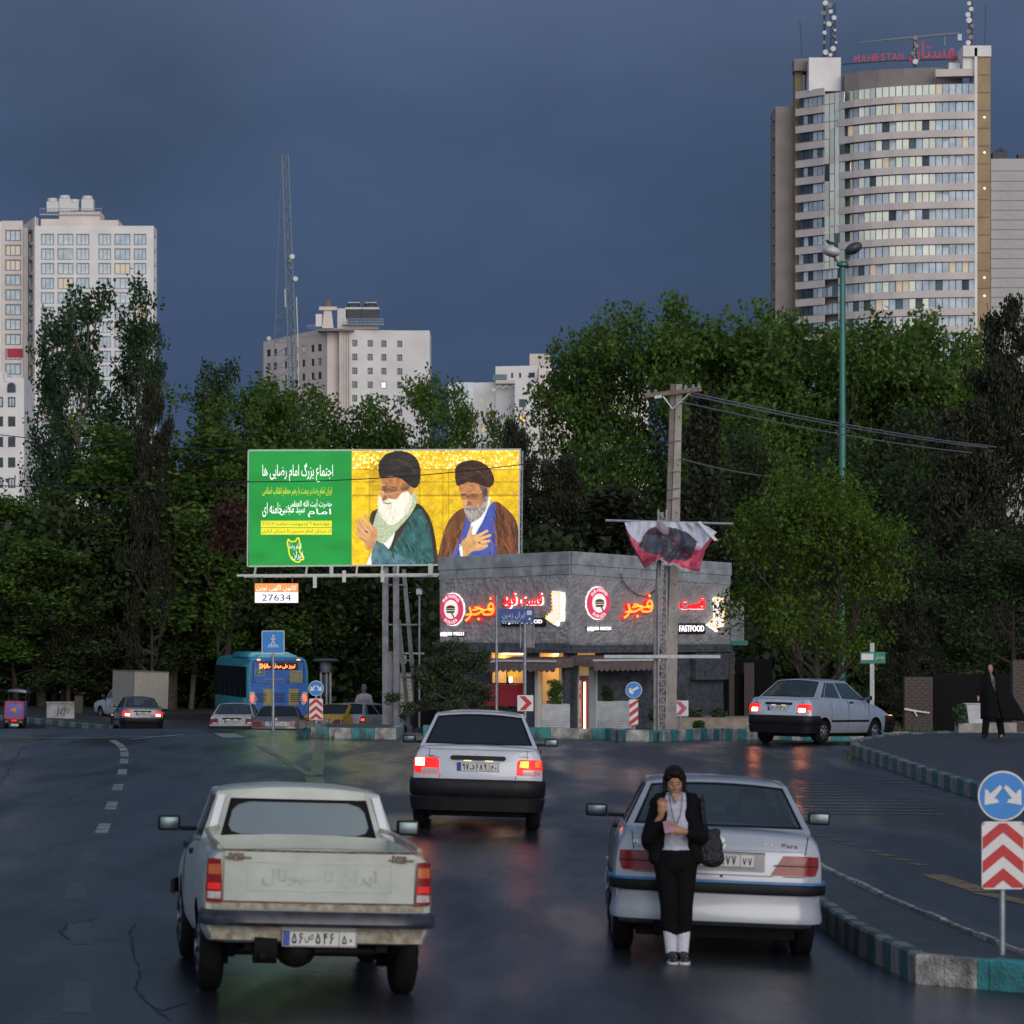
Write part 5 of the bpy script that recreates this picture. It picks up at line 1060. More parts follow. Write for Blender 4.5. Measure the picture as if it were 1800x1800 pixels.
for (px, py) in ((845, 684), (868, 685), (846, 704)):
    mb = MB(); p = P(px, py, D4 - 3) - t.location; mb.lathe([(.1, .2), (.32, 0), (.3, -.05)], 'y', 12, (p.x, p.y, p.z)); part('dish', mb, M['plate'], t)

# tall curved tower with red rooftop name
D5 = 735.0; t = thing('high_rise', 'tall curved tower with stone balcony bands and a red name sign on the roof', 'building', (P(1560, 1080, D5).x, D5, -5)); inv = Matrix.Translation(-Vector(t.location)); tl = Vector(t.location)
plan = [(1405, 744), (1455, 738), (1482, 735), (1510, 731.5), (1540, 728.8), (1575, 726.6), (1610, 725.2), (1645, 724.2), (1680, 723.4), (1714, 723)]
pts = [Vector(((px - 900) / F * d, d)) for px, d in plan]
def zat(py): return CAM_H + (HOR - py) / F * 724
F0 = zat(140); fh = 31.3 / F * 724
def ribbon(mb, i0, i1, z0, z1, off, th=.25):
    q = pts[i0:i1 + 1]; n = []
    for i, p in enumerate(q):
        a_ = q[max(0, i - 1)]; b_ = q[min(len(q) - 1, i + 1)]; tt = (b_ - a_).normalized(); n.append(Vector((tt.y, -tt.x)))
    vs = []
    for p, m_ in zip(q, n): o1 = p + m_ * off; o2 = p + m_ * (off - th); vs += [(o1.x, o1.y, z0), (o1.x, o1.y, z1), (o2.x, o2.y, z1), (o2.x, o2.y, z0)]
    k = len(q); vs = [tuple(Vector(v) - tl) for v in vs]
    mb.add(vs, [(i * 4 + j, i * 4 + (j + 1) % 4, (i + 1) * 4 + (j + 1) % 4, (i + 1) * 4 + j) for i in range(k - 1) for j in range(4)] + [(3, 2, 1, 0), ((k - 1) * 4, (k - 1) * 4 + 1, (k - 1) * 4 + 2, (k - 1) * 4 + 3)])
for k in range(20):
    z = F0 - k * fh
    if k: mb = MB(); ribbon(mb, 2, 9, z - .85, z + .42, 1.2); part('balcony_band', mb, M['stone_beige'], t)
    mb = MB(); ribbon(mb, 0, 1, z - 1.0, z + .32, 1.0); part('balcony_band', mb, M['stone_brown'] if False else M['stone_beige'], t)
    mb = MB(); ribbon(mb, 0, 9, z + .30, z + .45, .9, 1.8) if k else None
    if k: part('balcony_slab', mb, M['stone_brown'], t)
    # glazing: panes with mullions between
    mb = {}
    for i in range(9):
        p, q = pts[i], pts[i + 1]; nseg = max(1, int((q - p).length / 1.15)); tt = (q - p).normalized(); nn = Vector((tt.y, -tt.x))
        for j in range(nseg):
            a_ = p.lerp(q, (j + .06) / nseg); b_ = p.lerp(q, (j + .94) / nseg); px = lerp(plan[i][0], plan[i + 1][0], (j + .5) / nseg)
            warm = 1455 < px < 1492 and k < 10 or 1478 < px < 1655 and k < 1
            g = 'glass_sunset_sheen' if warm and rg.random() < .85 else ('glass_sky' if rg.random() < .82 else rg.choice(['glass_night', 'curtain', 'curtain', 'glass_teal'])); g = 'glass_night' if px < 1430 and rg.random() < .8 else g; g = 'glass_sunset_sheen' if g == 'glass_sky' and 1492 < px < 1640 and rg.random() < (.75 if k < 9 else .35) else g
            if rg.random() < .035 and px > 1480: g = 'win_dimlit'
            o_ = nn * (.9 if (1452 < px < 1492 and k < 10) else (.1 + rg.uniform(0, .06))); o2 = nn * rg.uniform(-.05, .05); zlo = (z - fh - .95) if (1452 < px < 1492 and k < 10) else z - fh + .4
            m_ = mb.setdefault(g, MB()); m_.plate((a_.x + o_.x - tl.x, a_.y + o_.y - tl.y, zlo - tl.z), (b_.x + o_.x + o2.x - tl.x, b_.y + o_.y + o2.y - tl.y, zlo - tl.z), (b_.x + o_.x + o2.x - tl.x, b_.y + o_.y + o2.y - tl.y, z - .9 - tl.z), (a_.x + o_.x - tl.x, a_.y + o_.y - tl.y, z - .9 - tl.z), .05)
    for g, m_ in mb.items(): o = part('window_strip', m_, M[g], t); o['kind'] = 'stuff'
    mb = MB(); ribbon(mb, 0, 9, z - fh + .38, z - .8, -.08); part('mullions', mb, M['frame_blue'], t)
    if k % 1 == 0 and k:
        p = pts[4]; mb = MB(); a_ = P(1522 + rg.uniform(-4, 4), 0, 735.6) - tl; mb.box(a_.x, a_.x + 1.9, a_.y - 1.35, a_.y - 1.1, z + .42 - tl.z, z + .75 - tl.z); part('balcony_box', mb, M['curtain'], t)
mb = MB(); ribbon(mb, 7, 9, zat(135), zat(122), .4, 3); part('corner_wall', mb, M['stone_beige'], t)
def tb(nm, x0, y0, x1, y1, d, dd, m_): mb = MB(); bxp(mb, t, x0, y0, x1, y1, d, dd); return part(nm, mb, M[m_], t)
tb('side_slab', 1363, 187, 1398, 1130, 748, 14, 'stone_brown'); tb('gold_strip', 1397.5, 122, 1411, 1130, 746, 6, 'gold_panel'); tb('roof_block', 1396, 103, 1422, 124, 744, 6, 'stone_brown'); tb('roof_block', 1422, 101, 1478, 160, 740, 10, 'stone_pale')
tb('corner_slab', 1713, 84, 1718, 1130, 722, 8, 'stone_pale'); tb('gold_strip', 1718, 98, 1741, 1130, 722.5, 12, 'gold_panel'); tb('roof_block', 1693, 80, 1742.5, 99, 722, 12, 'stone_pale'); tb('roof_block', 1693, 99, 1717, 122, 723, 6, 'stone_pale')
for k in range(14): tb('balcony_end', 1359.5, 200 + k * 31.3, 1364, 212 + k * 31.3, 749, 3, 'stone_brown'); 
for k in range(13): tb('panel_joint', 1718.5, 130 + k * 31.3, 1740, 131.2 + k * 31.3, 722.3, .3, 'stone_brown')
for y in (206, 268, 331, 488, 520): mb = MB(); p = P(1730.5, y, 722.2) - tl; mb.ell(tuple(p), (.16, .1, .16), 8, 6); part('wall_lamp', mb, emitmat('wall_lamp', (1, .9, .7), 3) if y == 206 else bpy.data.materials['wall_lamp'], t)
mb = MB(); 
for k in range(3, 9): pass
q0 = [Vector(((px - 900) / F * d, d)) for px, d in ((1485, 737), (1510, 734.5), (1545, 732), (1590, 730), (1640, 729), (1692, 728.5))]
zt = zat(112)
vs = []
for p in q0: vs += [(p.x - tl.x, p.y - tl.y, zat(150) - tl.z), (p.x - tl.x, p.y - tl.y, zt - tl.z), (p.x - tl.x, p.y - tl.y + 5, zt - tl.z), (p.x - tl.x, p.y - tl.y + 5, zat(150) - tl.z)]
mb.add(vs, [(i * 4 + j, i * 4 + (j + 1) % 4, (i + 1) * 4 + (j + 1) % 4, (i + 1) * 4 + j) for i in range(5) for j in range(4)] + [(3, 2, 1, 0), (20, 21, 22, 23)]); part('penthouse', mb, M['stone_brown'], t)
tb('roof_cabin', 1668, 110, 1688, 126, 726, 4, 'curtain')
mb = MB(); mb.tube([tuple(P(1481, 113, 750) - tl), tuple(P(1560, 107, 735) - tl), tuple(P(1690, 104, 730) - tl)], .12, 6); part('roof_rail', mb, M['frame_dark'], t)
# letters on the curved frame
for ch, px, py, wd in zip('MAHESTAN', [1506, 1518, 1530, 1541, 1552, 1562.5, 1573, 1584], [104, 103, 102, 101.3, 100.8, 100.4, 100, 99.6], [9.5, 9, 8.5, 7.5, 7.5, 8, 9, 8]):
    p = P(px, py, 733) - tl; o = text('letter', ch, (0, 0), wd / 9.55, 1.35, M['sign_red'], t, ext=.25, bold=.05); o.location = p
o = text('persian_lettering', fa('مهستان'), (0, 0), 10.0, 4.2, M['sign_red'], t, ext=.25, bold=.04); o.location = P(1646, 92, 731) - tl
# window-cleaning crane
mb = MB(); A_ = lambda px, py, d=745: tuple(P(px, py, d) - tl)
mb.tube([A_(1508, 75), A_(1607, 66), A_(1686, 59)], [.12, .3, .3], 6); mb.tube([A_(1607, 66), A_(1607, 112)], .3, 6); mb.tube([A_(1508, 75), A_(1607, 64)], .05, 4); mb.bar(A_(1683, 66), A_(1690, 66), 1.0, 1.2); mb.tube([A_(1661, 62), A_(1661, 80)], .15, 5); part('roof_crane', mb, M['galv'], t)
def mast(x, y0, y1, d, hw, nd, seed, parent, bend=0):
    mb = MB(); r = random.Random(seed); n = 9
    for k in range(n):
        a_, b_ = lerp(y1, y0, k / n), lerp(y1, y0, (k + 1) / n)
        for s_ in (-1, 1): mb.tube([tuple(P(x + s_ * hw, a_, d) - tl), tuple(P(x + s_ * hw, b_, d) - tl)], .09, 4)
        mb.tube([tuple(P(x - hw, a_, d) - tl), tuple(P(x + hw, b_, d) - tl)], .06, 4); mb.tube([tuple(P(x + hw, a_, d) - tl), tuple(P(x - hw, b_, d) - tl)], .06, 4)
    o = part('antenna_mast', mb, M['frame_dark'], parent)
    for k in range(nd):
        p = P(x + r.uniform(-hw * 1.8, hw * 1.8), lerp(y0, y1, (k + .3) / nd), d - .3) - tl; mb = MB(); rr = r.uniform(.25, .55); mb.lathe([(rr * .6, .25), (rr, 0), (rr * .9, -.05)], 'y', 12, tuple(p)); part('antenna_dish', mb, M['plate'] if r.random() < .6 else M['stone_brown'], o)
mast(1464, 6, 104, 755, 4, 9, 1, t); mast(1449, 0, 104, 756, 1.2, 6, 2, t); mast(1706, 3, 82, 728, 2.5, 8, 3, t); mast(1608, 62, 118, 730, 2, 4, 5, t)
mb = MB(); mb.tube([A_(1410, 103), A_(1406, 35)], .06, 4); mb.tube([A_(1731, 80), A_(1733, 8)], .06, 4); part('whip_antenna', mb, M['frame_dark'], t)
mb = MB(); mb.prismz([tuple((pts[i] + Vector((0, .6)))[:]) for i in range(10)] + [(P(1741, 0, 750).x, 750), (P(1400, 0, 762).x, 762)], -5, zat(152)); mb.M = Matrix(); mb.v = [v - tl for v in mb.v]; part('core', mb, M['stone_brown'], t)
t = thing('high_rise', 'grey panelled tower cut by the right edge behind the curved tower', 'building', (P(1790, 1080, 745).x, 745, -5)); tl = Vector(t.location)
mb = MB(); bxp(mb, t, 1742, 300, 1900, 1140, 745.3, 20); bxp(mb, t, 1742, 279, 1900, 300, 745, 20); part('wall', mb, M['roof_grey'], t)
pr = MB(); a_, b_ = P(1742, 10, 745) - tl, P(1900, 10, 745) - tl; pr.box(a_.x, b_.x, -.02, .4, 0, 1.55); pm = pr.mesh('panel_row', M['stone_pale'] if False else mat('panel_grey', (.46, .46, .48), .7, scale=.5, var=.1))
for k in range(19): o = link('panel_row', pm, t); o.location = (0, 0, P(0, 318 + 17 * k, 745).z - tl.z)
mb = MB(); bxp(mb, t, 1745, 268, 1772, 279, 748, 3); bxp(mb, t, 1790, 270, 1800, 279, 748, 3); mb.tube([tuple(P(1745, 272, 749) - tl), tuple(P(1758, 262, 749) - tl), tuple(P(1770, 270, 749) - tl)], .3, 6); part('roof_plant', mb, M['frame_dark'], t)
# lattice mast in front of the middle block
D6 = 560.0; t = thing('lattice_mast', 'tall slender lattice radio mast with two white dishes left of centre', 'mast', (P(512, 1080, D6).x, D6, -4)); tl = Vector(t.location)
mb = MB(); n = 34
def mx_(y): return lerp(501, 516, (y - 272) / 430)
for k in range(n):
    a_, b_ = 272 + k * 15.5, 272 + (k + 1) * 15.5; w0, w1 = 5.5 + k * .06, 5.5 + (k + 1) * .06
    pa = [tuple(P(mx_(a_) + dx * w0, a_, D6 + dy) - tl) for dx, dy in ((-1, 0), (1, 0), (0, 1.2))]; pb = [tuple(P(mx_(b_) + dx * w1, b_, D6 + dy) - tl) for dx, dy in ((-1, 0), (1, 0), (0, 1.2))]
    for i in range(3): mb.tube([pa[i], pb[i]], .09, 4); mb.tube([pa[i], pa[(i + 1) % 3]], .04, 4); mb.tube([pa[i], pb[(i + 1) % 3]] if k % 2 else [pa[(i + 1) % 3], pb[i]], .04, 4)
part('mast_frame', mb, M['frame_blue'], t)
mb = MB(); lx = lambda y: lerp(495, 481, (y - 272) / 370)
for k in range(24):
    a_, b_ = 272 + k * 22, 294 + k * 22; mb.tube([tuple(P(lx(a_), a_, D6 + 1) - tl), tuple(P(lx(b_), b_, D6 + 1) - tl)], .05, 4)
    if k > 11: mb.tube([tuple(P(lx(b_), b_, D6 + 1) - tl), tuple(P(mx_(a_) + 5, a_, D6) - tl)], .05, 4); mb.tube([tuple(P(lx(b_), b_, D6 + 1) - tl), tuple(P(mx_(b_) + 5, b_, D6) - tl)], .05, 4)
part('stay_frame', mb, M['frame_blue'], t)
for px, py, r_ in ((513.5, 451, .38), (519.5, 490, .36), (510, 458, .25), (512, 471, .2)):
    mb = MB(); p = P(px, py, D6 - .5) - tl; mb.lathe([(r_ * .6, .3), (r_, 0), (r_ * .9, -.05)], 'y', 14, tuple(p)); part('antenna_dish', mb, M['plate'] if r_ > .3 else M['stone_brown'], t)
mb = MB(); mb.tube([tuple(P(521, 522, D6) - tl), tuple(P(523.5, 592, D6) - tl), tuple(P(525, 700, D6) - tl)], .08, 5); mb.tube([tuple(P(501, 508, D6) - tl), tuple(P(502, 540, D6) - tl)], .09, 5); part('whip_antenna', mb, M['plate'], t)
# ------------------------------------------------------------------ billboard, shop, signs
def on(Mx, px, py):                       # where the sight line through a pixel meets the plane y=0 of a frame -> local x, z
    iv = Mx.inverted(); o = iv @ Vector((0, 0, CAM_H)); p = iv @ P(px, py, 100); d = p - o; k = -o.y / d.y; q = o + d * k; return q.x, q.z
a = lambda k, *x, **y: M.__setitem__(k, mat(k, *x, **y))
a('sheet_back', (.3, .3, .3), .6); a('post_grey', (.22, .23, .26), .5, metal=.5, scale=4, var=.25)
# ---- printed sheet painted point by point
def smooth_poly(pts, k=6):
    n = len(pts); out = []
    for i in range(n):
        p0, p1, p2, p3 = [np.array(pts[(i + j) % n], float) for j in (-1, 0, 1, 2)]
        for t in np.linspace(0, 1, k, endpoint=False): out.append(.5 * ((2 * p1) + (-p0 + p2) * t + (2 * p0 - 5 * p1 + 4 * p2 - p3) * t * t + (-p0 + 3 * p1 - 3 * p2 + p3) * t ** 3))
    return np.array(out)
class Print:
    def __init__(s, x0, x1, y0, y1, nx, ny, col):
        s.X, s.Y = np.meshgrid(np.linspace(x0, x1, nx), np.linspace(y0, y1, ny)); s.C = np.zeros((ny, nx, 3)); s.C[:] = col; s.nx, s.ny = nx, ny; s.r = np.random.default_rng(5)
    def noise(s, sx, sy=None, seed=0):
        sy = sy or sx; r = np.random.default_rng(seed); g = r.random((64, 64)); x = (s.X / sx) % 63; y = (s.Y / sy) % 63; xi, yi = x.astype(int), y.astype(int); fx, fy = x - xi, y - yi; fx = fx * fx * (3 - 2 * fx); fy = fy * fy * (3 - 2 * fy)
        return (g[yi, xi] * (1 - fx) + g[yi, xi + 1] * fx) * (1 - fy) + (g[yi + 1, xi] * (1 - fx) + g[yi + 1, xi + 1] * fx) * fy
    def mask(s, pts, sm=6):
        p = smooth_poly(pts, sm) if sm else np.array(pts, float); m = np.zeros(s.X.shape, bool); j = len(p) - 1
        for i in range(len(p)):
            (xi, yi), (xj, yj) = p[i], p[j]
            if yi != yj: m ^= ((yi > s.Y) != (yj > s.Y)) & (s.X < (xj - xi) * (s.Y - yi) / (yj - yi) + xi)
            j = i
        return m
    def fill(s, pts, c, c2=None, nz=None, sm=6):
        m = s.mask(pts, sm); c = np.array(c)
        if c2 is None: s.C[m] = c
        else: t = nz[m][:, None]; s.C[m] = c * (1 - t) + np.array(c2) * t
        return m
    def stroke(s, pts, w, c, w1=None):
        p = np.array(pts, float); n = len(p) - 1
        for i in range(n):
            a_, b_ = p[i], p[i + 1]; d = b_ - a_; L2 = max(1e-6, d @ d); t = np.clip(((s.X - a_[0]) * d[0] + (s.Y - a_[1]) * d[1]) / L2, 0, 1)
            q = np.hypot(s.X - a_[0] - t * d[0], s.Y - a_[1] - t * d[1]); ww = w if w1 is None else w + (w1 - w) * (i + t) / n; s.C[q < ww / 2] = c
    def shade(s, pts, k, sm=6): m = s.mask(pts, sm); s.C[m] *= k
    def build(s, name, pos, mt, parent=None):
        n = s.nx * s.ny; v = pos(s.X, s.Y).reshape(-1, 3); I = np.arange(n).reshape(s.ny, s.nx); f = np.stack([I[:-1, :-1], I[1:, :-1], I[1:, 1:], I[:-1, 1:]], -1).reshape(-1, 4)
        me = bpy.data.meshes.new(name); me.from_pydata(v.tolist(), [], f.tolist()); at = me.color_attributes.new('print', 'FLOAT_COLOR', 'POINT'); at.data.foreach_set('color', np.concatenate([s.C.reshape(-1, 3), np.ones((n, 1))], 1).astype('f').ravel()); me.materials.append(mt); me.polygons.foreach_set('use_smooth', [True] * len(f)); return link(name, me, parent)
DB = 131.5; bb = thing('billboard', 'lit billboard, green with Persian text beside two bearded men in turbans on gold', 'billboard', (P(695, 0, DB).x, DB + .6, gz(-3.8, DB))); bl = Vector(bb.location)
Zb = lambda x, y: (420 + x / 3.4615, 770 + y / 3.4615)
pr = Print(60, 1708, 68, 778, 560, 242, (.60, .42, .02))
n1, n2, n3 = pr.noise(30, 30, 1), pr.noise(9, 9, 2), pr.noise(120, 60, 3); X, Y = pr.X, pr.Y
gold = np.array([.86, .58, .008]); g2 = np.array([.30, .13, .002]); t = (n1 * .5 + n2 * .5)[..., None]
pr.C = gold * (1 - t * .75) + g2 * t * .75
for m in ((Y < 190) & (X > 760), (X > 690) & (X < 795), (Y > 350) & (Y < 370) & (X > 1080)): pr.C[m] *= (.72 + .9 * n2[m])[:, None]
hl = (n2 > .72) & (Y < 190); pr.C[hl] = (.95, .80, .35)
for yy in (190, 268, 345, 352): pr.C[(np.abs(Y - yy) < 3) & (X > 690)] *= .55
for xx in (792, 1100, 1240, 1275): pr.C[(np.abs(X - xx) < 3) & (Y > 190)] *= .6
pr.C[(X > 795) & (X < 862) & (Y > 75) & (Y < 320)] *= (.45 + .8 * n2[(X > 795) & (X < 862) & (Y > 75) & (Y < 320)])[:, None]
pr.C[X < 687] = (.004, .24, .035); mg = X < 687; pr.C[mg] *= (.85 + .3 * n3[mg])[:, None]
skin = (.50, .22, .085); skd = (.30, .11, .04); nz = pr.noise(22, 22, 7); ns = pr.noise(14, 60, 8)
# left figure
pr.fill([(1062, 395), (1135, 440), (1178, 530), (1205, 690), (1195, 790), (830, 790), (820, 640), (800, 560), (800, 470), (850, 430)], (.012, .012, .010), (.05, .03, .012), ns)
pr.fill([(1090, 430), (1150, 520), (1175, 640), (1170, 780), (1000, 780), (930, 700), (1000, 560)], (.008, .05, .045), (.03, .12, .12), nz)
pr.fill([(770, 790), (835, 640), (900, 530), (950, 540), (925, 650), (830, 790)], (.70, .72, .66))
pr.fill([(835, 620), (930, 690), (1040, 740), (1100, 790), (825, 790)], (.02, .07, .09), (.10, .20, .24), nz)
pr.fill([(1062, 335), (1080, 390), (1040, 470), (960, 560), (880, 640), (822, 600), (815, 540), (850, 430), (900, 420)], (.50, .55, .38), (.28, .36, .20), pr.noise(8, 8, 9))
pr.fill([(865, 235), (930, 225), (1010, 255), (1050, 300), (1045, 350), (1000, 390), (930, 410), (878, 398), (862, 350), (870, 300)], skin, skd, nz)
pr.fill([(1040, 296), (1058, 310), (1050, 350), (1032, 352), (1025, 320)], skin)
pr.fill([(874, 384), (905, 368), (955, 372), (985, 340), (1020, 320), (1042, 345), (1056, 365), (1040, 430), (990, 490), (930, 530), (880, 500), (846, 430), (850, 350), (866, 360)], (.82, .80, .68), (.62, .58, .45), ns)
pr.stroke([(878, 392), (905, 400), (922, 396)], 7, (.30, .08, .05)); pr.fill([(866, 300), (884, 318), (880, 352), (862, 356)], (.55, .24, .09), sm=3)
pr.stroke([(865, 296), (900, 292), (950, 300)], 5, (.16, .11, .07)); pr.stroke([(868, 312), (900, 322), (935, 326), (1030, 302)], 4, (.10, .07, .04)); pr.stroke([(905, 310), (925, 313)], 6, (.03, .02, .01)); pr.stroke([(868, 318), (884, 342), (905, 340), (925, 345), (950, 325)], 2.5, (.6, .5, .4))
pr.fill([(850, 205), (853, 150), (895, 98), (985, 78), (1065, 108), (1102, 175), (1102, 262), (1078, 302), (1045, 296), (990, 250), (930, 232), (866, 244)], (.006, .005, .005), (.025, .018, .014), pr.noise(60, 10, 4))
for k in range(5): pr.stroke([(870 + 20 * k, 215 - 6 * k), (930 + 28 * k, 130 + 5 * k), (1060 + 6 * k, 150 + 22 * k)], 2.5, (.06, .045, .035))
pr.fill([(730, 480), (770, 530), (835, 545), (842, 600), (815, 670), (780, 680), (765, 640), (720, 585)], (.58, .30, .13), skd, nz * .6)
for a_, b_ in (((735, 488), (792, 570)), ((762, 472), (812, 552)), ((728, 535), (785, 590)), ((716, 572), (775, 610))): pr.stroke([a_, b_], 17, (.62, .34, .15), 22); pr.stroke([(a_[0] + 9, a_[1] + 2), (b_[0] + 9, b_[1])], 2, skd)
pr.stroke([(770, 565), (782, 575)], 10, (.25, .02, .02))
def hairs(pts, n, ln, ang, cols, w=2.2, sp=.35, seed=1):
    r = random.Random(seed); p = smooth_poly(pts); m = pr.mask(pts); x0, y0 = p.min(0); x1, y1 = p.max(0); k = 0; keep = pr.C.copy()
    for _ in range(n):
        x, y = r.uniform(x0, x1), r.uniform(y0, y1); a_ = R(ang) + r.uniform(-sp, sp); l = ln * r.uniform(.5, 1.2); pr.stroke([(x, y), (x + l * math.cos(a_) * .5, y + l * math.sin(a_) * .5), (x + l * math.cos(a_ + .2), y + l * math.sin(a_ + .2))], w, r.choice(cols), .8)
    pr.C[~m] = keep[~m]
hairs([(880, 390), (960, 375), (1040, 345), (1050, 400), (990, 490), (930, 530), (870, 490)], 60, 60, 95, [(.95, .93, .85), (.50, .46, .38), (.72, .68, .58), (.35, .30, .24)])
hairs([(820, 560), (1000, 440), (1080, 390), (960, 560), (880, 640)], 26, 60, 125, [(.16, .22, .12), (.62, .66, .5)], 2, .9, 2)
hairs([(1090, 430), (1150, 520), (1175, 640), (1170, 780), (1000, 780), (930, 700), (1000, 560)], 60, 90, 60, [(.004, .02, .02), (.05, .20, .19), (.01, .05, .05)], 6, .5, 3)
hairs([(850, 205), (895, 98), (985, 78), (1065, 108), (1102, 175), (1078, 302), (990, 250), (866, 244)], 50, 110, -25, [(.002, .001, .001), (.035, .026, .02)], 3, .3, 4)
hairs([(866, 245), (930, 235), (1000, 265), (1040, 300), (1020, 320), (950, 340), (880, 350)], 26, 26, 10, [(.22, .08, .03), (.66, .36, .17), (.40, .17, .06)], 3, .6, 5)
# right figure
pr.fill([(1372, 425), (1300, 470), (1250, 560), (1215, 700), (1215, 760), (1330, 760), (1360, 620), (1400, 480)], (.07, .025, .010), (.20, .07, .02), pr.noise(14, 80, 12))
pr.fill([(1550, 390), (1640, 440), (1695, 530), (1712, 720), (1705, 740), (1530, 740), (1540, 560)], (.06, .02, .010), (.16, .05, .018), pr.noise(14, 80, 13))
pr.fill([(1382, 480), (1420, 520), (1460, 540), (1520, 420), (1560, 395), (1560, 540), (1545, 745), (1295, 745), (1310, 680), (1350, 600)], (.035, .055, .26), (.06, .09, .36), ns)
pr.fill([(1518, 362), (1528, 385), (1490, 490), (1452, 560), (1425, 600), (1412, 520), (1470, 480)], (.70, .70, .72))
pr.fill([(1340, 285), (1400, 265), (1480, 285), (1510, 310), (1518, 370), (1490, 420), (1440, 455), (1390, 450), (1366, 405), (1352, 350)], skin, skd, nz)
pr.fill([(1500, 290), (1524, 300), (1520, 345), (1500, 350)], (.52, .2, .08)); pr.fill([(1462, 285), (1505, 295), (1512, 370), (1500, 400), (1488, 350)], (.10, .08, .06))
pr.fill([(1370, 425), (1395, 412), (1440, 415), (1470, 420), (1495, 360), (1514, 365), (1505, 430), (1470, 480), (1420, 512), (1390, 490)], (.42, .40, .36), (.14, .12, .10), pr.noise(8, 18, 14)); pr.stroke([(1378, 428), (1400, 436), (1430, 432)], 7, (.25, .08, .05))
pr.stroke([(1350, 350), (1375, 345), (1400, 358), (1455, 350), (1510, 320)], 3.5, (.08, .05, .03)); pr.stroke([(1350, 345), (1378, 340)], 6, (.05, .03, .02)); pr.stroke([(1400, 348), (1450, 340)], 6, (.05, .03, .02)); pr.fill([(1362, 355), (1385, 360), (1392, 402), (1368, 408)], (.60, .28, .12), sm=3)
pr.fill([(1315, 235), (1318, 178), (1368, 142), (1450, 138), (1520, 178), (1552, 240), (1548, 280), (1520, 302), (1480, 288), (1400, 268), (1340, 290), (1322, 280)], (.010, .005, .004), (.045, .015, .009), pr.noise(40, 12, 15))
for k in range(4): pr.stroke([(1330 + 16 * k, 262 - 4 * k), (1380 + 26 * k, 180 + 6 * k), (1530 - 4 * k, 200 + 24 * k)], 2.5, (.12, .045, .03))
pr.fill([(1352, 640), (1410, 590), (1470, 600), (1512, 650), (1480, 680), (1420, 690), (1384, 720), (1350, 718)], (.58, .32, .12), skd, nz * .5)
for a_, b_ in (((1440, 605), (1510, 566)), ((1450, 620), (1528, 592)), ((1455, 640), (1522, 626)), ((1450, 660), (1508, 657)), ((1392, 620), (1416, 542))): pr.stroke([a_, b_], 24, (.64, .37, .15), 16); pr.stroke([(a_[0], a_[1] + 11), (b_[0], b_[1] + 9)], 2, skd)
pr.stroke([(1458, 634), (1468, 640)], 9, (.05, .02, .02)); pr.fill([(1340, 655), (1356, 650), (1362, 722), (1350, 724)], (.75, .75, .75), sm=2)
hairs([(1372, 425), (1300, 470), (1250, 560), (1215, 700), (1215, 760), (1330, 760), (1360, 620), (1400, 480)], 50, 110, 105, [(.015, .006, .003), (.30, .11, .03), (.10, .035, .012)], 5, .2, 6)
hairs([(1550, 390), (1640, 440), (1695, 530), (1712, 720), (1530, 740), (1540, 560)], 60, 110, 70, [(.012, .005, .003), (.26, .09, .03)], 5, .2, 7)
hairs([(1382, 420), (1440, 415), (1495, 365), (1505, 430), (1470, 480), (1420, 508), (1385, 480)], 50, 26, 95, [(.60, .58, .55), (.10, .09, .08), (.3, .28, .26)], 2, .4, 8)
hairs([(1345, 290), (1400, 270), (1480, 290), (1500, 320), (1450, 340), (1380, 345)], 26, 26, 5, [(.22, .08, .03), (.66, .34, .16), (.36, .14, .05)], 3, .5, 9)
hairs([(1315, 235), (1368, 142), (1450, 138), (1520, 178), (1548, 280), (1480, 288), (1340, 290)], 50, 90, -20, [(.004, .002, .001), (.075, .027, .015)], 3, .3, 10)
for q_, k_ in ((((1350, 350), (1400, 350), (1400, 372), (1355, 372)), .55), (((1405, 352), (1458, 346), (1450, 372), (1410, 374)), .6), (((1392, 380), (1412, 400), (1390, 412)), .6), (((870, 296), (900, 296), (900, 322), (872, 322)), .5), (((915, 298), (965, 298), (950, 326), (915, 326)), .6), (((885, 345), (905, 372), (880, 384)), .6), (((1500, 300), (1518, 330), (1490, 400), (1478, 340)), .6), (((1000, 270), (1040, 300), (1015, 330), (985, 310)), .6)): pr.shade(list(q_), k_)
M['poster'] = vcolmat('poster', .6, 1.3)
def bpos(X, Y): px = 420 + X / 3.4615; py = 770 + Y / 3.4615; return np.stack([(px - 900) / F * DB - bl.x, np.full(X.shape, DB - bl.y), CAM_H - (py - HOR) / F * DB - bl.z], -1)
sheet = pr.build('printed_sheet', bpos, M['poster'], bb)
bp = lambda px, py, dy=0: P(px, py, DB) - bl + Vector((0, dy, 0))
M['print_white'] = emitmat('print_white', (1, 1, 1), .85, (.8, .8, .8)); M['print_yellow'] = emitmat('print_yellow', (.85, .80, .02), .8); M['print_green'] = emitmat('print_green', (.004, .12, .02), .6)
def bt(s, x0, x1, y0, y1, m_, bold=0, shaped=True):
    a_, b_ = bp(*Zb(x0, y1)), bp(*Zb(x1, y0)); o = text('printed_lettering', fa(s) if shaped else s, ((a_.x + b_.x) / 2, (a_.z + b_.z) / 2), b_.x - a_.x, b_.z - a_.z, m_, bb, ext=0, bold=bold, y=DB - bl.y - .006); return o
bt('اجتماع بزرگ امام رضایی ها', 143, 572, 152, 268, M['print_white'], .012)
bt('ایران امام رضا در بیعت با رهبر معظم انقلاب اسلامی', 143, 566, 298, 360, M['print_yellow'], .01)
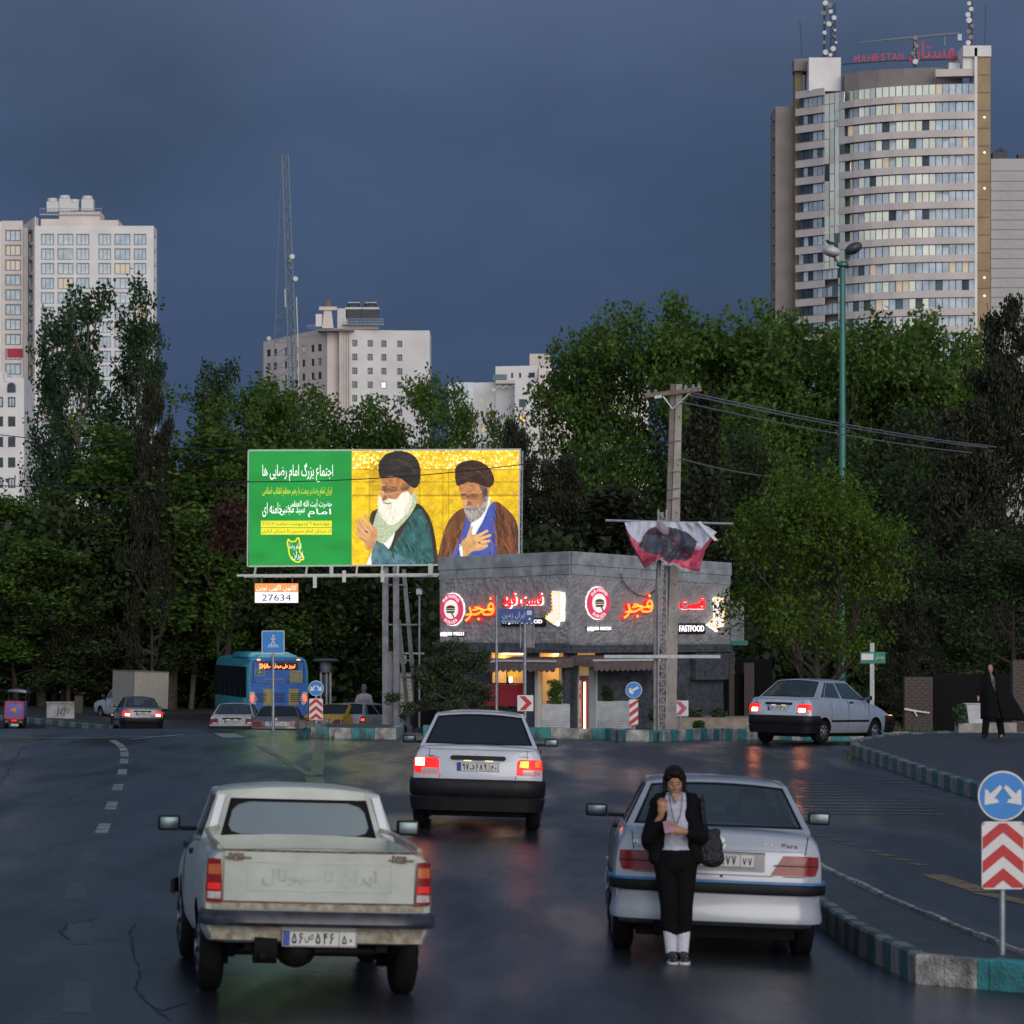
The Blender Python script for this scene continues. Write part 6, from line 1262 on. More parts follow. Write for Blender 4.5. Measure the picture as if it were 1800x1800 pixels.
bt('حضرت آیت الله العظمی', 300, 566, 374, 428, M['print_white'], .012); bt('سید مجتبی', 250, 400, 418, 470, M['print_white'], .012); bt('خامنه ای', 143, 262, 392, 480, M['print_white'], .012); bt('امام', 420, 560, 430, 482, M['print_white'], .01)
for y0, y1 in ((503, 543), (547, 588)): mb = MB(); a_, b_ = bp(*Zb(134, y1)), bp(*Zb(565, y0)); mb.box(a_.x, b_.x, a_.y - .008, a_.y - .002, a_.z, b_.z); part('yellow_strip', mb, M['print_yellow'], bb)
o = bt('چهارشنبه ۹ اردیبهشت ساعت ۱۶ تا ۲۱', 145, 552, 508, 538, M['print_green'], .012); o.location.y = -.006; o = bt('از میدان امام حسین تا میدان آزادی', 140, 558, 552, 584, M['print_green'], .012); o.location.y = -.006
bt('امام رضا', 308, 378, 640, 690, M['print_white'], .02); bt('ایران', 322, 388, 690, 742, M['print_white'], .02)
ol = [(300, 615), (318, 632), (345, 628), (352, 612), (364, 606), (368, 632), (376, 660), (368, 690), (392, 720), (394, 738), (378, 740), (366, 756), (345, 752), (320, 735), (306, 705), (302, 670), (294, 640)]
mb = MB(); q = [bp(*Zb(x, y)) for x, y in ol]; [mb.bar(q[i] + Vector((0, -.004, 0)), q[(i + 1) % len(q)] + Vector((0, -.004, 0)), .045, .004, up=(0, 1, 0)) for i in range(len(q))]; part('map_outline', mb, M['print_yellow'], bb)
mb = MB(); a_, b_ = bp(437, 995), bp(914, 792); mb.box(a_.x, b_.x, .02 - .6, .25, a_.z, b_.z - .05); part('board_back', mb, M['sheet_back'], bb)
mb = MB(); mb.bar(bp(437, 792), bp(916, 790), .05, .05); mb.bar(bp(437, 995.5), bp(914, 992), .05, .05); mb.bar(bp(914, 790), bp(912, 992), .05); mb.bar(bp(436.5, 792), bp(435, 996), .04); part('edge_frame', mb, M['plate'], bb)
mb = MB(); mb.bar(bp(918.5, 792, .3), bp(917, 975, .3), .05); [mb.bar(bp(913, 800 + k * 13, .3), bp(918.5, 800 + k * 13, .3), .035) for k in range(14)]; part('ladder', mb, M['post_grey'], bb)
mb = MB(); mb.bar(bp(420, 1012, -.9), bp(775, 1010, -.9), .09, .07); [mb.bar(bp(x, 996, 0), bp(x, 1012, -.9), .06) for x in (450, 540, 628, 672, 700, 760)]; mb.bar(bp(430, 1014, -.4), bp(770, 1013, -.4), .05); part('lamp_gantry', mb, M['plate'], bb)
for x, y in ((607, 1012), (556, 1022), (674, 1012), (585, 1003), (757, 1000)): mb = MB(); p = bp(x, y, -.95); mb.box(p.x - .06, p.x + .06, p.y - .05, p.y + .05, p.z - .22, p.z + .16); part('flood_lamp', mb, M['plate'], bb)
def col(nm, x0, y0, x1, y1, w_, dy=0): mb = MB(); p, q = bp(x0, y0, dy), bp(x1, y1, dy); mb.bar(p, q, w_, w_ * 1.1); part(nm, mb, M['post_grey'], bb)
col('column', 677, 1300, 677, 996, .20, .3); col('column', 697.5, 1300, 696, 996, .20, .1); col('strut', 735, 1300, 709, 1000, .14, .5); col('strut', 720, 1300, 700, 1090, .13, .7); col('cross_bar', 683, 1098, 740, 1098, .05, .2); col('cross_bar', 704, 1190, 728, 1192, .08, .5); col('cross_bar', 682, 1028, 716, 1028, .05, .2)
mb = MB(); a_, b_ = bp(682, 1297, .28), bp(692, 1145, .28); mb.box(a_.x, b_.x, a_.y, a_.y + .03, a_.z, b_.z); [mb.box(a_.x, b_.x, a_.y - .015, a_.y, a_.z + k * .09, a_.z + k * .09 + .03) for k in range(30)]; part('perforated_panel', mb, M['post_grey'], bb)
mb = MB(); p = bp(695, 1303, .3); mb.box(p.x - .75, p.x + .8, p.y - .4, p.y + .4, p.z - .2, p.z + .1); part('footing', mb, M['concrete'], bb)
# number board hanging under it
nb = thing('number_board', 'small lit white board reading 27634 under an orange band, hung below the billboard', 'sign', tuple(P(486, 1042, 130.7))); nl = Vector(nb.location); q = lambda px, py: P(px, py, 130.7) - nl
mb = MB(); a_, b_ = q(448, 1059.5), q(524, 1041); mb.box(a_.x, b_.x, 0, .08, a_.z, b_.z); part('number_panel', mb, emitmat('panel_white', (.9, .9, 1), .8, (.7, .7, .7)), nb)
mb = MB(); a_, b_ = q(448, 1041), q(524, 1025.5); mb.box(a_.x, b_.x, 0, .08, a_.z, b_.z); part('orange_band', mb, emitmat('panel_orange', (.9, .30, .08), .9), nb)
text('lettering', '27634', (0, q(0, 1050.5).z), .95, .21, M['ink'], nb, ext=.002, y=-.003, bold=.02); text('lettering', fa('کانون آگهی نوین'), (0, q(0, 1033.5).z), 1.32, .21, M['print_white'], nb, ext=.002, y=-.003, bold=.015)
mb = MB(); [mb.tube([tuple(q(x, 1025)), tuple(q(x, 1012))], .02, 5) for x in (460, 514)]; part('hanger', mb, M['post_grey'], nb)

# ---- the fast-food shop
C0 = Vector((1.82, 124, 0)); L0 = Vector((-2.32, 127.86, 0)); R0 = Vector((7.05, 128.88, 0)); ML, MR = Mface(L0, C0), Mface(C0, R0); WL, WR = (C0 - L0).length, (R0 - C0).length
zg = gz(1.8, 124) + .12
sh = thing('fast_food_shop', 'grey two storey corner shop with rough plaster upper wall, lit signs and scalloped awnings', 'shop')
a('plaster', (.31, .31, .325), .9, bump=.9, bscale=11, scale=3, var=.2); a('cornice', (.30, .33, .36), .7, scale=2.5, var=.3, bump=.3); a('slate', (.085, .095, .115), .7, scale=5, var=.4, bump=.6); a('awning', (.17, .125, .12), .85, var=.2); a('red_panel', (.38, .02, .035), .55); a('glowing_wall', (.55, .38, .16), .8, var=.15, scale=2, emit=(1, .55, .2), es=.28)  # room walls glow warm by themselves to brighten the shop windows
a('dark_glass', (.02, .025, .03), .15); M['tube_light'] = emitmat('tube_light', (1, .88, .6), 5); M['ceiling_light'] = emitmat('ceiling_light', (1, .62, .26), 16); a('teal_edge', (.05, .25, .24), .6)
def rough_wall(Mx, w_, z0, z1, nm, seed):
    r = np.random.default_rng(seed); nx, nz_ = int(w_ / .07), int((z1 - z0) / .07); mb = MB(Mx); g = r.random((nz_ + 1, nx + 1)) * .05; g[0, :] = g[-1, :] = 0; g[:, 0] = g[:, -1] = 0
    mb.add([(i * w_ / nx, -g[j, i], z0 + (z1 - z0) * j / nz_) for j in range(nz_ + 1) for i in range(nx + 1)], [(j * (nx + 1) + i, j * (nx + 1) + i + 1, (j + 1) * (nx + 1) + i + 1, (j + 1) * (nx + 1) + i) for j in range(nz_) for i in range(nx)])
    mb.box(0, w_, .01, .3, z0, z1); return part(nm, mb, M['plaster'], sh)
tC = on(MR, 1003.5, 969)[1]; cC = on(MR, 1003.5, 992)[1]; dC = on(MR, 1003.5, 1009)[1]; bC = on(MR, 1003.5, 1131)[1]; sC = on(MR, 1003.5, 1148)[1]
rough_wall(ML, WL, bC, dC, 'upper_wall', 1); rough_wall(MR, WR, bC - .05, dC, 'upper_wall', 2)
for Mx, w_, e0, e1 in ((ML, WL, -.14, 0), (MR, WR, 0, -.30)):
    mb = MB(Mx); z = lambda x, b: b + lerp(e0, e1, x / w_)
    for y0_, y1_, za, zb in ((-.08, .3, cC, tC),): mb.add([(0, y0_, z(0, za)), (w_, y0_, z(w_, za)), (w_, y1_, z(w_, za)), (0, y1_, z(0, za)), (0, y0_, z(0, zb)), (w_, y0_, z(w_, zb)), (w_, y1_, z(w_, zb)), (0, y1_, z(0, zb))], [(0, 3, 2, 1), (4, 5, 6, 7), (0, 1, 5, 4), (1, 2, 6, 5), (2, 3, 7, 6), (3, 0, 4, 7)])
    part('cornice', mb, M['cornice'], sh); n = 7
    for k in range(n):
        x0, x1 = w_ * k / n + .012, w_ * (k + 1) / n - .012; mb = MB(Mx); y0_ = -.05 - .004 * (k % 3); za, zb = z(x0, dC) + .0, z(x0, cC) - .012; zc, zd = z(x1, dC), z(x1, cC) - .012
        mb.add([(x0, y0_, za), (x1, y0_, zc), (x1, .3, zc), (x0, .3, za), (x0, y0_, zb), (x1, y0_, zd), (x1, .3, zd), (x0, .3, zb)], [(0, 3, 2, 1), (4, 5, 6, 7), (0, 1, 5, 4), (1, 2, 6, 5), (2, 3, 7, 6), (3, 0, 4, 7)]); part('cornice_panel', mb, M['cornice'], sh)
def slate_wall(Mx, x0, x1, z0, z1, nm, seed, out=0, h=.09):
    r = random.Random(seed); mb = MB(Mx); z = z0
    while z < z1 - .01:
        hh = min(h * r.uniform(.8, 1.2), z1 - z); x = x0
        while x < x1 - .01: l = min(r.uniform(.25, .6), x1 - x); mb.box(x + .004, x + l - .004, -out - r.uniform(.0, .035), -out + .08, z + .004, z + hh - .004); x += l
        z += hh
    mb.box(x0, x1, .0 - out + .02, .25, z0, z1); o = part(nm, mb, M['slate'], sh); o['kind'] = 'stuff'; return o
slate_wall(ML, 0, WL, sC, bC, 'slate_band', 3, .10); slate_wall(MR, 0, WR, sC, bC - .05, 'slate_band', 4, .10)
X_ = lambda Mx, px: on(Mx, px, 1150)[0]
# lower storey, set back under the band
h0 = zg - .3
for (p0, p1, a_, b_) in ((775, 848, None, None), (848, 852, 1, 1), (914, 938, 1, 1), (982, 1003, 1, 1)): slate_wall(ML, X_(ML, p0) if p0 > 776 else 0, min(WL, X_(ML, p1)), h0, sC, 'slate_pier', p0, -.25)
slate_wall(ML, X_(ML, 852), X_(ML, 914), h0, on(ML, 880, 1241)[1], 'slate_pier', 7, -.25)
slate_wall(MR, 0, X_(MR, 1024), h0, sC, 'slate_pier', 8, -.25); slate_wall(MR, X_(MR, 1058), WR - .05, h0, sC, 'slate_wall', 9, -.25)
# rooms behind the openings
def room(Mx, x0, x1, z0, z1, dp, fw=.05, lamps=True):
    mb = MB(Mx); mb.box(x0, x1, dp, dp + .05, z0, z1); mb.box(x0 - .05, x0, .3, dp, z0, z1); mb.box(x1, x1 + .05, .3, dp, z0, z1); mb.box(x0, x1, .3, dp, z1, z1 + .05); mb.box(x0, x1, .3, dp, z0 - .05, z0); part('room', mb, M['glowing_wall'], sh)
    if lamps: mb = MB(Mx); mb.box(x0 + .1, x1 - .1, .8, 1.1, z1 - .05, z1 - .02); part('ceiling_lamp', mb, M['ceiling_light'], sh)
z1_ = sC - .02
room(ML, X_(ML, 848), X_(ML, 915), h0, z1_, 2.2); room(ML, X_(ML, 938), X_(ML, 983), h0, z1_, 1.8); room(MR, X_(MR, 1023), X_(MR, 1059), h0, z1_, 1.0)
def opening(Mx, px0, px1, py0, py1, m_, nm='window', wd=.06, mull=()):
    x0, z1 = on(Mx, px0, py0)[0], on(Mx, (px0 + px1) / 2, py0)[1]; x1, z0 = on(Mx, px1, py0)[0], on(Mx, (px0 + px1) / 2, py1)[1]; z0 = max(z0, h0)
    mb = MB(Mx); mb.box(x0, x0 + wd, .20, .30, z0, z1); mb.box(x1 - wd, x1, .20, .30, z0, z1); mb.box(x0, x1, .20, .30, z1 - wd, z1); mb.box(x0, x1, .20, .30, z0, z0 + wd); [mb.box(x0 + (x1 - x0) * k - .02, x0 + (x1 - x0) * k + .02, .21, .29, z0, z1) for k in mull]
    o = part(nm, mb, m_, sh); mb = MB(Mx); mb.box(x0 + wd, x1 - wd, .24, .25, z0 + wd, z1 - wd); part('pane', mb, M['clear_pane'], o); return x0, x1, z0, z1
M['clear_pane'] = glassmat('clear_pane', (.9, .92, .9), .12, dens=.03)
opening(ML, 852, 914, 1160, 1204, M['black'], mull=(.5,)); opening(ML, 940, 982, 1160, 1300, M['plate'], 'door', .07)
mb = MB(ML); x0, x1 = on(ML, 852, 1220)[0], on(ML, 914, 1220)[0]; mb.box(x0, x1, -.12, .22, on(ML, 880, 1241)[1], on(ML, 880, 1203)[1]); part('counter_front', mb, M['red_panel'], sh)
mb = MB(ML); x0, x1 = on(ML, 942, 1220)[0], on(ML, 968, 1220)[0]; mb.box(x0, x1, .5, .9, on(ML, 955, 1290)[1], on(ML, 955, 1232)[1]); part('counter', mb, M['red_panel'], sh)
mb = MB(ML); x0 = on(ML, 947, 1220)[0]; mb.box(x0, x0 + .08, 1.0, 1.05, on(ML, 950, 1225)[1], on(ML, 950, 1195)[1]); x0 = on(ML, 856, 1190)[0]; mb.box(x0, x0 + .12, 1.0, 1.05, on(ML, 860, 1200)[1], on(ML, 860, 1178)[1]); part('strip_lamp', mb, M['tube_light'], sh)
mb = MB(ML); x0, x1 = on(ML, 938, 1220)[0], on(ML, 943, 1220)[0]; mb.box(x0, x1, .05, .2, h0, on(ML, 940, 1172)[1]); part('door_post', mb, M['plate'], sh)
mb = MB(ML); p_ = on(ML, 959, 1200); mb.ell((p_[0], .9, p_[1]), (.12, .12, .16)); mb.box(p_[0] - .2, p_[0] + .2, .8, 1.0, p_[1] - .7, p_[1] - .12); part('hanging_lamp', mb, M['black'], sh)
mb = MB(ML); x0, x1 = on(ML, 893, 1160)[0], on(ML, 905, 1160)[0]; zz = on(ML, 900, 1176)[1]; mb.box(x0, x1, -.02, .15, zz - .25, zz + .12); part('yellow_lamp_box', mb, emitmat('amber_box', (1, .55, .05), .8), sh)
x0, x1, z0, zt_ = opening(MR, 1024, 1058, 1168, 1300, M['plate'], 'door', .05)
xa, xb = on(MR, 1026, 1200)[0], on(MR, 1046, 1200)[0]; zt_ = on(MR, 1035, 1188)[1]
fr = MB(MR); fr.box(xa, xa + .06, .3, .75, h0, zt_); fr.box(xb - .06, xb, .3, .75, h0, zt_); fr.box(xa, xb, .3, .75, zt_ - .14, zt_); fr.box(xa, xb, .3, .75, h0, h0 + .25); fr.box(xa, xb, .7, .75, h0, zt_); fr.box((xa + xb) / 2 - .05, (xa + xb) / 2 + .03, .29, .33, h0, zt_); ff = part('drinks_fridge', fr, M['red_panel'], sh)
mb = MB(MR); mb.box(xa + .07, xa + .13, .34, .38, h0 + .3, zt_ - .2); mb.box(xb - .13, xb - .09, .34, .38, h0 + .3, zt_ - .2); part('fridge_tube', mb, M['tube_light'], ff)
r = random.Random(2); bm_ = [mat('bottle_%s' % c, k, .3) for c, k in (('red', (.4, .03, .02)), ('green', (.05, .25, .06)), ('orange', (.5, .2, .03)), ('pale', (.5, .5, .4)))]
for k in range(7):
    zz = h0 + .35 + k * (zt_ - h0 - .55) / 7; mb = MB(MR); mb.box(xa + .06, xb - .06, .35, .7, zz - .03, zz - .015); part('shelf', mb, M['plate'], ff)
    for x in np.arange(xa + .18, xb - .16, .075): mb = MB(MR); mb.tube([(x, .42, zz), (x, .42, zz + .12), (x, .42, zz + .19)], [.028, .028, .012], 6); part('bottle', mb, r.choice(bm_), ff)
mb = MB(MR); xc, xd = on(MR, 1047, 1200)[0], on(MR, 1057, 1200)[0]; mb.box(xc, xd, .26, .32, h0, on(MR, 1050, 1170)[1]); part('door_leaf', mb, M['curtain'], sh)
# awnings
def awning(Mx, px0, px1, py, out_=1.0, drop=.28):
    x0, z = on(Mx, px0, py); x1 = on(Mx, px1, py)[0]; mb = MB(Mx); mb.plate((x0, .15, z), (x1, .15, z), (x1, -out_, z - drop * .5), (x0, -out_, z - drop * .5), .02); n = max(4, int((x1 - x0) / .22)); zz = z - drop * .5
    for k in range(n):
        a_, b_ = x0 + (x1 - x0) * k / n, x0 + (x1 - x0) * (k + 1) / n; q_ = [(a_, zz), (a_, zz - .26)] + [(lerp(a_, b_, t_ / 6), zz - .26 - .07 * math.sin(math.pi * t_ / 6)) for t_ in range(1, 6)] + [(b_, zz - .26), (b_, zz)]; mb.prism(q_[::-1], -out_ - .01, -out_)
    for xx in (x0, x1): mb.add([(xx, .15, z), (xx, -out_, zz), (xx, -out_, zz - .2), (xx, .15, z - .3)], [(0, 1, 2, 3)])
    o = part('awning', mb, M['awning'], sh); mb = MB(Mx); mb.box(x0 - .05, x1 + .05, -out_ - .05, -out_ - .01, zz - .01, zz + .05); part('awning_rail', mb, M['plate'], o)
awning(ML, 850, 890, 1158, .5, .2); awning(ML, 897, 1003, 1155, .7, .25); awning(MR, 1008, 1146, 1153, .9, .3)
mb = MB(); mb.prismz([(L0.x + .1, L0.y + .3), (C0.x, C0.y + .45), (R0.x - .1, R0.y + .3), (R0.x - 3.5, R0.y + 4.5), (L0.x + 3, L0.y + 5)], sC + .05, tC - .45); mb.prismz([(-3.2, 130), (8.5, 130), (9, 142), (-3.2, 142)], -2.5, sC - .3); part('back_block', mb, M['dark'], sh)
# annex at the right end
ax = MB(); a_ = P(1284, 1056, 131); b_ = P(1312, 1190, 131); ax.box(a_.x, P(1308, 0, 131).x, 131, 134, P(0, 1127, 131).z, a_.z); [ax.box(a_.x + .02, P(1306, 0, 131).x, 130.97, 131, P(0, 1060 + k * 9, 131).z - .05, P(0, 1060 + k * 9, 131).z) for k in range(7)]; part('annex_wall', ax, M['cornice'], sh)
ax = MB(); ax.box(a_.x - .1, b_.x, 130.2, 134, P(0, 1134, 131).z, P(0, 1126, 131).z); part('annex_canopy', ax, M['teal_edge'], sh)
ax = MB(); ax.box(P(1283, 0, 130.5).x, P(1296, 0, 130.5).x, 130.4, 131, h0, P(0, 1165, 131).z); ax.box(P(1312, 0, 130.5).x, P(1330, 0, 130.5).x, 130.4, 131, h0, P(0, 1165, 131).z); part('brick_pier', ax, mat('pier_brick', (.16, .12, .10), .9, scale=20, var=.4, bump=.6), sh)
slate_wall(MR, WR - 1.6, WR + .2, sC - .9, sC, 'slate_band', 19, .02)
# shop signs, each one a thing fixed on the wall
M['neon_red'] = emitmat('neon_red', (1, .008, .012), 1.6); M['neon_white'] = emitmat('neon_white', (1, .92, .94), 1.3, (.5, .5, .5)); M['bulb'] = emitmat('bulb', (1, .36, .04), 2); M['neon_pink'] = emitmat('neon_pink', (.8, .05, .14), .7, (.3, .03, .06)); M['face_white'] = emitmat('face_white', (1, .93, .9), .8, (.4, .4, .4)); M['neon_orange'] = emitmat('neon_orange', (1, .25, .02), 2.2)
a('bun', (.25, .09, .03), .6); a('leafgreen', (.08, .25, .04), .6); a('sign_black', (.01, .01, .012), .5)
def signroot(Mx, px, py, name, label, cat, group=None):
    x, z = on(Mx, px, py); m_ = Mx @ Matrix.Translation((x, -.06, z)); o = thing(name, label, cat, m_.translation, m_.to_euler(), group); o.rotation_euler = m_.to_euler(); return o, x, z
def Zs(x, y): return 760 + x / 3.2143, 900 + y / 3.2143
def box_on(Mx, x0, y0, x1, y1, ox, oz): A_ = on(Mx, *Zs(x0, y1)); B_ = on(Mx, *Zs(x1, y0)); return A_[0] - ox, B_[0] - ox, min(A_[1], B_[1]) - oz if False else on(Mx, *Zs((x0 + x1) / 2, y1))[1] - oz, on(Mx, *Zs((x0 + x1) / 2, y0))[1] - oz
for Mx, side_, cx_, cy_, wrd, ff_, arr, en, ph, entxt, phtxt in ((ML, 'left wall', 120, 550, (205, 478, 375, 622), (412, 455, 634, 548), (660, 445, 752, 640), (408, 600, 640, 643), (55, 677, 186, 704), 'FAJR FASTFOOD', '(@)88 93621'), (MR, 'right wall', 928, 515, (1055, 462, 1226, 606), (1290, 478, 1524, 570), (1534, 480, 1628, 672), (1375, 632, 1526, 684), (866, 647, 1000, 674), 'FASTFOOD', '(@)88 88238')):
    o, ox, oz = signroot(Mx, *Zs(cx_, cy_), 'round_sign', 'round burger logo with pink ring glowing on the %s of the corner shop' % side_, 'sign', 'glowing signs of the corner shop')
    x0, x1, z0, z1 = box_on(Mx, cx_ - 65, cy_ - 88, cx_ + 65, cy_ + 88, ox, oz); rx, rz = (x1 - x0) / 2, (z1 - z0) / 2; rr = (rx + rz) / 2
    for nm, k, y0_, y1_, m_ in (('sign_back', 1.05, .0, .06, 'neon_white'), ('pink_ring', 1.0, -.05, 0, 'neon_pink'), ('white_disc', .60, -.07, -.05, 'face_white')): mb = MB(); mb.lathe([(rr * k, y0_), (rr * k, y1_)], 'y', 32); e = part(nm, mb, M[m_], o)
    mb = MB(); q = [(-.27 * rr * 1.4, .0)] + [(.27 * rr * 1.4 * -math.cos(k * math.pi / 8), .16 * rr * math.sin(k * math.pi / 8) + .02) for k in range(9)] + [(.38 * rr, 0)]; mb.prism([(x, z + .03) for x, z in q], -.09, -.07); mb.prism([(-.36 * rr, -.05), (.36 * rr, -.05), (.30 * rr, -.12), (-.30 * rr, -.12)], -.09, -.07); part('burger_bun', mb, M['bun'], e); mb = MB(); mb.box(-.38 * rr, .38 * rr, -.092, -.072, -.03, .02); part('burger_filling', mb, M['leafgreen'], e)
    mb = MB(); mb.bar((.12 * rr, -.08, -.25 * rr), (.32 * rr, -.08, -.52 * rr), .06, .02); part('burger_mark', mb, M['sign_black'], e)
    for k, ch in enumerate('FAJR FASTFOOD'):
        if ch != ' ': g = math.radians(140 - k * 100 / 12); l = text('ring_letter', ch, (0, 0), .06 if ch != 'J' else .04, .10, M['face_white'], o, ext=.01, bold=.02); l.location = (.83 * rr * math.cos(g), -.06, .83 * rr * math.sin(g)); l.rotation_euler = (0, math.pi / 2 - g, 0)
    for k, ch in enumerate('BURGER'): g = math.radians(235 + k * 70 / 5); l = text('ring_letter', ch, (0, 0), .07, .10, M['face_white'], o, ext=.01, bold=.02); l.location = (.83 * rr * math.cos(g), -.06, .83 * rr * math.sin(g)); l.rotation_euler = (0, -g - math.pi / 2, 0)
    c_ = ((wrd[0] + wrd[2]) / 2, (wrd[1] + wrd[3]) / 2); o, ox, oz = signroot(Mx, *Zs(*c_), 'neon_word', 'red Persian word edged with orange bulbs on the %s of the corner shop' % side_, 'sign', 'glowing signs of the corner shop')
    x0, x1, z0, z1 = box_on(Mx, *wrd, ox, oz); text('letters', fa('فجر'), (0, 0), x1 - x0, z1 - z0, M['neon_red'], o, ext=.10, bold=.035); text('bulb_line', fa('فجر'), (0, 0), (x1 - x0) * .97, (z1 - z0) * .95, M['neon_orange'], o, ext=.02, bold=-.008, y=-.12)
    mb = MB(); r = random.Random(5)
    for k in range(16): t_ = k / 15; mb.ell((lerp(x0 + .1, x1 - .1, t_), -.15, (-.22 if t_ < .25 else .0) * (z1 - z0) + .02 * math.sin(k)), (.03, .03, .03), 6, 4)
    part('bulbs', mb, M['bulb'], o)['kind'] = 'stuff'
    c_ = ((ff_[0] + ff_[2]) / 2, (ff_[1] + ff_[3]) / 2); o, ox, oz = signroot(Mx, *Zs(*c_), 'neon_words', 'bright red Persian fast food lettering on the %s of the corner shop' % side_, 'sign', 'glowing signs of the corner shop')
    x0, x1, z0, z1 = box_on(Mx, *ff_, ox, oz); text('letters', fa('فست فود'), (0, 0), x1 - x0, z1 - z0, M['neon_red'], o, ext=.10, bold=.03); text('letter_sides', fa('فست فود'), (.03, -.02), (x1 - x0) * 1.0, (z1 - z0) * 1.0, M['neon_white'], o, ext=.04, bold=.04)
    c_ = ((arr[0] + arr[2]) / 2, (arr[1] + arr[3]) / 2); o, ox, oz = signroot(Mx, *Zs(*c_), 'arrow_sign', 'white arrow box rimmed with orange bulbs on the %s of the corner shop' % side_, 'sign', 'glowing signs of the corner shop')
    x0, x1, z0, z1 = box_on(Mx, *arr, ox, oz); u = lambda a_, b_: (lerp(x0, x1, a_), lerp(z0, z1, b_)); sp_ = [u(.42, 1), u(1, .96), u(.94, .16), u(.62, .17), u(.62, 0), u(0, .22), u(.44, .42), u(.46, .36)]
    sp_ = [u(.42, 1), u(.96, .97), u(.94, .14), u(.66, .15), u(.60, .0), u(0, .20), u(.48, .42), u(.50, .32)]
    mb = MB(); mb.prism([(x + .05, z - .03) for x, z in sp_], -.06, .05); part('arrow_side', mb, M['neon_white'], o); mb = MB(); mb.prism(sp_, -.14, -.06); part('arrow_face', mb, M['face_white'], o)
    mb = MB()
    for i in range(len(sp_)):
        a_, b_ = Vector(sp_[i]), Vector(sp_[(i + 1) % len(sp_)]); n = max(1, int((b_ - a_).length / .12))
        for k in range(n): p_ = a_.lerp(b_, (k + .5) / n); p_ = p_ * .92 + Vector((x0 + x1, z0 + z1)) / 2 * .08; mb.ell((p_.x, -.15, p_.y), (.034, .03, .034), 6, 4)
    part('bulbs', mb, M['bulb'], o)['kind'] = 'stuff'
    c_ = ((en[0] + en[2]) / 2, (en[1] + en[3]) / 2); o, ox, oz = signroot(Mx, *Zs(*c_), 'name_plate', 'black plate with glowing white English lettering on the %s of the corner shop' % side_, 'sign', 'glowing signs of the corner shop')
    x0, x1, z0, z1 = box_on(Mx, *en, ox, oz); mb = MB(); mb.box(x0 - .05, x1 + .05, -.04, .06, z0 - .02, z1 + .02); part('plate', mb, M['sign_black'], o, bev=.02); text('letters', entxt, (0, 0), x1 - x0 - .1, (z1 - z0) * .68, M['neon_white'], o, ext=.03, y=-.045, bold=.025)
    c_ = ((ph[0] + ph[2]) / 2, (ph[1] + ph[3]) / 2); o, ox, oz = signroot(Mx, *Zs(*c_), 'phone_number', 'small glowing white telephone number low on the %s of the corner shop' % side_, 'sign', 'glowing signs of the corner shop')
    x0, x1, z0, z1 = box_on(Mx, *ph, ox, oz); text('digits', phtxt, (0, 0), x1 - x0, z1 - z0, M['neon_white'], o, ext=.03, bold=.035); mb = MB(); mb.box(x0 - .03, x1 + .03, .02, .06, z0, z1); part('plate', mb, M['sign_black'], o)
# cable stapled over the wall
mb = MB(); pts_ = [on(MR, *Zs(x, y)) for x, y in ((1048, 345), (1060, 390), (1100, 440), (1150, 470), (1190, 478), (1230, 455), (1262, 425))]; mb.tube([tuple(MR @ Vector((x, -.12, z))) for x, z in pts_], .015, 5); tag(part('cable', mb, M['black']), 'loose black cable sagging over the plaster wall by the pole', 'cable')
# ------------------------------------------------------------------ street furniture
def disc(mb, r, y0, y1, n=32): mb.lathe([(r, y0), (r, y1)], 'y', n)
a('sign_blue', (.02, .22, .62), .4, var=.08); a('sign_white', (.70, .70, .70), .45, var=.05); a('sign_red', (.55, .012, .02), .4, var=.08) if False else None
M['sg_red'] = mat('sign_red_film', (.50, .010, .018), .4, var=.1); M['sg_pink'] = mat('sign_pink_film', (.50, .10, .20), .5, var=.15)
def arrow(mb, x, z, ang, ln, wd, hd, y):
    c, s_ = math.cos(ang), math.sin(ang); t = lambda u, v: (x + u * c - v * s_, z + u * s_ + v * c)
    mb.prism([t(0, -wd / 2), t(ln - hd * .7, -wd / 2), t(ln - hd, -hd * .62), t(ln - hd * .45, -hd * .75), t(ln, 0), t(ln - hd * .45, hd * .75), t(ln - hd, hd * .62), t(ln - hd * .7, wd / 2), t(0, wd / 2)], y - .004, y)
def split_arrow(mb, k, y):
    for s_ in (-1, 1):
        P2 = [(.02, .40), (.10, .50), (.56, .12), (.62, .30), (.74, .28), (.72, -.30), (.16, -.22), (.20, -.10), (.36, -.06)]; P2 = [(.03, .34), (.12, .46), (.52, .10), (.60, .24), (.72, .30), (.74, -.34), (.16, -.24), (.22, -.12), (.36, -.08)]
        mb.prism([(s_ * x * k, (z - .02) * k) for x, z in P2], y - .004, y)
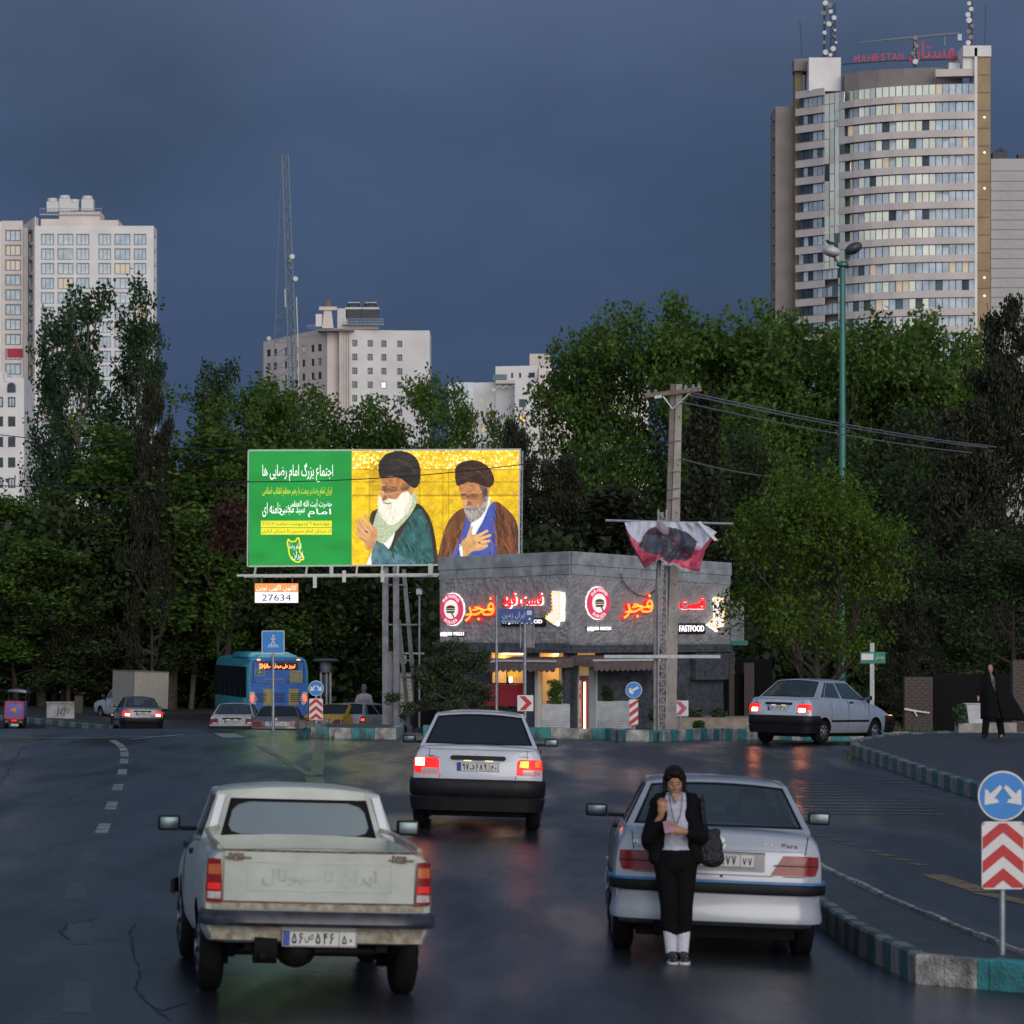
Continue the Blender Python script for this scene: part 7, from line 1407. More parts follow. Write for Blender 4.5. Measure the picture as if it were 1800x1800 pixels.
def chevrons(par, w, h, n, up=True, m_='sg_red', y=-.014):
    """stripes pointing up, each one a part, clipped to the board"""
    st = h / n * 1.0; rise = w * .42
    k = 0
    for j in range(-1, n + 1):
        z0 = -h / 2 + j * 2 * (h / (2 * n - .6)) - rise * .55; th = h / (2 * n - .6)
        poly = [(-w / 2, z0), (0, z0 + rise), (w / 2, z0), (w / 2, z0 + th), (0, z0 + th + rise), (-w / 2, z0 + th)]
        # clip vertically
        def clip(ps, lim, s_):
            o = []
            for i in range(len(ps)):
                a_, b_ = ps[i], ps[(i + 1) % len(ps)]; ia, ib = s_ * (a_[1] - lim) <= 0, s_ * (b_[1] - lim) <= 0
                if ia: o.append(a_)
                if ia != ib: t = (lim - a_[1]) / (b_[1] - a_[1]); o.append((lerp(a_[0], b_[0], t), lim))
            return o
        for half in ((poly[0], poly[1], poly[4], poly[5]), (poly[1], poly[2], poly[3], poly[4])):
            q = clip(clip(list(half), h / 2, 1), -h / 2, -1)
            if len(q) > 2: mb = MB(); mb.prism(q, y, y + .005); part('red_stripe', mb, M[m_], par)
def pole(o, z0, z1, r=.03, m_='galv', y=.05, x=0): mb = MB(); mb.tube([(x, y, z0), (x, y, z1)], r, 12); return part('post', mb, M[m_], o, smooth=60)
def rboard(nm, w, h, m_, par, y0=-.008, y1=.008, r=.02):
    mb = MB(); q = []
    for cx, cz, a0 in ((w / 2 - r, h / 2 - r, 0), (-w / 2 + r, h / 2 - r, 90), (-w / 2 + r, -h / 2 + r, 180), (w / 2 - r, -h / 2 + r, 270)): q += [(cx + r * math.cos(R(a0 + k * 22.5)), cz + r * math.sin(R(a0 + k * 22.5))) for k in range(5)]
    mb.prism(q, y0, y1); return part(nm, mb, M[m_], par)
def divider(px, yc, rr, yb0, yb1, bw, py_base, d, label, n, zb):
    base = P(px, py_base, d); o = thing('traffic_sign', label, 'traffic sign', (base.x, d, zb)); k = F / d
    zc = CAM_H - (yc - HOR) / k - zb; r = rr / k; z0, z1 = CAM_H - (yb1 - HOR) / k - zb, CAM_H - (yb0 - HOR) / k - zb
    mb = MB(); disc(mb, r, .0, .012, 40); f = part('sign_rim', mb, M['sign_white'], o); f.location = (0, 0, zc); mb = MB(); disc(mb, r * .93, -.006, .0, 40); g = part('blue_disc', mb, M['sign_blue'], f); mb = MB(); split_arrow(mb, r, -.006); part('white_arrows', mb, M['sign_white'], f)
    b = rboard('chevron_board', bw / k, z1 - z0, 'sign_white', o, r=.03 * bw / 75 * 228 / k); b.location = (0, 0, (z0 + z1) / 2); chevrons(b, bw / k * .95, (z1 - z0) * .95, n); pole(o, -.25, zc, .026 if d < 50 else .03, y=.045); return o
divider(1763, 1399, 44, 1444, 1563, 75, 1668, 31.3, 'large traffic sign, blue disc over red chevrons on the near right island', 3, gz(3.86, 31.3) + .2)
divider(555.5, 1210, 13.5, 1228, 1265, 24, 1285, 87, 'small traffic sign, blue disc over red chevrons before the yellow taxi', 3, gz(-4.3, 87) + .2)
# keep-left sign with a striped marker before the utility pole
def rt(px, py, d, name, label, cat='traffic sign', zb=None): b = P(px, py, d); z = zb if zb is not None else gz(b.x, d) + .2; return thing(name, label, cat, (b.x, d, z)), z
d = 91.5; o, zb = rt(1114, 1280, d, 'traffic_sign', 'blue disc with white diagonal arrow over striped red and white board by the utility pole'); k = F / d
Zc = lambda py: CAM_H - (py - HOR) / k - zb
mb = MB(); disc(mb, 14.5 / k, 0, .012); f = part('sign_rim', mb, M['sign_white'], o); f.location = (0, 0, Zc(1213)); mb = MB(); disc(mb, 13.6 / k, -.006, 0); part('blue_disc', mb, M['sign_blue'], f); mb = MB(); arrow(mb, 8 / k, 5 / k, R(208), 19 / k, 4 / k, 8 / k, -.006); part('white_arrow', mb, M['sign_white'], f)
z0, z1 = Zc(1276), Zc(1229.5); w_ = 15.5 / k; mb = MB(); mb.box(-w_ / 2, w_ / 2, -.01, .01, z0, z1); b = part('marker_board', mb, M['sign_white'], o)
for j in range(-1, 4):
    za = z0 + j * (z1 - z0) / 3.1 ; th = (z1 - z0) / 6.2; q = [(-w_ / 2, za), (w_ / 2, za + w_ * .75), (w_ / 2, za + w_ * .75 + th), (-w_ / 2, za + th)]; q = [(x, min(z1, max(z0, z))) for x, z in q]
    if max(p[1] for p in q) - min(p[1] for p in q) > .02: mb = MB(); mb.prism(q, -.016, -.009); part('red_stripe', mb, M['sg_red'], b)
pole(o, -.2, Zc(1213))
def chev_sign(px, py, w, h, d, label, m_, pb, dirr=1):
    o, zb = rt(px, py, d, 'traffic_sign', label); k = F / d; zc = CAM_H - (py - HOR) / k - zb; w, h = w / k, h / k; b = rboard('sign_board', w, h, 'sign_white', o, r=.015); b.location = (0, 0, zc)
    mb = MB(); q = [(-.38 * w, .44 * h), (-.02 * w, .44 * h), (.42 * w, 0), (-.02 * w, -.44 * h), (-.38 * w, -.44 * h), (.04 * w, 0)]; mb.prism(q, -.014, -.008); part('chevron', mb, M[m_], b); pole(o, -.3, zc, .028, y=.04); return o
chev_sign(923.5, 1236, 28, 28, 90.5, 'square white sign with one red chevron just right of the white sedan roof', 'sg_red', 0); chev_sign(1197, 1245, 26, 27, 97, 'faded square sign with one pink chevron behind the utility pole', 'sg_pink', 0)
# pedestrian crossing sign
d = 92.0; o, zb = rt(480, 1285, d, 'traffic_sign', 'blue square pedestrian crossing sign on a tall post before the bus', zb=gz(-5.5, 92)); k = F / d; s_ = 40 / k; zc = CAM_H - (1128.5 - HOR) / k - zb
f = rboard('sign_rim', s_, s_, 'sign_white', o, r=.03); f.location = (0, 0, zc); rboard('blue_board', s_ * .94, s_ * .94, 'sign_blue', f, -.012, -.008, .02)
mb = MB(); u = s_ / 40; yy = -.018
disc(MB(), 1, 0, 1); mb.lathe([(1.7 * u, -.02), (1.7 * u, -.012)], 'y', 10, (.5 * u, 0, 11 * u))
for p, q, w_ in (((.2, 9), (-.3, 2), 3.4), ((-.3, 2.5), (-3, -4), 1.6), ((.2, 2.5), (3.4, -3.6), 1.6), ((.6, 8), (4.6, 4), 1.2), ((-.2, 8), (-3.8, 4.4), 1.2)): mb.bar((p[0] * u, yy, p[1] * u), (q[0] * u, yy, q[1] * u), w_ * u, .006, up=(0, 1, 0))
part('walking_figure', mb, M['sign_white'], f)
for i in range(7): x = (-9 + i * 3) * u; mb = MB(); mb.prism([(x - .6 * u, -9.5 * u), (x + .8 * u, -9.5 * u), (x * .75 + .8 * u, -4.2 * u), (x * .75 - .4 * u, -4.2 * u)], -.02, -.012); part('crossing_bar', mb, M['sign_white'], f)
pole(o, -.1, zc, .035, y=.04)
# street name sign between two posts
d = 98.0; o, zb = rt(907, 1282, d, 'street_sign', 'blue Persian street name sign between two tall grey posts before the shop', 'street sign'); k = F / d; Zq = lambda py: CAM_H - (py - HOR) / k - zb; ox = o.location.x; Xq = lambda px: (px - 900) / k - ox
x0, x1, z0, z1 = Xq(876.5), Xq(938.5), Zq(1095), Zq(1070); a('street_blue', (.015, .09, .33), .45)
mb = MB(); mb.box(x0, x1, -.03, .0, z0, z1); b = part('sign_board', mb, M['street_blue'], o); text('lettering', fa('ایران زمین'), (Xq(903), Zq(1081.5)), 40 / k, 13 / k, M['sign_white'], b, ext=.003, y=-.033, bold=.01); text('lettering', 'IRAN ZAMIN ST.', (Xq(899), Zq(1092)), 34 / k, 3.2 / k, M['sign_white'], b, ext=.003, y=-.033)
mb = MB(); mb.box(Xq(926), Xq(935), -.036, -.03, Zq(1081), Zq(1073)); part('emblem_panel', mb, M['sign_white'], b); mb = MB(); mb.lathe([(2.4 / k, -.036), (2.4 / k, -.03)], 'y', 12, (Xq(931), 0, Zq(1088))); part('emblem', mb, M['sign_white'], b)
pole(o, -.3, Zq(1046), .036, x=Xq(873)); mb = MB(); mb.tube([(Xq(922.5), .03, -.3), (Xq(922.5), .03, Zq(1062))], .045, 12); part('post', mb, M['galv'], o)
mb = MB(); mb.box(Xq(914), Xq(916), .05, .3, Zq(1139), Zq(1090)); mb.box(Xq(937.5), Xq(939.5), .05, .3, Zq(1139), Zq(1096)); mb.box(Xq(918), Xq(937), .12, .16, Zq(1138), Zq(1096)); part('rear_panel', mb, M['post_grey'], o)
# concrete utility pole
d = 93.2; o, zb = rt(1184, 1284, d, 'utility_pole', 'tall tapered concrete utility pole with a dark crossarm and power lines', 'utility pole'); k = F / d; Zq = lambda py: CAM_H - (py - HOR) / k - zb; ox = o.location.x; Xq = lambda px: (px - 900) / k - ox
def taper(nm, xa0, xa1, xb0, xb1, za, zb_, y0, y1, m_):
    mb = MB(); mb.add([(xa0, y0, za), (xa1, y0, za), (xa1, y1, za), (xa0, y1, za), (xb0, y0 + .03, zb_), (xb1, y0 + .03, zb_), (xb1, y1 - .03, zb_), (xb0, y1 - .03, zb_)], [(0, 3, 2, 1), (4, 5, 6, 7), (0, 1, 5, 4), (1, 2, 6, 5), (2, 3, 7, 6), (3, 0, 4, 7)]); return part(nm, mb, m_, o)
pc = mat('pole_concrete', (.36, .33, .30), .85, scale=3, var=.2, bump=.5); pd_ = mat('pole_concrete_dark', (.21, .18, .16), .9, scale=3, var=.25, bump=.5)  # second concrete is a darker tone for the left flank
taper('pole_face', Xq(1167.5), Xq(1188), Xq(1189), Xq(1199.5), -.3, Zq(675), 0, .34, pc); taper('pole_flank', Xq(1158), Xq(1167.4), Xq(1179), Xq(1188.9), -.3, Zq(675), .05, .34, pd_)
for y in range(690, 1240, 42): mb = MB(); x = lerp(1195, 1179, (y - 676) / 600); mb.box(Xq(x), Xq(x + 1.6), -.002, .02, Zq(y + 2), Zq(y)); part('bolt_hole', mb, M['ink'], o)
mb = MB(); mb.bar((Xq(1134), -.1, Zq(696)), (Xq(1233), -.1, Zq(684)), .10, .10); part('crossarm', mb, M['rust'], o); mb = MB(); mb.bar((Xq(1165), -.1, Zq(697)), (Xq(1182), -.05, Zq(719)), .03); mb.bar((Xq(1182), -.05, Zq(719)), (Xq(1214), -.1, Zq(690)), .03); mb.bar((Xq(1150), -.13, Zq(699)), (Xq(1163), -.13, Zq(697)), .05, .07); part('crossarm_brace', mb, M['galv'], o)
for x, y in ((1140, 697), (1152, 696), (1205, 688), (1218, 687), (1228, 685)): mb = MB(); mb.lathe([(.03, 0), (.05, .03), (.04, .08), (.05, .11), (.02, .15)], 'z', 10, (Xq(x), -.1, Zq(y))); part('insulator', mb, M['galv'], o)
for y, t_ in ((775, 0), (829, 1), (859, 1), (876, 0)): mb = MB(); x = lerp(1179, 1165, (y - 676) / 600); mb.bar((Xq(x - 1), -.02, Zq(y + 1)), (Xq(x + 20), -.01, Zq(y - 1)), .02); part('steel_band', mb, M['steel_dark'], o)
# power lines
def wire(label, pts, d0, d1, r=.012, m_='galv', sag=0):
    mb = MB(); n = 14; P0, P1 = P(*pts[0], d0), P(*pts[1], d1); q = [P0.lerp(P1, t / n) - Vector((0, 0, sag * 4 * (t / n) * (1 - t / n))) for t in range(n + 1)]; mb.tube(q, r, 5); o_ = part('power_line', mb, M[m_]); return tag(o_, label, 'power line', 'power lines crossing the picture')
for q, l_ in (((1205, 688, 1752, 786), 'uppermost power line from the concrete pole to the right'), ((1214, 695, 1735, 787), 'second power line from the concrete pole to the right'), ((1200, 707, 1708, 796), 'third power line from the concrete pole to the right'), ((1195, 806, 1420, 842), 'short power line below the others, ending behind the round tree')): wire(l_, (q[:2], q[2:]), 93, 125, .017, 'galv', .12)
wire('dark power line crossing the lit billboard', ((430, 847), (1166, 776)), 96, 93, .012, 'black', .25); wire('dark line at the far left above the trees, upper one', ((-10, 763), (437, 790)), 120, 96, .014, 'black', .1); wire('dark line at the far left, lower one', ((-10, 853), (438, 846)), 120, 96, .014, 'black', .1)
# lattice banner mast with torn banner
d = 91.8; o, zb = rt(1161, 1290, d, 'banner_mast', 'grey steel lattice mast with two long crossbars beside the concrete pole', 'mast'); k = F / d; Zq = lambda py: CAM_H - (py - HOR) / k - zb; ox = o.location.x; Xq = lambda px: (px - 900) / k - ox
mb = MB(); xs = (Xq(1157.5), Xq(1172)); 
for x in xs:
    for y in (0, .2): mb.bar((x, y, -.3), (x, y, Zq(896)), .035)
n = 26
for j in range(n):
    z0, z1 = lerp(0, Zq(900), j / n), lerp(0, Zq(900), (j + 1) / n); mb.bar((xs[0], 0, z0), (xs[1], 0, z0), .022); mb.bar((xs[j % 2], 0, z0), (xs[1 - j % 2], 0, z1), .018); mb.bar((xs[0], 0, z0), (xs[0], .2, z1), .018); mb.bar((xs[1], 0, z1), (xs[1], .2, z0), .018)
part('mast_frame', mb, M['post_grey'], o); mb = MB(); mb.tube([(Xq(1152), .12, -.3), (Xq(1153), .12, Zq(1080)), (Xq(1164), .14, Zq(900))], .05, 8); part('leaning_post', mb, M['concrete'], o)
mb = MB(); mb.tube([(Xq(1064), -.06, Zq(915)), (Xq(1288), -.06, Zq(921))], .032, 8); part('crossbar', mb, M['galv'], o); mb = MB(); mb.bar((Xq(1062), -.06, Zq(1154)), (Xq(1266), -.06, Zq(1154)), .06, .075); part('crossbar', mb, M['galv'], o)
# banner cloth
nx, ny = 90, 60; pb = Print(0, 1, 0, 1, nx, ny, (.40, .44, .50)); U, V = pb.X, pb.Y
def edge(tab, t): return np.interp(t, [q[0] for q in tab], [q[1] for q in tab])
top = edge([(0, 918), (.3, 916), (.5, 917), (.8, 918), (1, 920)], U); bot = edge([(0, 945), (.07, 980), (.15, 1004), (.24, 994), (.35, 984), (.42, 988), (.50, 995), (.6, 993), (.7, 1003), (.8, 1008), (.87, 1011), (.93, 975), (1, 955)], U)
lx = edge([(0, 1098), (.35, 1099), (.6, 1103), (1, 1112)], V); rx = edge([(0, 1230), (.15, 1245), (.45, 1262), (.7, 1252), (1, 1240)], V)
PX = lx + (rx - lx) * U + 5 * np.sin(V * 6 + U * 9) * V; PY = top + (bot - top) * V
n_ = pb.noise(.08, .12, 3); n4 = pb.noise(.03, .03, 4)
pb.C[:] = np.array([.56, .60, .70]) * (.8 + .3 * n_[..., None]); red = (V > .35 + .28 * n_) & ((U < .33) | (U > .62)) | (V > .75 + .1 * n_); pb.C[red] = (np.array([.60, .09, .16]) * (.5 + n4[..., None]))[red]
blob = ((U - .48) / .30) ** 2 + ((V - .50) / .42) ** 2 + .35 * (n_ - .5) < 1; pb.C[blob] = (np.array([.050, .060, .085]) * (.6 + .9 * n_[..., None]))[blob]; hl = blob & (n4 > .82); pb.C[hl] = (.35, .06, .06); c2_ = ((U - .46) / .07) ** 2 + ((V - .14) / .16) ** 2 < 1; pb.C[c2_] = (.30, .25, .28); ed = V > .94; pb.C[ed] = (.42, .42, .46)
fold = .10 * np.sin(U * 22 + V * 5) * V + .14 * np.sin(U * 9 - V * 7 + 1) * V + .07 * np.sin(V * 14 + U * 6) * U + .03 * np.sin(U * 50 + 8 * V)
D_ = 91.55 + fold - .12 * V; cl = pb.build('torn_banner', lambda X, Y: np.stack([(PX - 900) / F * D_, D_, CAM_H - (PY - HOR) / F * D_], -1), vcolmat('banner_print', .55)); m_ = cl.modifiers.new('s', 'SOLIDIFY'); m_.thickness = .006; bake(cl); tag(cl, 'torn crumpled printed banner in grey and pink hanging from the upper crossbar', 'banner')
mb = MB(); mb.plate(P(1226, 918, 91.4), P(1231, 916.5, 91.4), P(1262, 950, 91.3), P(1256, 951, 91.3), .01); tag(part('banner_strip', mb, M['plate']), 'loose white strip torn off the right side of the crumpled banner', 'banner strip')
# street lamp
d = 120.0; o, zb = rt(1481, 1282, d, 'street_lamp', 'tall green street lamp post with two heads rising behind the round tree', 'street lamp'); k = F / d; Zq = lambda py: CAM_H - (py - HOR) / k - zb; ox = o.location.x; Xq = lambda px: (px - 900) / k - ox
a('lamp_green', (.02, .16, .13), .4, coat=.3); mb = MB(); mb.tube([(0, 0, -.3), (0, 0, Zq(800)), (0, 0, Zq(560)), (0, 0, Zq(467))], [.115, .105, .09, .078], 14); part('post', mb, M['lamp_green'], o, smooth=60); mb = MB(); mb.lathe([(.10, Zq(470)), (.19, Zq(467)), (.19, Zq(463)), (.08, Zq(459))], 'z', 16); part('collar', mb, M['lamp_green'], o)
mb = MB(); mb.tube([(0, 0, Zq(466)), (Xq(1470), -.1, Zq(459)), (Xq(1463), -.3, Zq(450))], .04, 8); part('arm', mb, M['galv'], o); mb = MB(); mb.tube([(0, 0, Zq(466)), (Xq(1492), .1, Zq(456)), (Xq(1497), .2, Zq(444))], .04, 8); part('arm', mb, M['steel_dark'], o)
mb = MB(); mb.M = Matrix.Translation((Xq(1460), -.35, Zq(444))) @ Euler((0, R(12), 0)).to_matrix().to_4x4(); mb.ell((0, 0, 0), (.27, .42, .16), 16, 10); part('lamp_head', mb, M['plate'], o, smooth=60); mb = MB(); mb.M = Matrix.Translation((Xq(1502), .3, Zq(435))) @ Euler((0, R(-28), 0)).to_matrix().to_4x4(); mb.ell((0, 0, 0), (.28, .45, .17), 16, 10); part('lamp_head', mb, M['steel_dark'], o, smooth=60)
mb = MB(); p_ = P(1460, 427, 119.6); o = thing('bird', 'small black bird perched on the left head of the street lamp', 'bird', tuple(p_)); mb.M = Euler((0, R(14), 0)).to_matrix().to_4x4(); mb.ell((0, 0, .0), (.13, .05, .05), 12, 8); mb.ell((-.11, 0, .04), (.04, .035, .035), 8, 6); mb.tube([(.08, 0, 0), (.24, 0, -.03)], [.03, .015], 6); mb.tube([(-.14, 0, .04), (-.19, 0, .03)], [.012, .003], 5); part('body', mb, M['black'], o, smooth=60)
# camera pole with solar panel
d = 126.0; o, zb = rt(737, 1290, d, 'solar_post', 'thin pole with a small solar panel and box right of the billboard columns', 'pole'); k = F / d; Zq = lambda py: CAM_H - (py - HOR) / k - zb; ox = o.location.x; Xq = lambda px: (px - 900) / k - ox
pole(o, -.3, Zq(1045), .035, 'post_grey'); mb = MB(); mb.box(Xq(732), Xq(742), -.1, .1, Zq(1045), Zq(1035)); part('control_box', mb, M['galv'], o); mb = MB(); mb.plate((Xq(731), -.1, Zq(1025)), (Xq(747), -.1, Zq(1042)), (Xq(747), .5, Zq(1043)), (Xq(731), .5, Zq(1026)), .03); part('solar_panel', mb, M['frame_dark'], o)
# bus shelter and cabinets behind the columns
d = 141.0; o, zb = rt(728, 1292, d, 'bus_shelter', 'bus shelter with lit cream poster behind the slanted billboard struts', 'bus shelter', zb=gz(-3, 141)); k = F / d; Zq = lambda py: CAM_H - (py - HOR) / k - zb; ox = o.location.x; Xq = lambda px: (px - 900) / k - ox
for x0, x1, y0, y1, m_, nm in ((700, 746, 1147, 1150, 'plate', 'roof_bar'), (700, 746, 1160, 1162, 'plate', 'roof_bar'), (703, 714, 1152, 1166, 'plate', 'notice'), (702, 729, 1182, 1256, 'post_grey', 'poster_frame'), (731, 746, 1165, 1182, 'post_grey', 'panel'), (732, 736, 1182, 1225, 'post_grey', 'post'), (743, 746, 1182, 1225, 'post_grey', 'post'), (731, 752, 1225, 1292, 'post_grey', 'cabinet')): mb = MB(); mb.box(Xq(x0), Xq(x1), .0, .12, Zq(y1), Zq(y0)); part(nm, mb, M[m_], o)
mb = MB(); mb.box(Xq(704), Xq(727), -.02, 0, Zq(1253), Zq(1185)); e = part('poster', mb, emitmat('poster_cream', (.6, .62, .45), .16, (.35, .36, .28)), o)
r = random.Random(9)
for j in range(9): text('poster_lettering', fa(['خبر', 'شهر ما', 'همراه', 'بازار', 'تهران'][j % 5]), (Xq(715.5) + r.uniform(-.05, .05), Zq(1191 + 7 * j)), .30, .07, M['ink'], e, ext=.002, y=-.022)
d = 150.0; o, zb = rt(573, 1290, d, 'ticket_kiosk', 'round grey kiosk column with a flat disc roof behind the yellow taxi', 'kiosk', zb=gz(-7, 150)); k = F / d; Zq = lambda py: CAM_H - (py - HOR) / k - zb
mb = MB(); mb.lathe([(22 / k, Zq(1163)), (24 / k, Zq(1161)), (20 / k, Zq(1158)), (.1, Zq(1157))], 'z', 20); part('roof_disc', mb, M['steel_dark'], o); mb = MB(); mb.lathe([(9 / k, Zq(1182)), (11 / k, Zq(1163))], 'z', 14); part('lantern', mb, M['post_grey'], o)
for x in (-9, 1, 8): mb = MB(); mb.box((x - 1.5) / k, (x + 1.5) / k, -.05, .05, 0, Zq(1182)); part('post', mb, M['galv'], o)
mb = MB(); mb.box(-9 / k, 8 / k, .0, .05, Zq(1225), Zq(1186)); part('pane', mb, M['glass_night'], o)
# planters with clipped shrubs
def planter(px0, px1, py0, py1, d, label, turn=0):
    b = P((px0 + px1) / 2, py1, d); zb = gz(b.x, d) + .2; o = thing('planter', label, 'planter', (b.x, d, zb), (0, 0, turn)); k = F / d; w = (px1 - px0) / k / (1 if not turn else 1.25); h = CAM_H - (py0 - HOR) / k - zb; z = 0; hh = [0, .055, .115, .175, .235]; 
    for q in range(4): mb = MB(); ww = w / 2 + .0; mb.box(-ww, ww, 0, w * .9, hh[q] + .012, hh[q + 1]); part('rim_course', mb, M['planter_white'], o, bev=.008)
    mb = MB(); mb.box(-w / 2 + .02, w / 2 - .02, .02, w * .9 - .02, 0, h - .02); mb.box(-w / 2, w / 2, 0, .06, .25, h); mb.box(-w / 2, w / 2, w * .9 - .06, w * .9, .25, h); mb.box(-w / 2, -w / 2 + .06, .06, w * .9 - .06, .25, h); mb.box(w / 2 - .06, w / 2, .06, w * .9 - .06, .25, h); part('trough', mb, M['planter_white'], o); return o, h, w
a('planter_white', (.52, .53, .54), .7, scale=5, var=.15)
planter(952, 1002, 1238, 1281, 100, 'white concrete planter with a round clipped shrub, left of the two'); planter(1041, 1108, 1233, 1281, 100.5, 'wider white concrete planter beside the striped marker, right of the two', R(-24))
# low wall of the flower bed by the pole
mb = MB(); a_, b_ = P(1150, 1262, 102), P(1330, 1282, 102); r = random.Random(6); o = thing('flower_bed', 'low beige walled flower bed with tufts, behind the utility pole', 'flower bed', (a_.x, 102, gz(4, 102))); 
mb = MB(); mb.box(0, b_.x - a_.x, 0, 2, 0, a_.z - gz(4, 102)); part('wall', mb, mat('beige_render', (.30, .25, .20), .85, scale=4, var=.25, bump=.5), o)
# brick gate pillars at the right
bk = mat('pillar_brick', (.12, .095, .085), .9, scale=9, var=.4, bump=.5); mo = mat('mortar', (.06, .055, .05), .95)
bmsh = {}
def brick_pillar(px0, px1, py0, d, label, slope=0):
    A0 = P(px0, py0, d); w = (px1 - px0) / F * d; zb = gz(A0.x, d) + (.1 if d < 103 else -.3); h = A0.z - zb; o = thing('brick_pillar', label, 'pillar', (A0.x + w / 2, d, zb)); nb = max(2, round(w / .21)); bw = w / nb; mb = MB(); mb.box(-w / 2 + .01, w / 2 - .01, .012, .5, 0, h); part('core', mb, mo, o); c = int(h / .075); k = (round(bw, 3))
    if k not in bmsh: mb = MB(); mb.box(-bw / 2 + .006, bw / 2 - .006, -.0, .05, 0, .064); bmsh[k] = mb.mesh('brick', bk); mb = MB(); mb.box(-bw / 4 + .006, bw / 4 - .006, 0, .05, 0, .064); bmsh[-k] = mb.mesh('brick', bk)
    n = 0; r = random.Random(px0)
    for j in range(c):
        xs = [-w / 2 + bw * (i + .5) for i in range(nb)] if j % 2 == 0 else [-w / 2 + bw * (i + 1) for i in range(nb - 1)]
        for x in xs:
            if n < 290: e = link('brick', bmsh[k], o); e.location = (x, r.uniform(-.012, .006), j * .075); n += 1
        if j % 2 and n < 290:
            for x in (-w / 2 + bw / 4, w / 2 - bw / 4): e = link('brick', bmsh[-k], o); e.location = (x, r.uniform(-.01, .006), j * .075); n += 1
    return o
brick_pillar(1590, 1640, 1190, 103.5, 'brick gate pillar with white scrawl right of the turning silver sedan'); brick_pillar(1282, 1291, 1165, 122, 'narrow brick pier next to the shop corner'); brick_pillar(1308, 1326, 1165, 122, 'brick pier behind the boot of the turning silver sedan'); brick_pillar(1780, 1812, 1160, 100, 'brick pillar at the right edge behind the woman in the black chador')
brick_pillar(131, 145, 1223, 176, 'brick gate pillar at the far left beside the graffiti wall')
mb = MB(); pts = [P(1590, 1246, 103.4), P(1612, 1250, 103.4), P(1634, 1253, 103.4)]; mb.bar(pts[0], pts[1], .05, .004, up=(0, 1, 0)); mb.bar(pts[1], pts[2], .04, .004, up=(0, 1, 0)); mb.bar(P(1606, 1248, 103.39), P(1612, 1259, 103.39), .03, .004, up=(0, 1, 0)); tag(part('graffiti_scrawl', mb, M['sign_white']), 'white paint scrawl across the brick gate pillar', 'graffiti')
for x0, x1, d, l_ in ((1291, 1308, 122.3, 'narrow dark gate between the brick piers by the shop'), (1640, 1780, 104, 'wide dark gate behind the tilted white box')):
    mb = MB(); A0, B0 = P(x0, 1185, d), P(x1, 1275, d); mb.box(A0.x, B0.x, d, d + .1, gz(A0.x, d) - .3, A0.z); tag(part('dark_gate', mb, M['dark']), l_, 'gate')
d = 168; A0, B0 = P(82, 1236, d), P(130, 1262, d); o = thing('low_wall', 'low white wall with grey graffiti beneath the trees at far left', 'wall', (A0.x, d, gz(-19, d))); zb = gz(-19, d); mb = MB(); mb.box(0, B0.x - A0.x, 0, .3, 0, A0.z - zb); part('wall', mb, mat('grubby_white', (.35, .35, .35), .8, scale=2, var=.4), o); mb = MB(); mb.box(-.02, B0.x - A0.x, -.04, .34, A0.z - zb, A0.z - zb + .06); part('coping', mb, M['concrete'], o)
mb = MB(); h = A0.z - zb; [mb.tube([(.45 + .28 * j, -.02, h * .35), (.5 + .28 * j, -.02, h * .8), (.6 + .28 * j, -.02, h * .45), (.68 + .28 * j, -.02, h * .75)], .018, 4) for j in range(2)]; part('graffiti', mb, M['steel_dark'], o)
# white cabinet on the right pavement, green board under the tree
d = 96; A0, B0 = P(1699, 1238, d), P(1741, 1271, d); zb = gz(11, d) + .2; zz = B0.z; o = thing('litter_box', 'small white metal box tilted on the pavement left of the woman in black', 'box', (A0.x, d, zz)); w = B0.x - A0.x; h = A0.z - zz; mb = MB(); mb.add([(.10 * w, 0, 0), (w * .95, 0, 0), (w * .95, .45, 0), (.10 * w, .45, 0), (0, 0, h), (w * .78, 0, h), (w * .78, .45, h), (0, .45, h)], [(0, 3, 2, 1), (4, 5, 6, 7), (0, 1, 5, 4), (1, 2, 6, 5), (2, 3, 7, 6), (3, 0, 4, 7)]); part('box', mb, M['planter_white'], o); mb = MB(); mb.box(-.05, w * .8, -.03, .48, h, h + .025); part('lid', mb, M['galv'], o); mb = MB(); mb.box(-.12, .03, .1, .16, h * .62, h * .70); part('handle', mb, M['sign_white'], o)
mb = MB(); mb.box(A0.x - .2, A0.x + 1.2, d - .1, d + .8, gz(A0.x, d), zz); tag(part('kerb_step', mb, M['concrete']), 'rough concrete step under the tilted white box', 'step')
d = 101; o, zb = rt(1533, 1280, d, 'street_sign', 'green and white sign board half hidden by the round tree leaves', 'sign'); k = F / d; Zq = lambda py: CAM_H - (py - HOR) / k - zb; ox = o.location.x; Xq = lambda px: (px - 900) / k - ox
mb = MB(); mb.box(-.055, .055, -.02, .06, -.2, Zq(1130)); part('post', mb, M['galv'], o); a('sign_green', (.01, .20, .13), .5); mb = MB(); mb.box(Xq(1512), Xq(1556), -.06, -.03, Zq(1166), Zq(1146)); b = part('sign_board', mb, M['sign_green'], o); mb = MB(); mb.box(Xq(1514), Xq(1535), -.066, -.06, Zq(1160), Zq(1149)); part('white_panel', mb, M['sign_white'], b); text('lettering', fa('بوستان'), (Xq(1546), Zq(1155)), .22, .12, M['sign_white'], b, ext=.003, y=-.064)
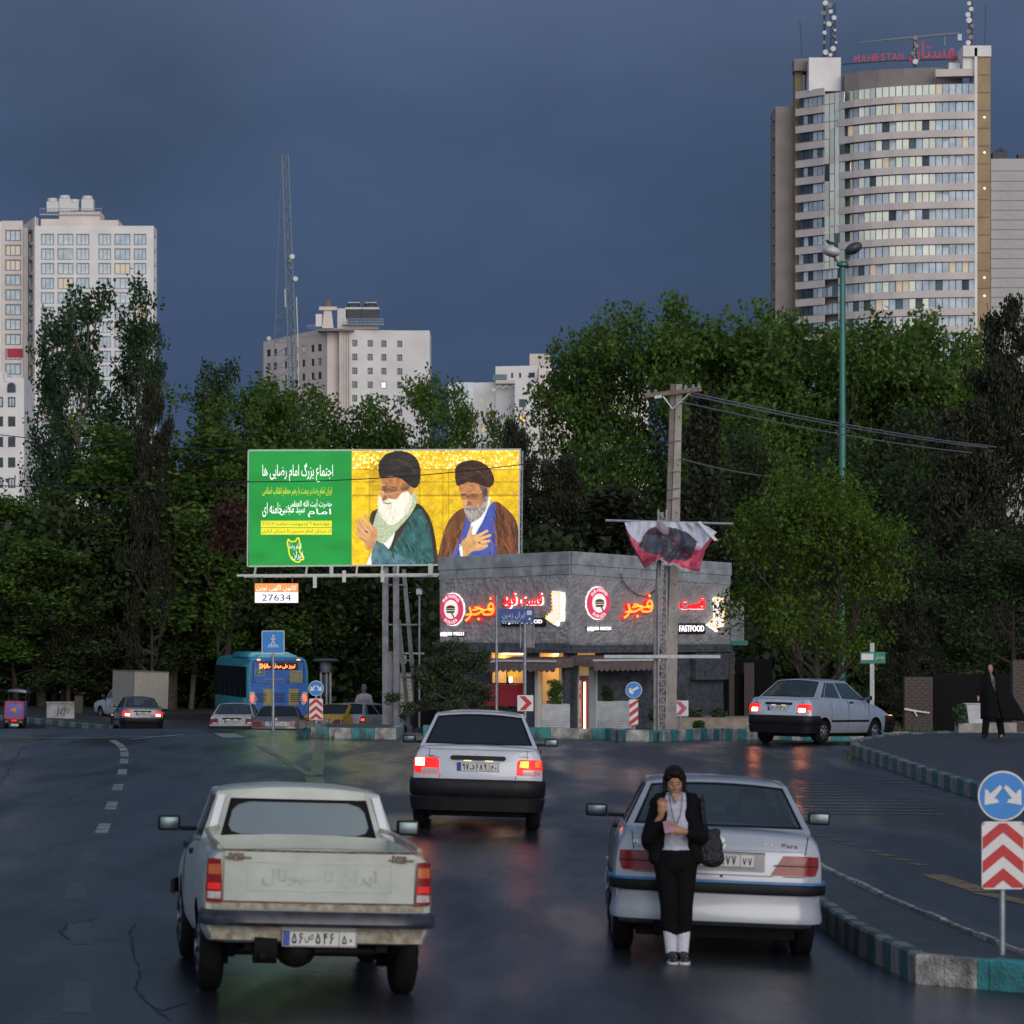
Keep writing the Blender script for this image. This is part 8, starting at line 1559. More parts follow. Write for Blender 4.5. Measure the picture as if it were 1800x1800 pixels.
# ------------------------------------------------------------------ people
a('skin', (.40, .21, .13), .5, var=.06); a('hair', (.006, .005, .005), .6, spec=.2); a('jacket', (.006, .006, .008), .9, spec=.15, scale=20, bump=.4); a('tshirt', (.48, .49, .60), .8, scale=14, bump=.3); a('leggings', (.005, .005, .006), .9, spec=.15); a('sock', (.62, .64, .72), .85, bump=.3); a('shoe', (.015, .018, .02), .5); a('sole', (.55, .57, .6), .6); a('bag', (.010, .013, .016), .45, scale=16, bump=.6); a('phone_pink', (.45, .25, .30), .3); a('lip', (.22, .04, .04), .4); a('eye', (.01, .008, .008), .3); a('brow', (.03, .018, .014), .7)
def V(*x): return Vector(x)
def hand(prims, w, e, fl, tips, th, r=.0082):
    """w wrist, e palm end, fl list of finger roots, tips list of (mid, tip)"""
    prims += [('c', w, w.lerp(e, .5), .024, .032), ('c', w.lerp(e, .4), e, .032, .030), ('e', tuple(w.lerp(e, .6)), (.036, .026, .040))]
    for f, (m, t) in zip(fl, tips): prims += [('c', f, m, r + .001, r), ('c', m, t, r, r - .0015)]
    prims += [('c', w.lerp(e, .25), th[0], r + .004, r + .002), ('c', th[0], th[1], r + .002, r)]
X0, Y0 = 1.318, 32.05; Z0 = gz(X0, Y0)
w1 = thing('person', 'woman in black jacket and white shirt looking at her phone behind the pearl sedan', 'person', (X0, Y0, Z0 - .01))
# local: x right in the picture, -y towards the camera, z up
hip = .82; B = []
for s, fx in ((-1, -.035), (1, .055)):
    kx = s * .062 + .005; B += [('c', V(s * .085, 0, .80), V(kx, -.03, .46), .082, .056), ('c', V(kx, -.03, .46), V(kx, -.005, .33), .056, .055), ('c', V(kx, -.005, .33), V(fx, .0, .08), .054, .036), ('c', V(fx, .0, .06), V(fx + .01, -.13, .035), .036, .034)]
B += [('e', (0, .0, .84), (.155, .115, .12)), ('e', (0, .01, .98), (.125, .095, .12)), ('e', (0, .01, 1.14), (.145, .105, .14)), ('e', (0, .01, 1.25), (.15, .09, .09)), ('c', V(0, .01, 1.28), V(-.005, -.02, 1.38), .055, .047)]
# arm raised to the chin (picture left) and arm holding the phone (picture right)
sL, eL, wL = V(-.155, .01, 1.27), V(-.215, -.10, 1.03), V(-.125, -.20, 1.205); sR, eR, wR = V(.16, .01, 1.27), V(.205, -.07, 1.02), V(.055, -.24, 1.075)
B += [('c', sL, eL, .048, .038), ('c', eL, wL, .036, .023), ('c', sR, eR, .048, .038), ('c', eR, wR, .036, .023)]
hd = V(-.012, -.055, 1.47)
B += [('e', (hd.x, hd.y + .025, hd.z + .025), (.073, .092, .088)), ('e', (hd.x, hd.y - .025, hd.z - .03), (.060, .062, .075)), ('e', (hd.x, hd.y - .055, hd.z - .078), (.030, .026, .024)), ('e', (hd.x, hd.y - .088, hd.z - .028), (.012, .018, .020)), ('e', (hd.x, hd.y - .08, hd.z - .008), (.009, .013, .026)), ('e', (hd.x - .074, hd.y + .03, hd.z - .01), (.010, .018, .028)), ('e', (hd.x + .074, hd.y + .03, hd.z - .01), (.010, .018, .028)), ('e', (hd.x, hd.y - .076, hd.z - .055), (.020, .014, .010)), ('e', (hd.x - .032, hd.y - .062, hd.z - .035), (.022, .02, .024)), ('e', (hd.x + .032, hd.y - .062, hd.z - .035), (.022, .02, .024))]
e1 = V(-.118, -.215, 1.285); hand(B, wL, e1, [e1 + V(-.026, .0, -.005), e1 + V(-.010, -.004, .006), e1 + V(.008, -.004, .008), e1 + V(.024, .0, .0)], [(e1 + V(-.034, -.012, .034), e1 + V(-.022, -.034, .050)), (e1 + V(-.012, -.014, .044), e1 + V(.000, -.034, .058)), (e1 + V(.010, -.012, .042), e1 + V(.020, -.032, .050)), (e1 + V(.028, -.010, .028), e1 + V(.036, -.028, .034))], (wL + V(.036, -.02, .045), wL + V(.048, -.025, .080)))
e2 = V(-.025, -.275, 1.085); hand(B, wR, e2, [e2 + V(.0, -.01, .026), e2 + V(-.008, -.014, .009), e2 + V(-.008, -.014, -.009), e2 + V(.0, -.01, -.026)], [(e2 + V(-.036, -.022, .024), e2 + V(-.058, .0, .022)), (e2 + V(-.042, -.026, .007), e2 + V(-.064, -.002, .006)), (e2 + V(-.040, -.024, -.010), e2 + V(-.060, -.002, -.010)), (e2 + V(-.030, -.018, -.028), e2 + V(-.048, .0, -.026))], (e2 + V(.018, -.012, .045), e2 + V(-.018, -.02, .056)))
body = organic('body', B, M['skin'], w1, .0055, 3)
H_ = [('e', (hd.x, hd.y + .045, hd.z + .045), (.086, .088, .085)), ('e', (hd.x, hd.y - .012, hd.z + .066), (.080, .086, .052)), ('e', (hd.x - .05, hd.y - .035, hd.z + .035), (.026, .045, .035)), ('e', (hd.x + .05, hd.y - .035, hd.z + .035), (.026, .045, .035)), ('c', V(hd.x - .076, hd.y + .0, hd.z + .03), V(hd.x - .082, hd.y - .01, hd.z - .09), .022, .014), ('c', V(hd.x + .076, hd.y + .0, hd.z + .03), V(hd.x + .082, hd.y - .01, hd.z - .08), .022, .014), ('e', (hd.x, hd.y + .09, hd.z + .0), (.07, .05, .08)), ('c', V(hd.x - .07, hd.y - .03, hd.z + .055), V(hd.x - .015, hd.y - .058, hd.z + .085), .018, .016), ('c', V(hd.x + .07, hd.y - .03, hd.z + .055), V(hd.x + .015, hd.y - .058, hd.z + .085), .018, .016)]
organic('hair', H_, M['hair'], w1, .006, 3)
mb = MB(); mb.bar((hd.x - .004, hd.y - .084, hd.z + .090), (hd.x - .002, hd.y - .03, hd.z + .118), .003, .002); part('hair_parting', mb, M['skin'], w1)
mb = MB(); mb.tube([(hd.x + .078, hd.y - .02, hd.z + .02), (hd.x + .088, hd.y + .01, hd.z + .012), (hd.x + .086, hd.y + .035, hd.z + .02)], .006, 6); part('hair_clip', mb, mat('clip', (.5, .35, .25), .4), w1)
for s in (-1, 1):
    mb = MB(); mb.ell((hd.x + s * .028, hd.y - .082, hd.z - .024), (.013, .006, .005), 10, 6); part('eye', mb, M['eye'], w1); mb = MB(); mb.tube([(hd.x + s * .012, hd.y - .089, hd.z - .006), (hd.x + s * .03, hd.y - .087, hd.z - .002), (hd.x + s * .046, hd.y - .075, hd.z - .008)], .0035, 5); part('eyebrow', mb, M['brow'], w1)
mb = MB(); mb.ell((hd.x, hd.y - .090, hd.z - .066), (.016, .007, .006), 10, 6); part('lips', mb, M['lip'], w1)
# clothes
organic('shirt', [('e', (0, .0, .90), (.150, .115, .07)), ('e', (0, .0, 1.0), (.135, .108, .12)), ('e', (0, .0, 1.14), (.150, .118, .14)), ('e', (0, .0, 1.25), (.14, .098, .085)), ('c', V(-.06, -.05, 1.33), V(.05, -.05, 1.33), .035, .035), ('c', V(-.05, .02, 1.345), V(.05, .02, 1.345), .04, .04)], M['tshirt'], w1, .009, 3)
mb = MB(); mb.prism([(-.038, 1.375), (.03, 1.375), (.0, 1.295)], -.126, -.09); part('neckline', mb, M['skin'], w1)
mb = MB(); mb.tube([(-.055, -.09, 1.36), (-.05, -.135, 1.30), (-.03, -.14, 1.2), (-.005, -.135, 1.11)], .0035, 5); mb.tube([(.05, -.09, 1.36), (.045, -.135, 1.30), (.03, -.14, 1.2), (-.005, -.135, 1.11)], .0035, 5); part('earphone_cord', mb, M['bag'], w1)
J = []
for s in (-1, 1):
    J += [('c', V(s * .135, -.035, 1.33), V(s * .115, -.055, 1.18), .050, .060), ('c', V(s * .125, -.04, 1.18), V(s * .145, -.035, .98), .062, .064), ('c', V(s * .145, -.03, .98), V(s * .165, -.03, .85), .062, .058), ('c', V(s * .07, .05, 1.35), V(s * .16, .02, 1.29), .045, .055), ('e', (s * .08, .07, 1.1), (.12, .07, .26)), ('c', V(s * .10, .04, 1.05), V(s * .13, .06, .86), .08, .07)]
J += [('c', V(-.150, .0, 1.275), eL + V(-.01, .02, -.01), .056, .060), ('c', eL + V(-.01, .01, -.01), wL + V(-.010, .035, -.055), .062, .043), ('c', V(.155, .0, 1.275), eR + V(.01, .02, -.01), .056, .062), ('c', eR, wR + V(.055, .03, -.02), .062, .044), ('e', (-.23, -.02, 1.0), (.05, .07, .09)), ('e', (.225, -.0, 1.02), (.055, .07, .10))]
jk = organic('jacket', J, M['jacket'], w1, .010, 3)
L1 = [('e', (0, .0, .84), (.170, .130, .15))]
for s, fx in ((-1, -.035), (1, .055)): kx = s * .062 + .005; L1 += [('c', V(s * .083, 0, .80), V(kx, -.03, .46), .094, .070), ('c', V(kx, -.03, .46), V(kx, -.005, .33), .070, .068), ('c', V(kx, -.005, .33), V(fx, .0, .27), .068, .064)]
organic('leggings', L1, M['leggings'], w1, .009, 3)
kx_ = lambda s: s * .062 + .005
for s, fx in ((-1, -.035), (1, .055)):
    organic('sock', [('c', V(lerp(kx_(s), fx, .55), -.002, .26), V(fx, .0, .08), .058, .046)], M['sock'], w1, .007, 2)
    organic('shoe', [('c', V(fx, .015, .065), V(fx + .012, -.10, .050), .046, .038), ('c', V(fx + .012, -.10, .045), V(fx + .016, -.15, .040), .040, .032), ('c', V(fx, .0, .10), V(fx, .0, .07), .046, .048)], M['shoe'], w1, .007, 3)
    mb = MB(); q = [(-.042, .055), (.042, .055), (.046, -.02), (.050, -.12), (.036, -.19), (0, -.205), (-.036, -.19), (-.050, -.12), (-.046, -.02)]; mb.prismz([(fx + .008 + x, y) for x, y in q], 0, .026); part('shoe_sole', mb, M['sole'], w1, bev=.006)
    mb = MB(); mb.tube([(fx + .035, -.03, .06), (fx + .045, -.08, .045), (fx + .03, -.135, .07)], .006, 5); part('shoe_flash', mb, M['sole'], w1)
mb = MB(); mb.M = Matrix.Translation(e2 + V(-.045, -.012, .030)) @ Euler((R(35), R(-8), 0)).to_matrix().to_4x4(); mb.box(-.038, .038, -.075, .075, -.005, .005); tag(part('phone', mb, M['phone_pink'], None, bev=.003), 'pink mobile phone held in the left hand of the woman in black', 'phone'); bpy.data.objects['phone'].location = w1.location
o = organic('bag', [('e', (.0, .0, .0), (.105, .07, .13)), ('e', (.02, .0, -.07), (.11, .075, .085)), ('c', V(-.04, 0, .09), V(.03, 0, .13), .05, .04)], M['bag'], None, .010, 3); o.name = 'shoulder_bag'; o.location = w1.location + V(.275, -.03, .93); o.rotation_euler = (0, R(8), 0); tag(o, 'dark leather shoulder bag hanging at the right side of the woman in black', 'bag')
mb = MB(); mb.tube([(-.045, -.02, .11), (-.09, -.07, .22), (-.12, -.075, .34), (-.12, -.02, .41), (-.10, .06, .36), (-.05, .05, .12)], .010, 6); part('strap', mb, M['bag'], o)
def figure(px, d, label, top, shirt, trouser, lean=0, face=1, hair='hair', arms=((-.24, 1.08, -.02, -.23, .84), (.24, 1.08, -.02, .23, .84)), zb=None):
    b = P(px, 1290, d); z = gz(b.x, d) if zb is None else zb; H = (P(px, top, d).z - z); k = H / 1.74; o = thing('person', label, 'person', (b.x, d, z)); o.scale = (k, k, k)
    Bp = [('e', (0, 0, 1.64), (.078, .095, .115)), ('c', V(0, .01, 1.42), V(0, 0, 1.55), .06, .055), ('e', (0, 0, 1.28), (.19, .12, .17)), ('e', (0, 0, 1.08), (.16, .11, .18)), ('e', (0, 0, .93), (.17, .12, .12))]
    for s in (-1, 1): Bp += [('c', V(s * .09, 0, .92), V(s * .10, -.02, .50), .09, .06), ('c', V(s * .10, -.02, .50), V(s * .11, 0, .09), .06, .042), ('c', V(s * .11, 0, .05), V(s * .12, -face * .16, .04), .045, .038)]
    Sh = [('e', (0, 0, 1.30), (.20, .135, .16)), ('e', (0, 0, 1.10), (.175, .13, .20)), ('c', V(-.10, 0, 1.42), V(.10, 0, 1.42), .06, .06)]
    for s, (ex, ez, ey, hx, hz) in zip((-1, 1), arms):
        A0, A1, A2 = V(s * .18, 0, 1.38), V(ex, ey, ez), V(hx, ey - face * .06, hz); Bp += [('c', A0, A1, .05, .042), ('c', A1, A2, .040, .027), ('e', tuple(A2 + V(0, 0, -.05)), (.03, .028, .05))]; Sh += [('c', A0, A1, .062, .055), ('c', A1, A1.lerp(A2, .8), .052, .045)]
        for f in range(4): Bp.append(('c', A2 + V(-.02 + f * .013, 0, -.08), A2 + V(-.02 + f * .013, -face * .015, -.14 + .006 * abs(f - 1)), .008, .007))
        Bp.append(('c', A2 + V(-s * .02, -face * .02, -.03), A2 + V(-s * .03, -face * .035, -.08), .010, .008))
    organic('body', Bp, M['skin'], o, .013, 2); organic('shirt', Sh, M[shirt], o, .018, 2); T_ = [('e', (0, 0, .93), (.18, .13, .11))]
    for s in (-1, 1): T_ += [('c', V(s * .09, 0, .92), V(s * .10, -.02, .50), .10, .075), ('c', V(s * .10, -.02, .50), V(s * .11, 0, .10), .073, .06)]
    organic('trousers', T_, M[trouser], o, .018, 2); organic('hair', [('e', (0, .02 * face, 1.67), (.085, .10, .10)), ('e', (0, .04 * face, 1.62), (.080, .075, .10))], M[hair], o, .012, 2); return o
a('navy', (.012, .018, .09), .8); a('paleshirt', (.42, .38, .42), .85); a('hair_grey', (.16, .15, .15), .7); a('blacktr', (.007, .007, .009), .9, spec=.15)
figure(640, 146, 'grey haired man in a pale shirt seen from behind beside the white hatchback', 1204, 'paleshirt', 'blacktr', face=-1, hair='hair_grey', arms=((-.27, 1.10, -.02, -.27, .90), (.25, 1.08, -.02, .27, .88)))
pn = figure(764, 133, 'dark haired man in a navy jacket walking away between shelter and cedar', 1217, 'navy', 'blacktr', face=-1, arms=((-.26, 1.08, 0, -.25, .82), (.24, 1.08, 0, .22, .86)))
mb = MB(); mb.box(-.07, .07, -.04, .04, -.13, 0); mb.tube([(-.04, 0, 0), (-.03, 0, .06), (.03, 0, .06), (.04, 0, 0)], .006, 5); o = tag(part('hand_bag', mb, mat('maroon', (.10, .02, .03), .6), None, bev=.01), 'maroon bag carried low by the man in the navy jacket', 'bag'); o.location = Vector(pn.location) + V(-.27, .03, .60)
# woman in a chador
d = 86.7; b = P(1745, 1293, d); z = gz(b.x, d) + .21; wc = thing('person', 'woman in a long black chador walking on the right pavement', 'person', (b.x, d, z)); k = ((P(0, 1166, d).z) - z) / 1.62; wc.scale = (k, k, k)
hc = V(-.06, -.03, 1.50)
Bp = [('e', tuple(hc), (.070, .085, .10)), ('e', (hc.x, hc.y - .085, hc.z - .02), (.012, .015, .02)), ('e', (hc.x, hc.y - .05, hc.z - .075), (.03, .03, .025)), ('c', V(-.04, 0, 1.28), V(-.06, -.02, 1.42), .05, .045), ('e', (0, 0, 1.2), (.16, .11, .16)), ('e', (0, 0, .95), (.16, .11, .22)), ('c', V(-.09, 0, .85), V(-.14, -.04, .45), .09, .06), ('c', V(-.14, -.04, .45), V(-.17, .0, .08), .06, .042), ('c', V(.09, 0, .85), V(.14, .02, .45), .09, .06), ('c', V(.14, .02, .45), V(.20, .05, .08), .06, .042), ('c', V(-.17, 0, .05), V(-.23, -.1, .035), .042, .036), ('c', V(.2, .05, .05), V(.17, -.06, .035), .042, .036),
      ('c', V(-.15, 0, 1.26), V(-.30, -.05, 1.05), .045, .036), ('c', V(-.30, -.05, 1.05), V(-.33, -.12, .92), .034, .025), ('e', (-.335, -.13, .87), (.026, .028, .045)), ('c', V(.10, -.08, 1.05), V(.03, -.14, 1.02), .03, .025), ('e', (.01, -.15, 1.02), (.035, .026, .028))]
for f in range(4): Bp += [('c', V(-.348 + .011 * f, -.135, .84), V(-.35 + .011 * f, -.15, .795 + .004 * abs(f - 1)), .008, .007), ('c', V(-.01, -.165, 1.04 - .012 * f), V(-.03, -.155, 1.038 - .012 * f), .008, .007)]
Bp += [('c', V(-.315, -.14, .88), V(-.30, -.155, .85), .010, .008)]
organic('body', Bp, M['skin'], wc, .011, 2); organic('trousers', [('c', V(-.09, 0, .8), V(-.14, -.04, .45), .11, .085), ('c', V(-.14, -.04, .45), V(-.17, 0, .08), .085, .075), ('c', V(.09, 0, .8), V(.14, .02, .45), .11, .085), ('c', V(.14, .02, .45), V(.20, .05, .08), .085, .075)], M['blacktr'], wc, .015, 2)
organic('sleeve', [('c', V(-.15, 0, 1.27), V(-.29, -.05, 1.06), .07, .058), ('c', V(-.29, -.05, 1.06), V(-.322, -.11, .945), .056, .045)], M['blacktr'], wc, .012, 2)
for x, y in ((-.17, 0), (.2, .05)): mb = MB(); mb.tube([(x, y + .03, .04), (x - .05, y - .10, .04), (x - .07, y - .14, .03)], [.05, .045, .02], 8); part('shoe', mb, M['black'], wc)
organic('blouse', [('e', (-.03, -.03, 1.22), (.12, .11, .16)), ('e', (-.02, -.03, 1.02), (.11, .11, .14))], mat('spotted', (.35, .32, .28), .8, col2=(.02, .02, .02), scale=26), wc, .014, 2)
for s in (-1, 1): mb = MB(); mb.ell((hc.x + s * .027, hc.y - .078, hc.z + .012), (.012, .006, .005), 8, 5); part('eye', mb, M['eye'], wc)
mb = MB(); NU, NV = 40, 26; vs = []
cx_ = lambda v: lerp(-.05, .17, v ** 1.3)
for j in range(NV + 1):
    v = j / NV; z = lerp(1.615, .42 , v)
    for i in range(NU + 1):
        op = interp([(0, .6), (.13, .62), (.17, .30), (.38, .14), (.5, .03), (1, .02)], v); a_ = lerp(-math.pi * .5 + op, math.pi * 1.5 - op, i / NU)      # open at the front (-y)
        w_ = interp([(0, .02), (.04, .075), (.12, .105), (.20, .15), (.28, .24), (.5, .30), (.8, .37), (1, .42)], v); dp = interp([(0, .02), (.04, .08), (.12, .11), (.25, .16), (.6, .22), (1, .26)], v); f = .018 * v * math.sin(9 * a_ + 4 * v)
        right = max(0, math.cos(a_)); x = cx_(v) + (w_ + f) * math.cos(a_) + right * .26 * max(0, v - .35) ; y = (dp + f) * math.sin(a_); zz = z - right * .06 * v * v + .015 * math.sin(5 * a_) * v
        if v < .22: x += -.01
        vs.append((x, y, zz))
mb.add(vs, [(j * (NU + 1) + i, j * (NU + 1) + i + 1, (j + 1) * (NU + 1) + i + 1, (j + 1) * (NU + 1) + i) for j in range(NV) for i in range(NU)]); ch = part('chador', mb, M['blacktr'], wc, smooth=60); m_ = ch.modifiers.new('s', 'SOLIDIFY'); m_.thickness = .008; m_.offset = 1; bake(ch)
# ------------------------------------------------------------------ trees
def leafcloud(name, pts, mt, size, per, rad, seed, flat=.75, shade_by=None, droop=0):
    """many leaf quads scattered about twig ends; pts (n,3)"""
    r = np.random.default_rng(seed); pts = np.asarray(pts, float); n = len(pts); N_ = n * per
    c = np.repeat(pts, per, 0); cl = np.repeat(r.random(n), per); g = r.normal(size=(N_, 3)) * rad * np.array([1, 1, flat]); ln = np.linalg.norm(g, axis=1, keepdims=True); g *= np.minimum(1, rad * 1.9 / np.maximum(ln, 1e-6)); c = c + g
    a1 = r.normal(size=(N_, 3)); a1[:, 2] -= droop; a1 /= np.linalg.norm(a1, axis=1, keepdims=True); b1 = np.cross(a1, r.normal(size=(N_, 3))); b1 /= np.linalg.norm(b1, axis=1, keepdims=True)
    s = size * r.uniform(.6, 1.25, (N_, 1)); L_ = a1 * s * .5; W_ = b1 * s * .30
    v = np.stack([c - L_, c + W_ - L_ * .1, c + L_, c - W_ - L_ * .1], 1).reshape(-1, 3).astype('f'); me = bpy.data.meshes.new(name); me.vertices.add(N_ * 4); me.vertices.foreach_set('co', v.ravel()); me.loops.add(N_ * 4); me.loops.foreach_set('vertex_index', np.arange(N_ * 4, dtype='i')); me.polygons.add(N_); me.polygons.foreach_set('loop_start', np.arange(0, N_ * 4, 4, dtype='i')); me.update(calc_edges=True)
    at = me.attributes.new('shade', 'FLOAT', 'POINT'); at.data.foreach_set('value', np.repeat(np.clip(cl * .55 + r.random(N_) * .45, 0, 1), 4).astype('f')); me.materials.append(mt); return me
def skeleton(seed, H, r0, lean, nside, zlo, prof, rise, sub, tips, wob=.35):
    """trunk with side limbs; returns wood MB and twig ends"""
    rd = random.Random(seed); mb = MB(); ends = []
    tr = [Vector((0, 0, 0))]; n = 8
    for k in range(1, n + 1): p = tr[-1] + Vector((rd.uniform(-1, 1) * .02 * H / 2 + lean * H / n * (k / n), rd.uniform(-1, 1) * .02 * H / 2, H * .93 / n)); tr.append(p)
    mb.tube(tr, [r0 * (1 - .88 * k / n) for k in range(n + 1)], 8)
    def at(z):
        f = z / (H * .93) * n; i = min(n - 1, int(f)); return tr[i].lerp(tr[i + 1], f - i)
    def limb(p, d, ln, r, lvl):
        q = [p]; dd = d.copy(); m = 4 if lvl == 0 else 3
        for _ in range(m): dd = (dd + Vector((rd.uniform(-wob, wob), rd.uniform(-wob, wob), rd.uniform(-wob, wob) + rise * .35))).normalized(); q.append(q[-1] + dd * ln / m)
        mb.tube(q, [r * (1 - .75 * k / m) for k in range(m + 1)], 5 if lvl < 1 else 4)
        if lvl >= 2 or ln < .5: ends.append(q[-1]); ends.append(q[-2].lerp(q[-1], .4)); return
        k = sub if lvl == 0 else tips
        for j in range(k):
            t = lerp(.35, 1, (j + rd.random()) / k); i = min(m - 1, int(t * m)); b = q[i].lerp(q[i + 1], t * m - i); nd = (dd + Vector((rd.uniform(-1, 1), rd.uniform(-1, 1), rd.uniform(-.6, .8))) * .95).normalized(); limb(b, nd, ln * rd.uniform(.38, .6), r * .45, lvl + 1)
        ends.append(q[-1])
    for k in range(nside):
        t = (k + rd.random()) / nside; z = lerp(zlo, .98, t) * H * .93; a_ = k * 2.4 + rd.uniform(-.5, .5); ln = prof(t) * rd.uniform(.7, 1.2); el = rise * rd.uniform(.6, 1.2); limb(at(z), Vector((math.cos(a_) * math.cos(el), math.sin(a_) * math.cos(el), math.sin(el))), ln, r0 * .42 * (1 - .6 * t) + .02, 0)
    return mb, ends
bark = mat('bark', (.07, .055, .045), .9, scale=6, var=.4, bump=.8); barkp = mat('bark_pale', (.13, .115, .10), .9, scale=6, var=.3, bump=.5)
LM = dict(green=leafmat('leaf_green', (.030, .070, .016), (.135, .240, .040), .35), bright=leafmat('leaf_bright', (.034, .072, .008), (.125, .205, .020), .35), dark=leafmat('leaf_dark', (.018, .036, .014), (.062, .095, .030)), pop=leafmat('leaf_poplar', (.016, .044, .022), (.065, .120, .050), .3), pine=leafmat('needle_dark', (.012, .018, .010), (.040, .044, .022), .1), cedar=leafmat('needle_green', (.020, .045, .020), (.070, .100, .045), .1), brown=leafmat('leaf_brown', (.03, .015, .012), (.09, .04, .03)))
proto = {}
def make(key, H, Rr, args, leaf, wood, per, rad, size, seed, flat=.75, droop=0):
    mb, ends = skeleton(seed, H, **args); e = np.array([p[:] for p in ends]); wm = mb.mesh('trunk', wood, 60, recalc=False); proto[key] = (wm, leafcloud('crown', e, leaf, size, per, rad, seed, flat, droop=droop), max(e[:, 2]) + rad * .6, float(np.percentile(np.hypot(e[:, 0] - e[:, 0].mean(), e[:, 1]), 93)) + rad * .5)
oval = lambda R_: (lambda t: R_ * (math.sin(math.pi * min(1, max(0, .14 + .68 * t))) ** .7))
make('broad1', 16, 5.2, dict(r0=.26, lean=.0, nside=17, zlo=.16, prof=oval(4.6), rise=.6, sub=5, tips=3), LM['green'], bark, 26, .42, .30, 3)
make('broad2', 16, 5.2, dict(r0=.26, lean=.02, nside=15, zlo=.20, prof=oval(5.0), rise=.75, sub=5, tips=3), LM['green'], bark, 24, .40, .30, 8)
make('airy', 16, 4.6, dict(r0=.20, lean=.03, nside=13, zlo=.28, prof=oval(4.2), rise=.9, sub=4, tips=3, wob=.45), LM['green'], bark, 17, .36, .27, 21)
make('dense', 13, 5.4, dict(r0=.24, lean=0, nside=18, zlo=.08, prof=oval(5.0), rise=.45, sub=5, tips=3), LM['dark'], bark, 30, .50, .30, 33)
make('round', 9, 4.8, dict(r0=.20, lean=0, nside=24, zlo=.14, prof=lambda t: 4.3 * math.sin(math.pi * min(1, .22 + .72 * t)) ** .8, rise=.65, sub=5, tips=3), LM['bright'], bark, 26, .36, .19, 41)
make('poplar', 21, 2.6, dict(r0=.22, lean=.12, nside=20, zlo=.22, prof=lambda t: 5.2 * (1 - .66 * t), rise=1.12, sub=4, tips=2, wob=.26), LM['pop'], barkp, 14, .34, .30, 52)
make('poplar2', 21, 3.0, dict(r0=.24, lean=.20, nside=20, zlo=.2, prof=lambda t: 5.8 * (1 - .62 * t), rise=1.05, sub=4, tips=2, wob=.28), LM['pop'], barkp, 14, .36, .30, 57)
make('pine', 15, 4.0, dict(r0=.25, lean=.0, nside=30, zlo=.12, prof=lambda t: 4.2 * (1 - .8 * t) + .5, rise=.28, sub=5, tips=3, wob=.3), LM['pine'], bark, 26, .34, .26, 61, .5)
make('column', 11, 1.2, dict(r0=.14, lean=0, nside=34, zlo=.05, prof=lambda t: 1.8 * (1 - .75 * t) + .25, rise=1.1, sub=4, tips=2, wob=.2), LM['pine'], bark, 22, .24, .24, 67)
treecount = {}
def tree(key, px, top, wpx, d, label, rot=None, flip=1, leaf=None):
    wm, lm, H, Rr = proto[key]; b = P(px, 1200, d); zb = gz(b.x, d) - .1; zt = P(px, top, d).z; sz = (zt - zb) / H; sx = (wpx / F * d / 2) / Rr
    o = thing({'poplar': 'poplar_tree', 'poplar2': 'poplar_tree', 'pine': 'pine_tree', 'column': 'cypress_tree'}.get(key, 'broadleaf_tree'), label, 'tree', (b.x, d, zb), (0, 0, rot if rot is not None else (px * 1.37) % 6.28 if 'poplar' not in key else 0)); o.scale = (sx * flip, sx, sz)
    link('trunk', wm, o)
    if leaf: lm2 = lm.copy(); lm2.materials.clear(); lm2.materials.append(LM[leaf]); lm = lm2
    link('crown', lm, o); o['group'] = 'trees beyond the crossroads'; return o
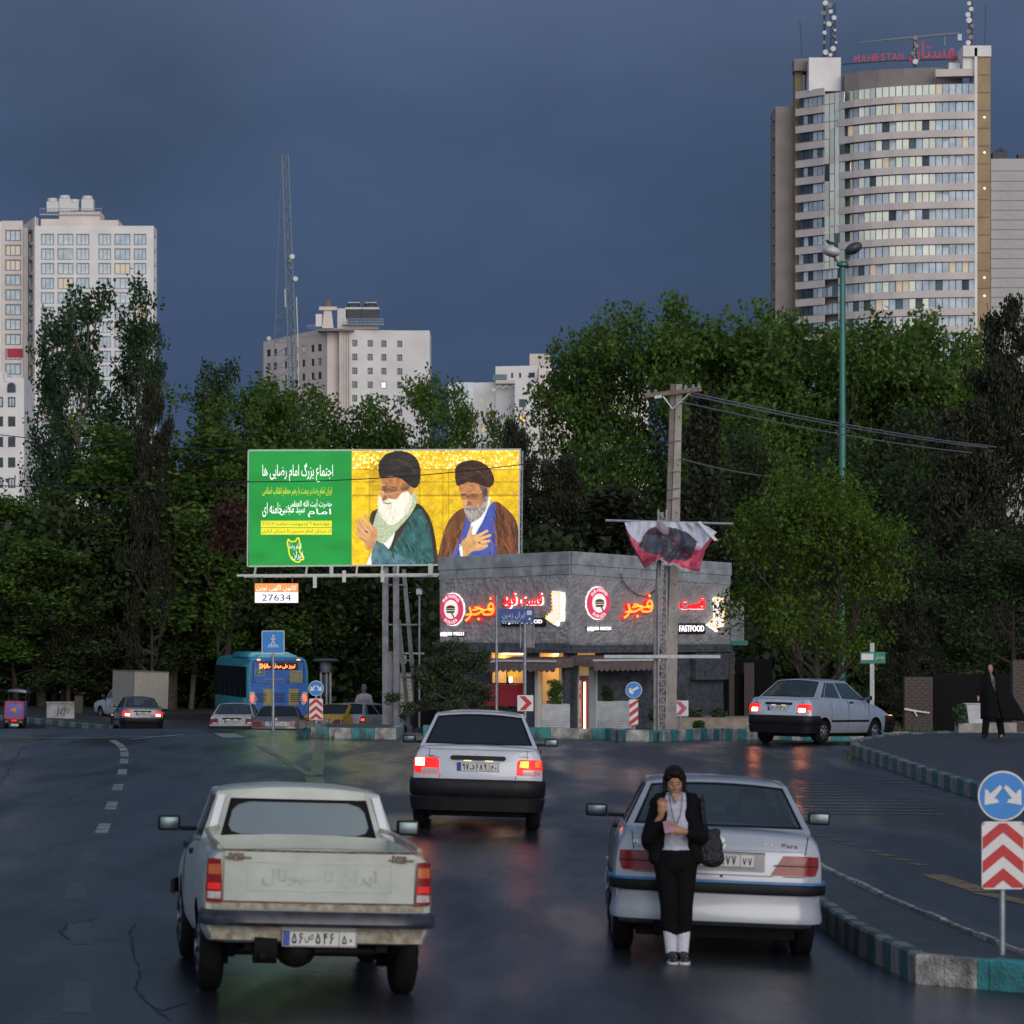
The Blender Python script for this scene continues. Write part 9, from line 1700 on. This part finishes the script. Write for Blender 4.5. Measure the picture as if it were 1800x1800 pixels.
TL = [
 ('poplar', 95, 503, 140, 192, 'wind blown poplar left of the tallest one, before the pale apartment tower', 1), ('poplar2', 192, 484, 175, 194, 'tallest wind blown poplar, leaning right before the pale apartment tower', 1), ('poplar', 58, 545, 100, 196, 'slim poplar at the left of the poplar group', 1), ('poplar2', 238, 560, 110, 190, 'lower right poplar of the group, its crown at the tower edge', 1),
 ('poplar', 335, 636, 110.5, 188, 'small poplar alone against the sky right of the apartment tower', 1), ('pine', 268, 672, 110, 184, 'dark brownish pine between the poplars and the small poplar', 1), ('pine', 120, 900, 150, 187, 'dark shrubby pine at the foot of the poplars', 1),
 ('broad1', -15, 838, 328.125, 187, 'yellow green tree at the left edge above the trike', 1), ('broad2', 75, 940, 265.625, 187, 'tree with low branches above the trike canopy', 1), ('broad1', 185, 770, 328.125, 192, 'full green tree below the poplar trunks', 1), ('broad2', 300, 735, 343.75, 187, 'full green tree left of the green half of the billboard', 1), ('airy', 425, 655, 234.375, 189, 'thin leaved tree against the sky above the billboard left corner', 1),
 ('airy', 480, 672, 162.5, 187, 'thin leaved tree before the lattice mast foot', 1), ('broad1', 400, 765, 281.25, 185, 'dark green tree touching the left edge of the billboard', 1), ('dense', 250, 860, 320, 188, 'dark dense tree over the box truck', 1), ('dense', 380, 930, 260, 189, 'dark dense tree over the city bus', 1), ('dense', 110, 1010, 240, 189, 'dark dense tree over the low graffiti wall', 1),
 ('broad2', 560, 694, 237.5, 189, 'tree before the cream office block, left side', 1), ('broad1', 655, 692, 225, 188, 'tree before the cream office block, right side', 1), ('airy', 742, 646, 140, 185, 'open branched tree rising at the right corner of the office block', 1), ('airy', 835, 692, 130, 178, 'open branched tree before the stepped cream block', 1), ('dense', 520, 780, 260, 188, 'dark tree directly behind the billboard text', 1), ('dense', 700, 780, 280, 188, 'dark tree directly behind the billboard portraits', 1), ('dense', 610, 1000, 300, 188, 'dark low crown under the billboard between kiosk and bus', 1),
 ('pine', 905, 740, 120, 160, 'dark pine right behind the billboard ladder', 1), ('pine', 985, 800, 180, 158, 'dark pine above the shop corner', 1), ('airy', 905, 740, 110, 186, 'small open tree left of the tall tree', 1),
 ('broad2', 1012, 556, 180, 186, 'tall tree with open crown left of the concrete pole', 1), ('airy', 1070, 574, 200, 184, 'open crowned tree behind the top of the concrete pole', 1), ('airy', 1120, 600, 162.5, 190, 'slighter open tree by the concrete pole', 1), ('broad1', 1185, 512, 296.875, 180, 'tallest green tree right of the concrete pole', 1), ('column', 1235, 690, 90, 150, 'dark cypress column right of the concrete pole', 1), ('column', 1120, 880, 80, 150, 'dark cypress behind the banner', 1), ('column', 1060, 860, 175, 152, 'dark cypress above the shop sign wall', 1),
 ('broad2', 1262, 540, 265.625, 184, 'green tree second right of the concrete pole', 1), ('broad1', 1335, 524, 281.25, 182, 'green tree left of the curved tower foot', 1), ('airy', 1290, 690, 218.75, 172, 'thin tree crossed by the power lines', 1), ('broad2', 1405, 552, 281.25, 180, 'green tree left of the green lamp post', 1), ('broad1', 1480, 566, 281.25, 178, 'green tree right behind the green lamp post', 1), ('broad2', 1545, 545, 281.25, 182, 'green tree below the middle of the curved tower', 1), ('broad1', 1620, 545, 296.875, 180, 'green tree below the right of the curved tower', 1), ('broad2', 1692, 560, 234.375, 176, 'green tree left of the dark pine', 1),
 ('dense', 1330, 760, 260, 160, 'dark tree between shop roof and round tree', 1), ('dense', 1560, 720, 300, 150, 'dark tree behind the round tree, upper right', 1), ('pine', 1768, 522, 200, 138, 'dark pine towering at the right edge', 1), ('pine', 1700, 700, 220, 132, 'broad dark pine right of the round tree', 1), ('dense', 1790, 900, 300, 118, 'dark tree over the woman in the black chador', 1), ('dense', 1640, 960, 220, 120, 'dark tree above the brick gate pillar', 1), ('pine', 1590, 1000, 120, 112, 'small dark pine between round tree and gate pillar', 1),
 ('round', 1440, 778, 325, 107, 'big round bright green tree behind the turning silver sedan', 1), ('dense', 1180, 960, 260, 150, 'dark tree behind the torn banner', 1), ('dense', 30, 1050, 260, 187, 'dark low crown behind the trike', 1)]
for (k, px, top, w_, d, lb, fl) in TL: tree(k, px, top, w_, d, lb, None, fl)
# undergrowth that closes the view under the crowns
def mass(name, label, boxes, mt, size, per, seed, n_per=9):
    r = np.random.default_rng(seed); pts = []
    for (px0, px1, py0, py1, d0, d1, n) in boxes:
        q = r.random((n, 3)); d = d0 + (d1 - d0) * q[:, 1]; px = px0 + (px1 - px0) * q[:, 0]; py = py0 + (py1 - py0) * q[:, 2] + 25 * np.sin(px / 23) * (1 - q[:, 2]); pts.append(np.stack([(px - 900) / F * d, d, CAM_H - (py - HOR) / F * d], -1))
    me = leafcloud(name, np.concatenate(pts), mt, size, per, .5, seed); o = link(name, me); return tag(o, label, 'undergrowth', kind='stuff')
mass('undergrowth', 'dark bushes and ivy filling the space under the tree crowns', [(-60, 440, 1040, 1275, 190, 200, 1500), (430, 790, 1060, 1275, 186, 196, 1100), (760, 1260, 960, 1160, 150, 165, 900), (1300, 1900, 1110, 1275, 134, 142, 1500), (-60, 1900, 900, 1080, 184, 192, 1800)], LM['dark'], .42, 14, 5)
# cedar before the shop, potted shrubs, bed plants
mb, ends = skeleton(77, 3.0, .05, .0, 26, .18, lambda t: 1.25 * (1 - .75 * t) + .15, .18, 4, 2, .35)
d = 119.0; b = P(800, 1275, d); zb = gz(b.x, d) + .1; sc = (P(0, 1118, d).z - zb) / 3.0
o = thing('cedar_tree', 'small drooping cedar in front of the left wall of the shop', 'tree', (b.x, d, zb)); o.scale = (sc * .92, sc * .92, sc); link('trunk', mb.mesh('trunk', barkp, 60, recalc=False), o); link('crown', leafcloud('crown', [p[:] for p in ends], LM['cedar'], .10, 46, .13, 7, .45, droop=.6), o)
def shrub(px, top, base, w_, d, label, leaf, seed, size=.05, per=120):
    b = P(px, base, d); r = random.Random(seed); h = (base - top) / F * d; rr = w_ / F * d / 2; ends = []; mb = MB()
    for k in range(26): a_ = r.uniform(0, 6.28); f = r.uniform(.1, 1); p = Vector((rr * .75 * math.cos(a_) * r.random(), rr * .75 * math.sin(a_) * r.random(), h * f)); mb.tube([(0, 0, -.1), (p.x * .4, p.y * .4, p.z * .5), tuple(p)], [.012, .008, .004], 4); ends.append(p[:])
    o = thing('shrub', label, 'shrub', tuple(b)); link('stems', mb.mesh('stems', bark, recalc=False), o); link('foliage', leafcloud('foliage', ends, LM[leaf], size, per, rr * .32, seed), o)
shrub(975, 1198, 1240, 26, 100.4, 'rounded shrub growing in the left white planter', 'green', 1); shrub(1068, 1208, 1236, 22, 101, 'sparse shrub growing in the wider white planter', 'dark', 2, per=50); shrub(1228, 1272, 1282, 22, 95, 'low weedy bush before the flower bed wall', 'green', 3)
for k, (x, lb) in enumerate(((1152, 'spiky plant left of the lattice mast foot'), (1222, 'spiky plant right of the pink chevron sign'), (1262, 'spiky plant behind the tail of the turning silver sedan'))): shrub(x, 1250, 1265, 26, 102.8, lb, 'cedar', 10 + k, .12, 12)
shrub(1687, 1245, 1275, 26, 96, 'dry grassy clump left of the tilted white box', 'cedar', 31, .10, 20)
shrub(405, 880, 965, 80, 150, 'patch of brown withered branches left of the billboard', 'brown', 44, .22, 40)
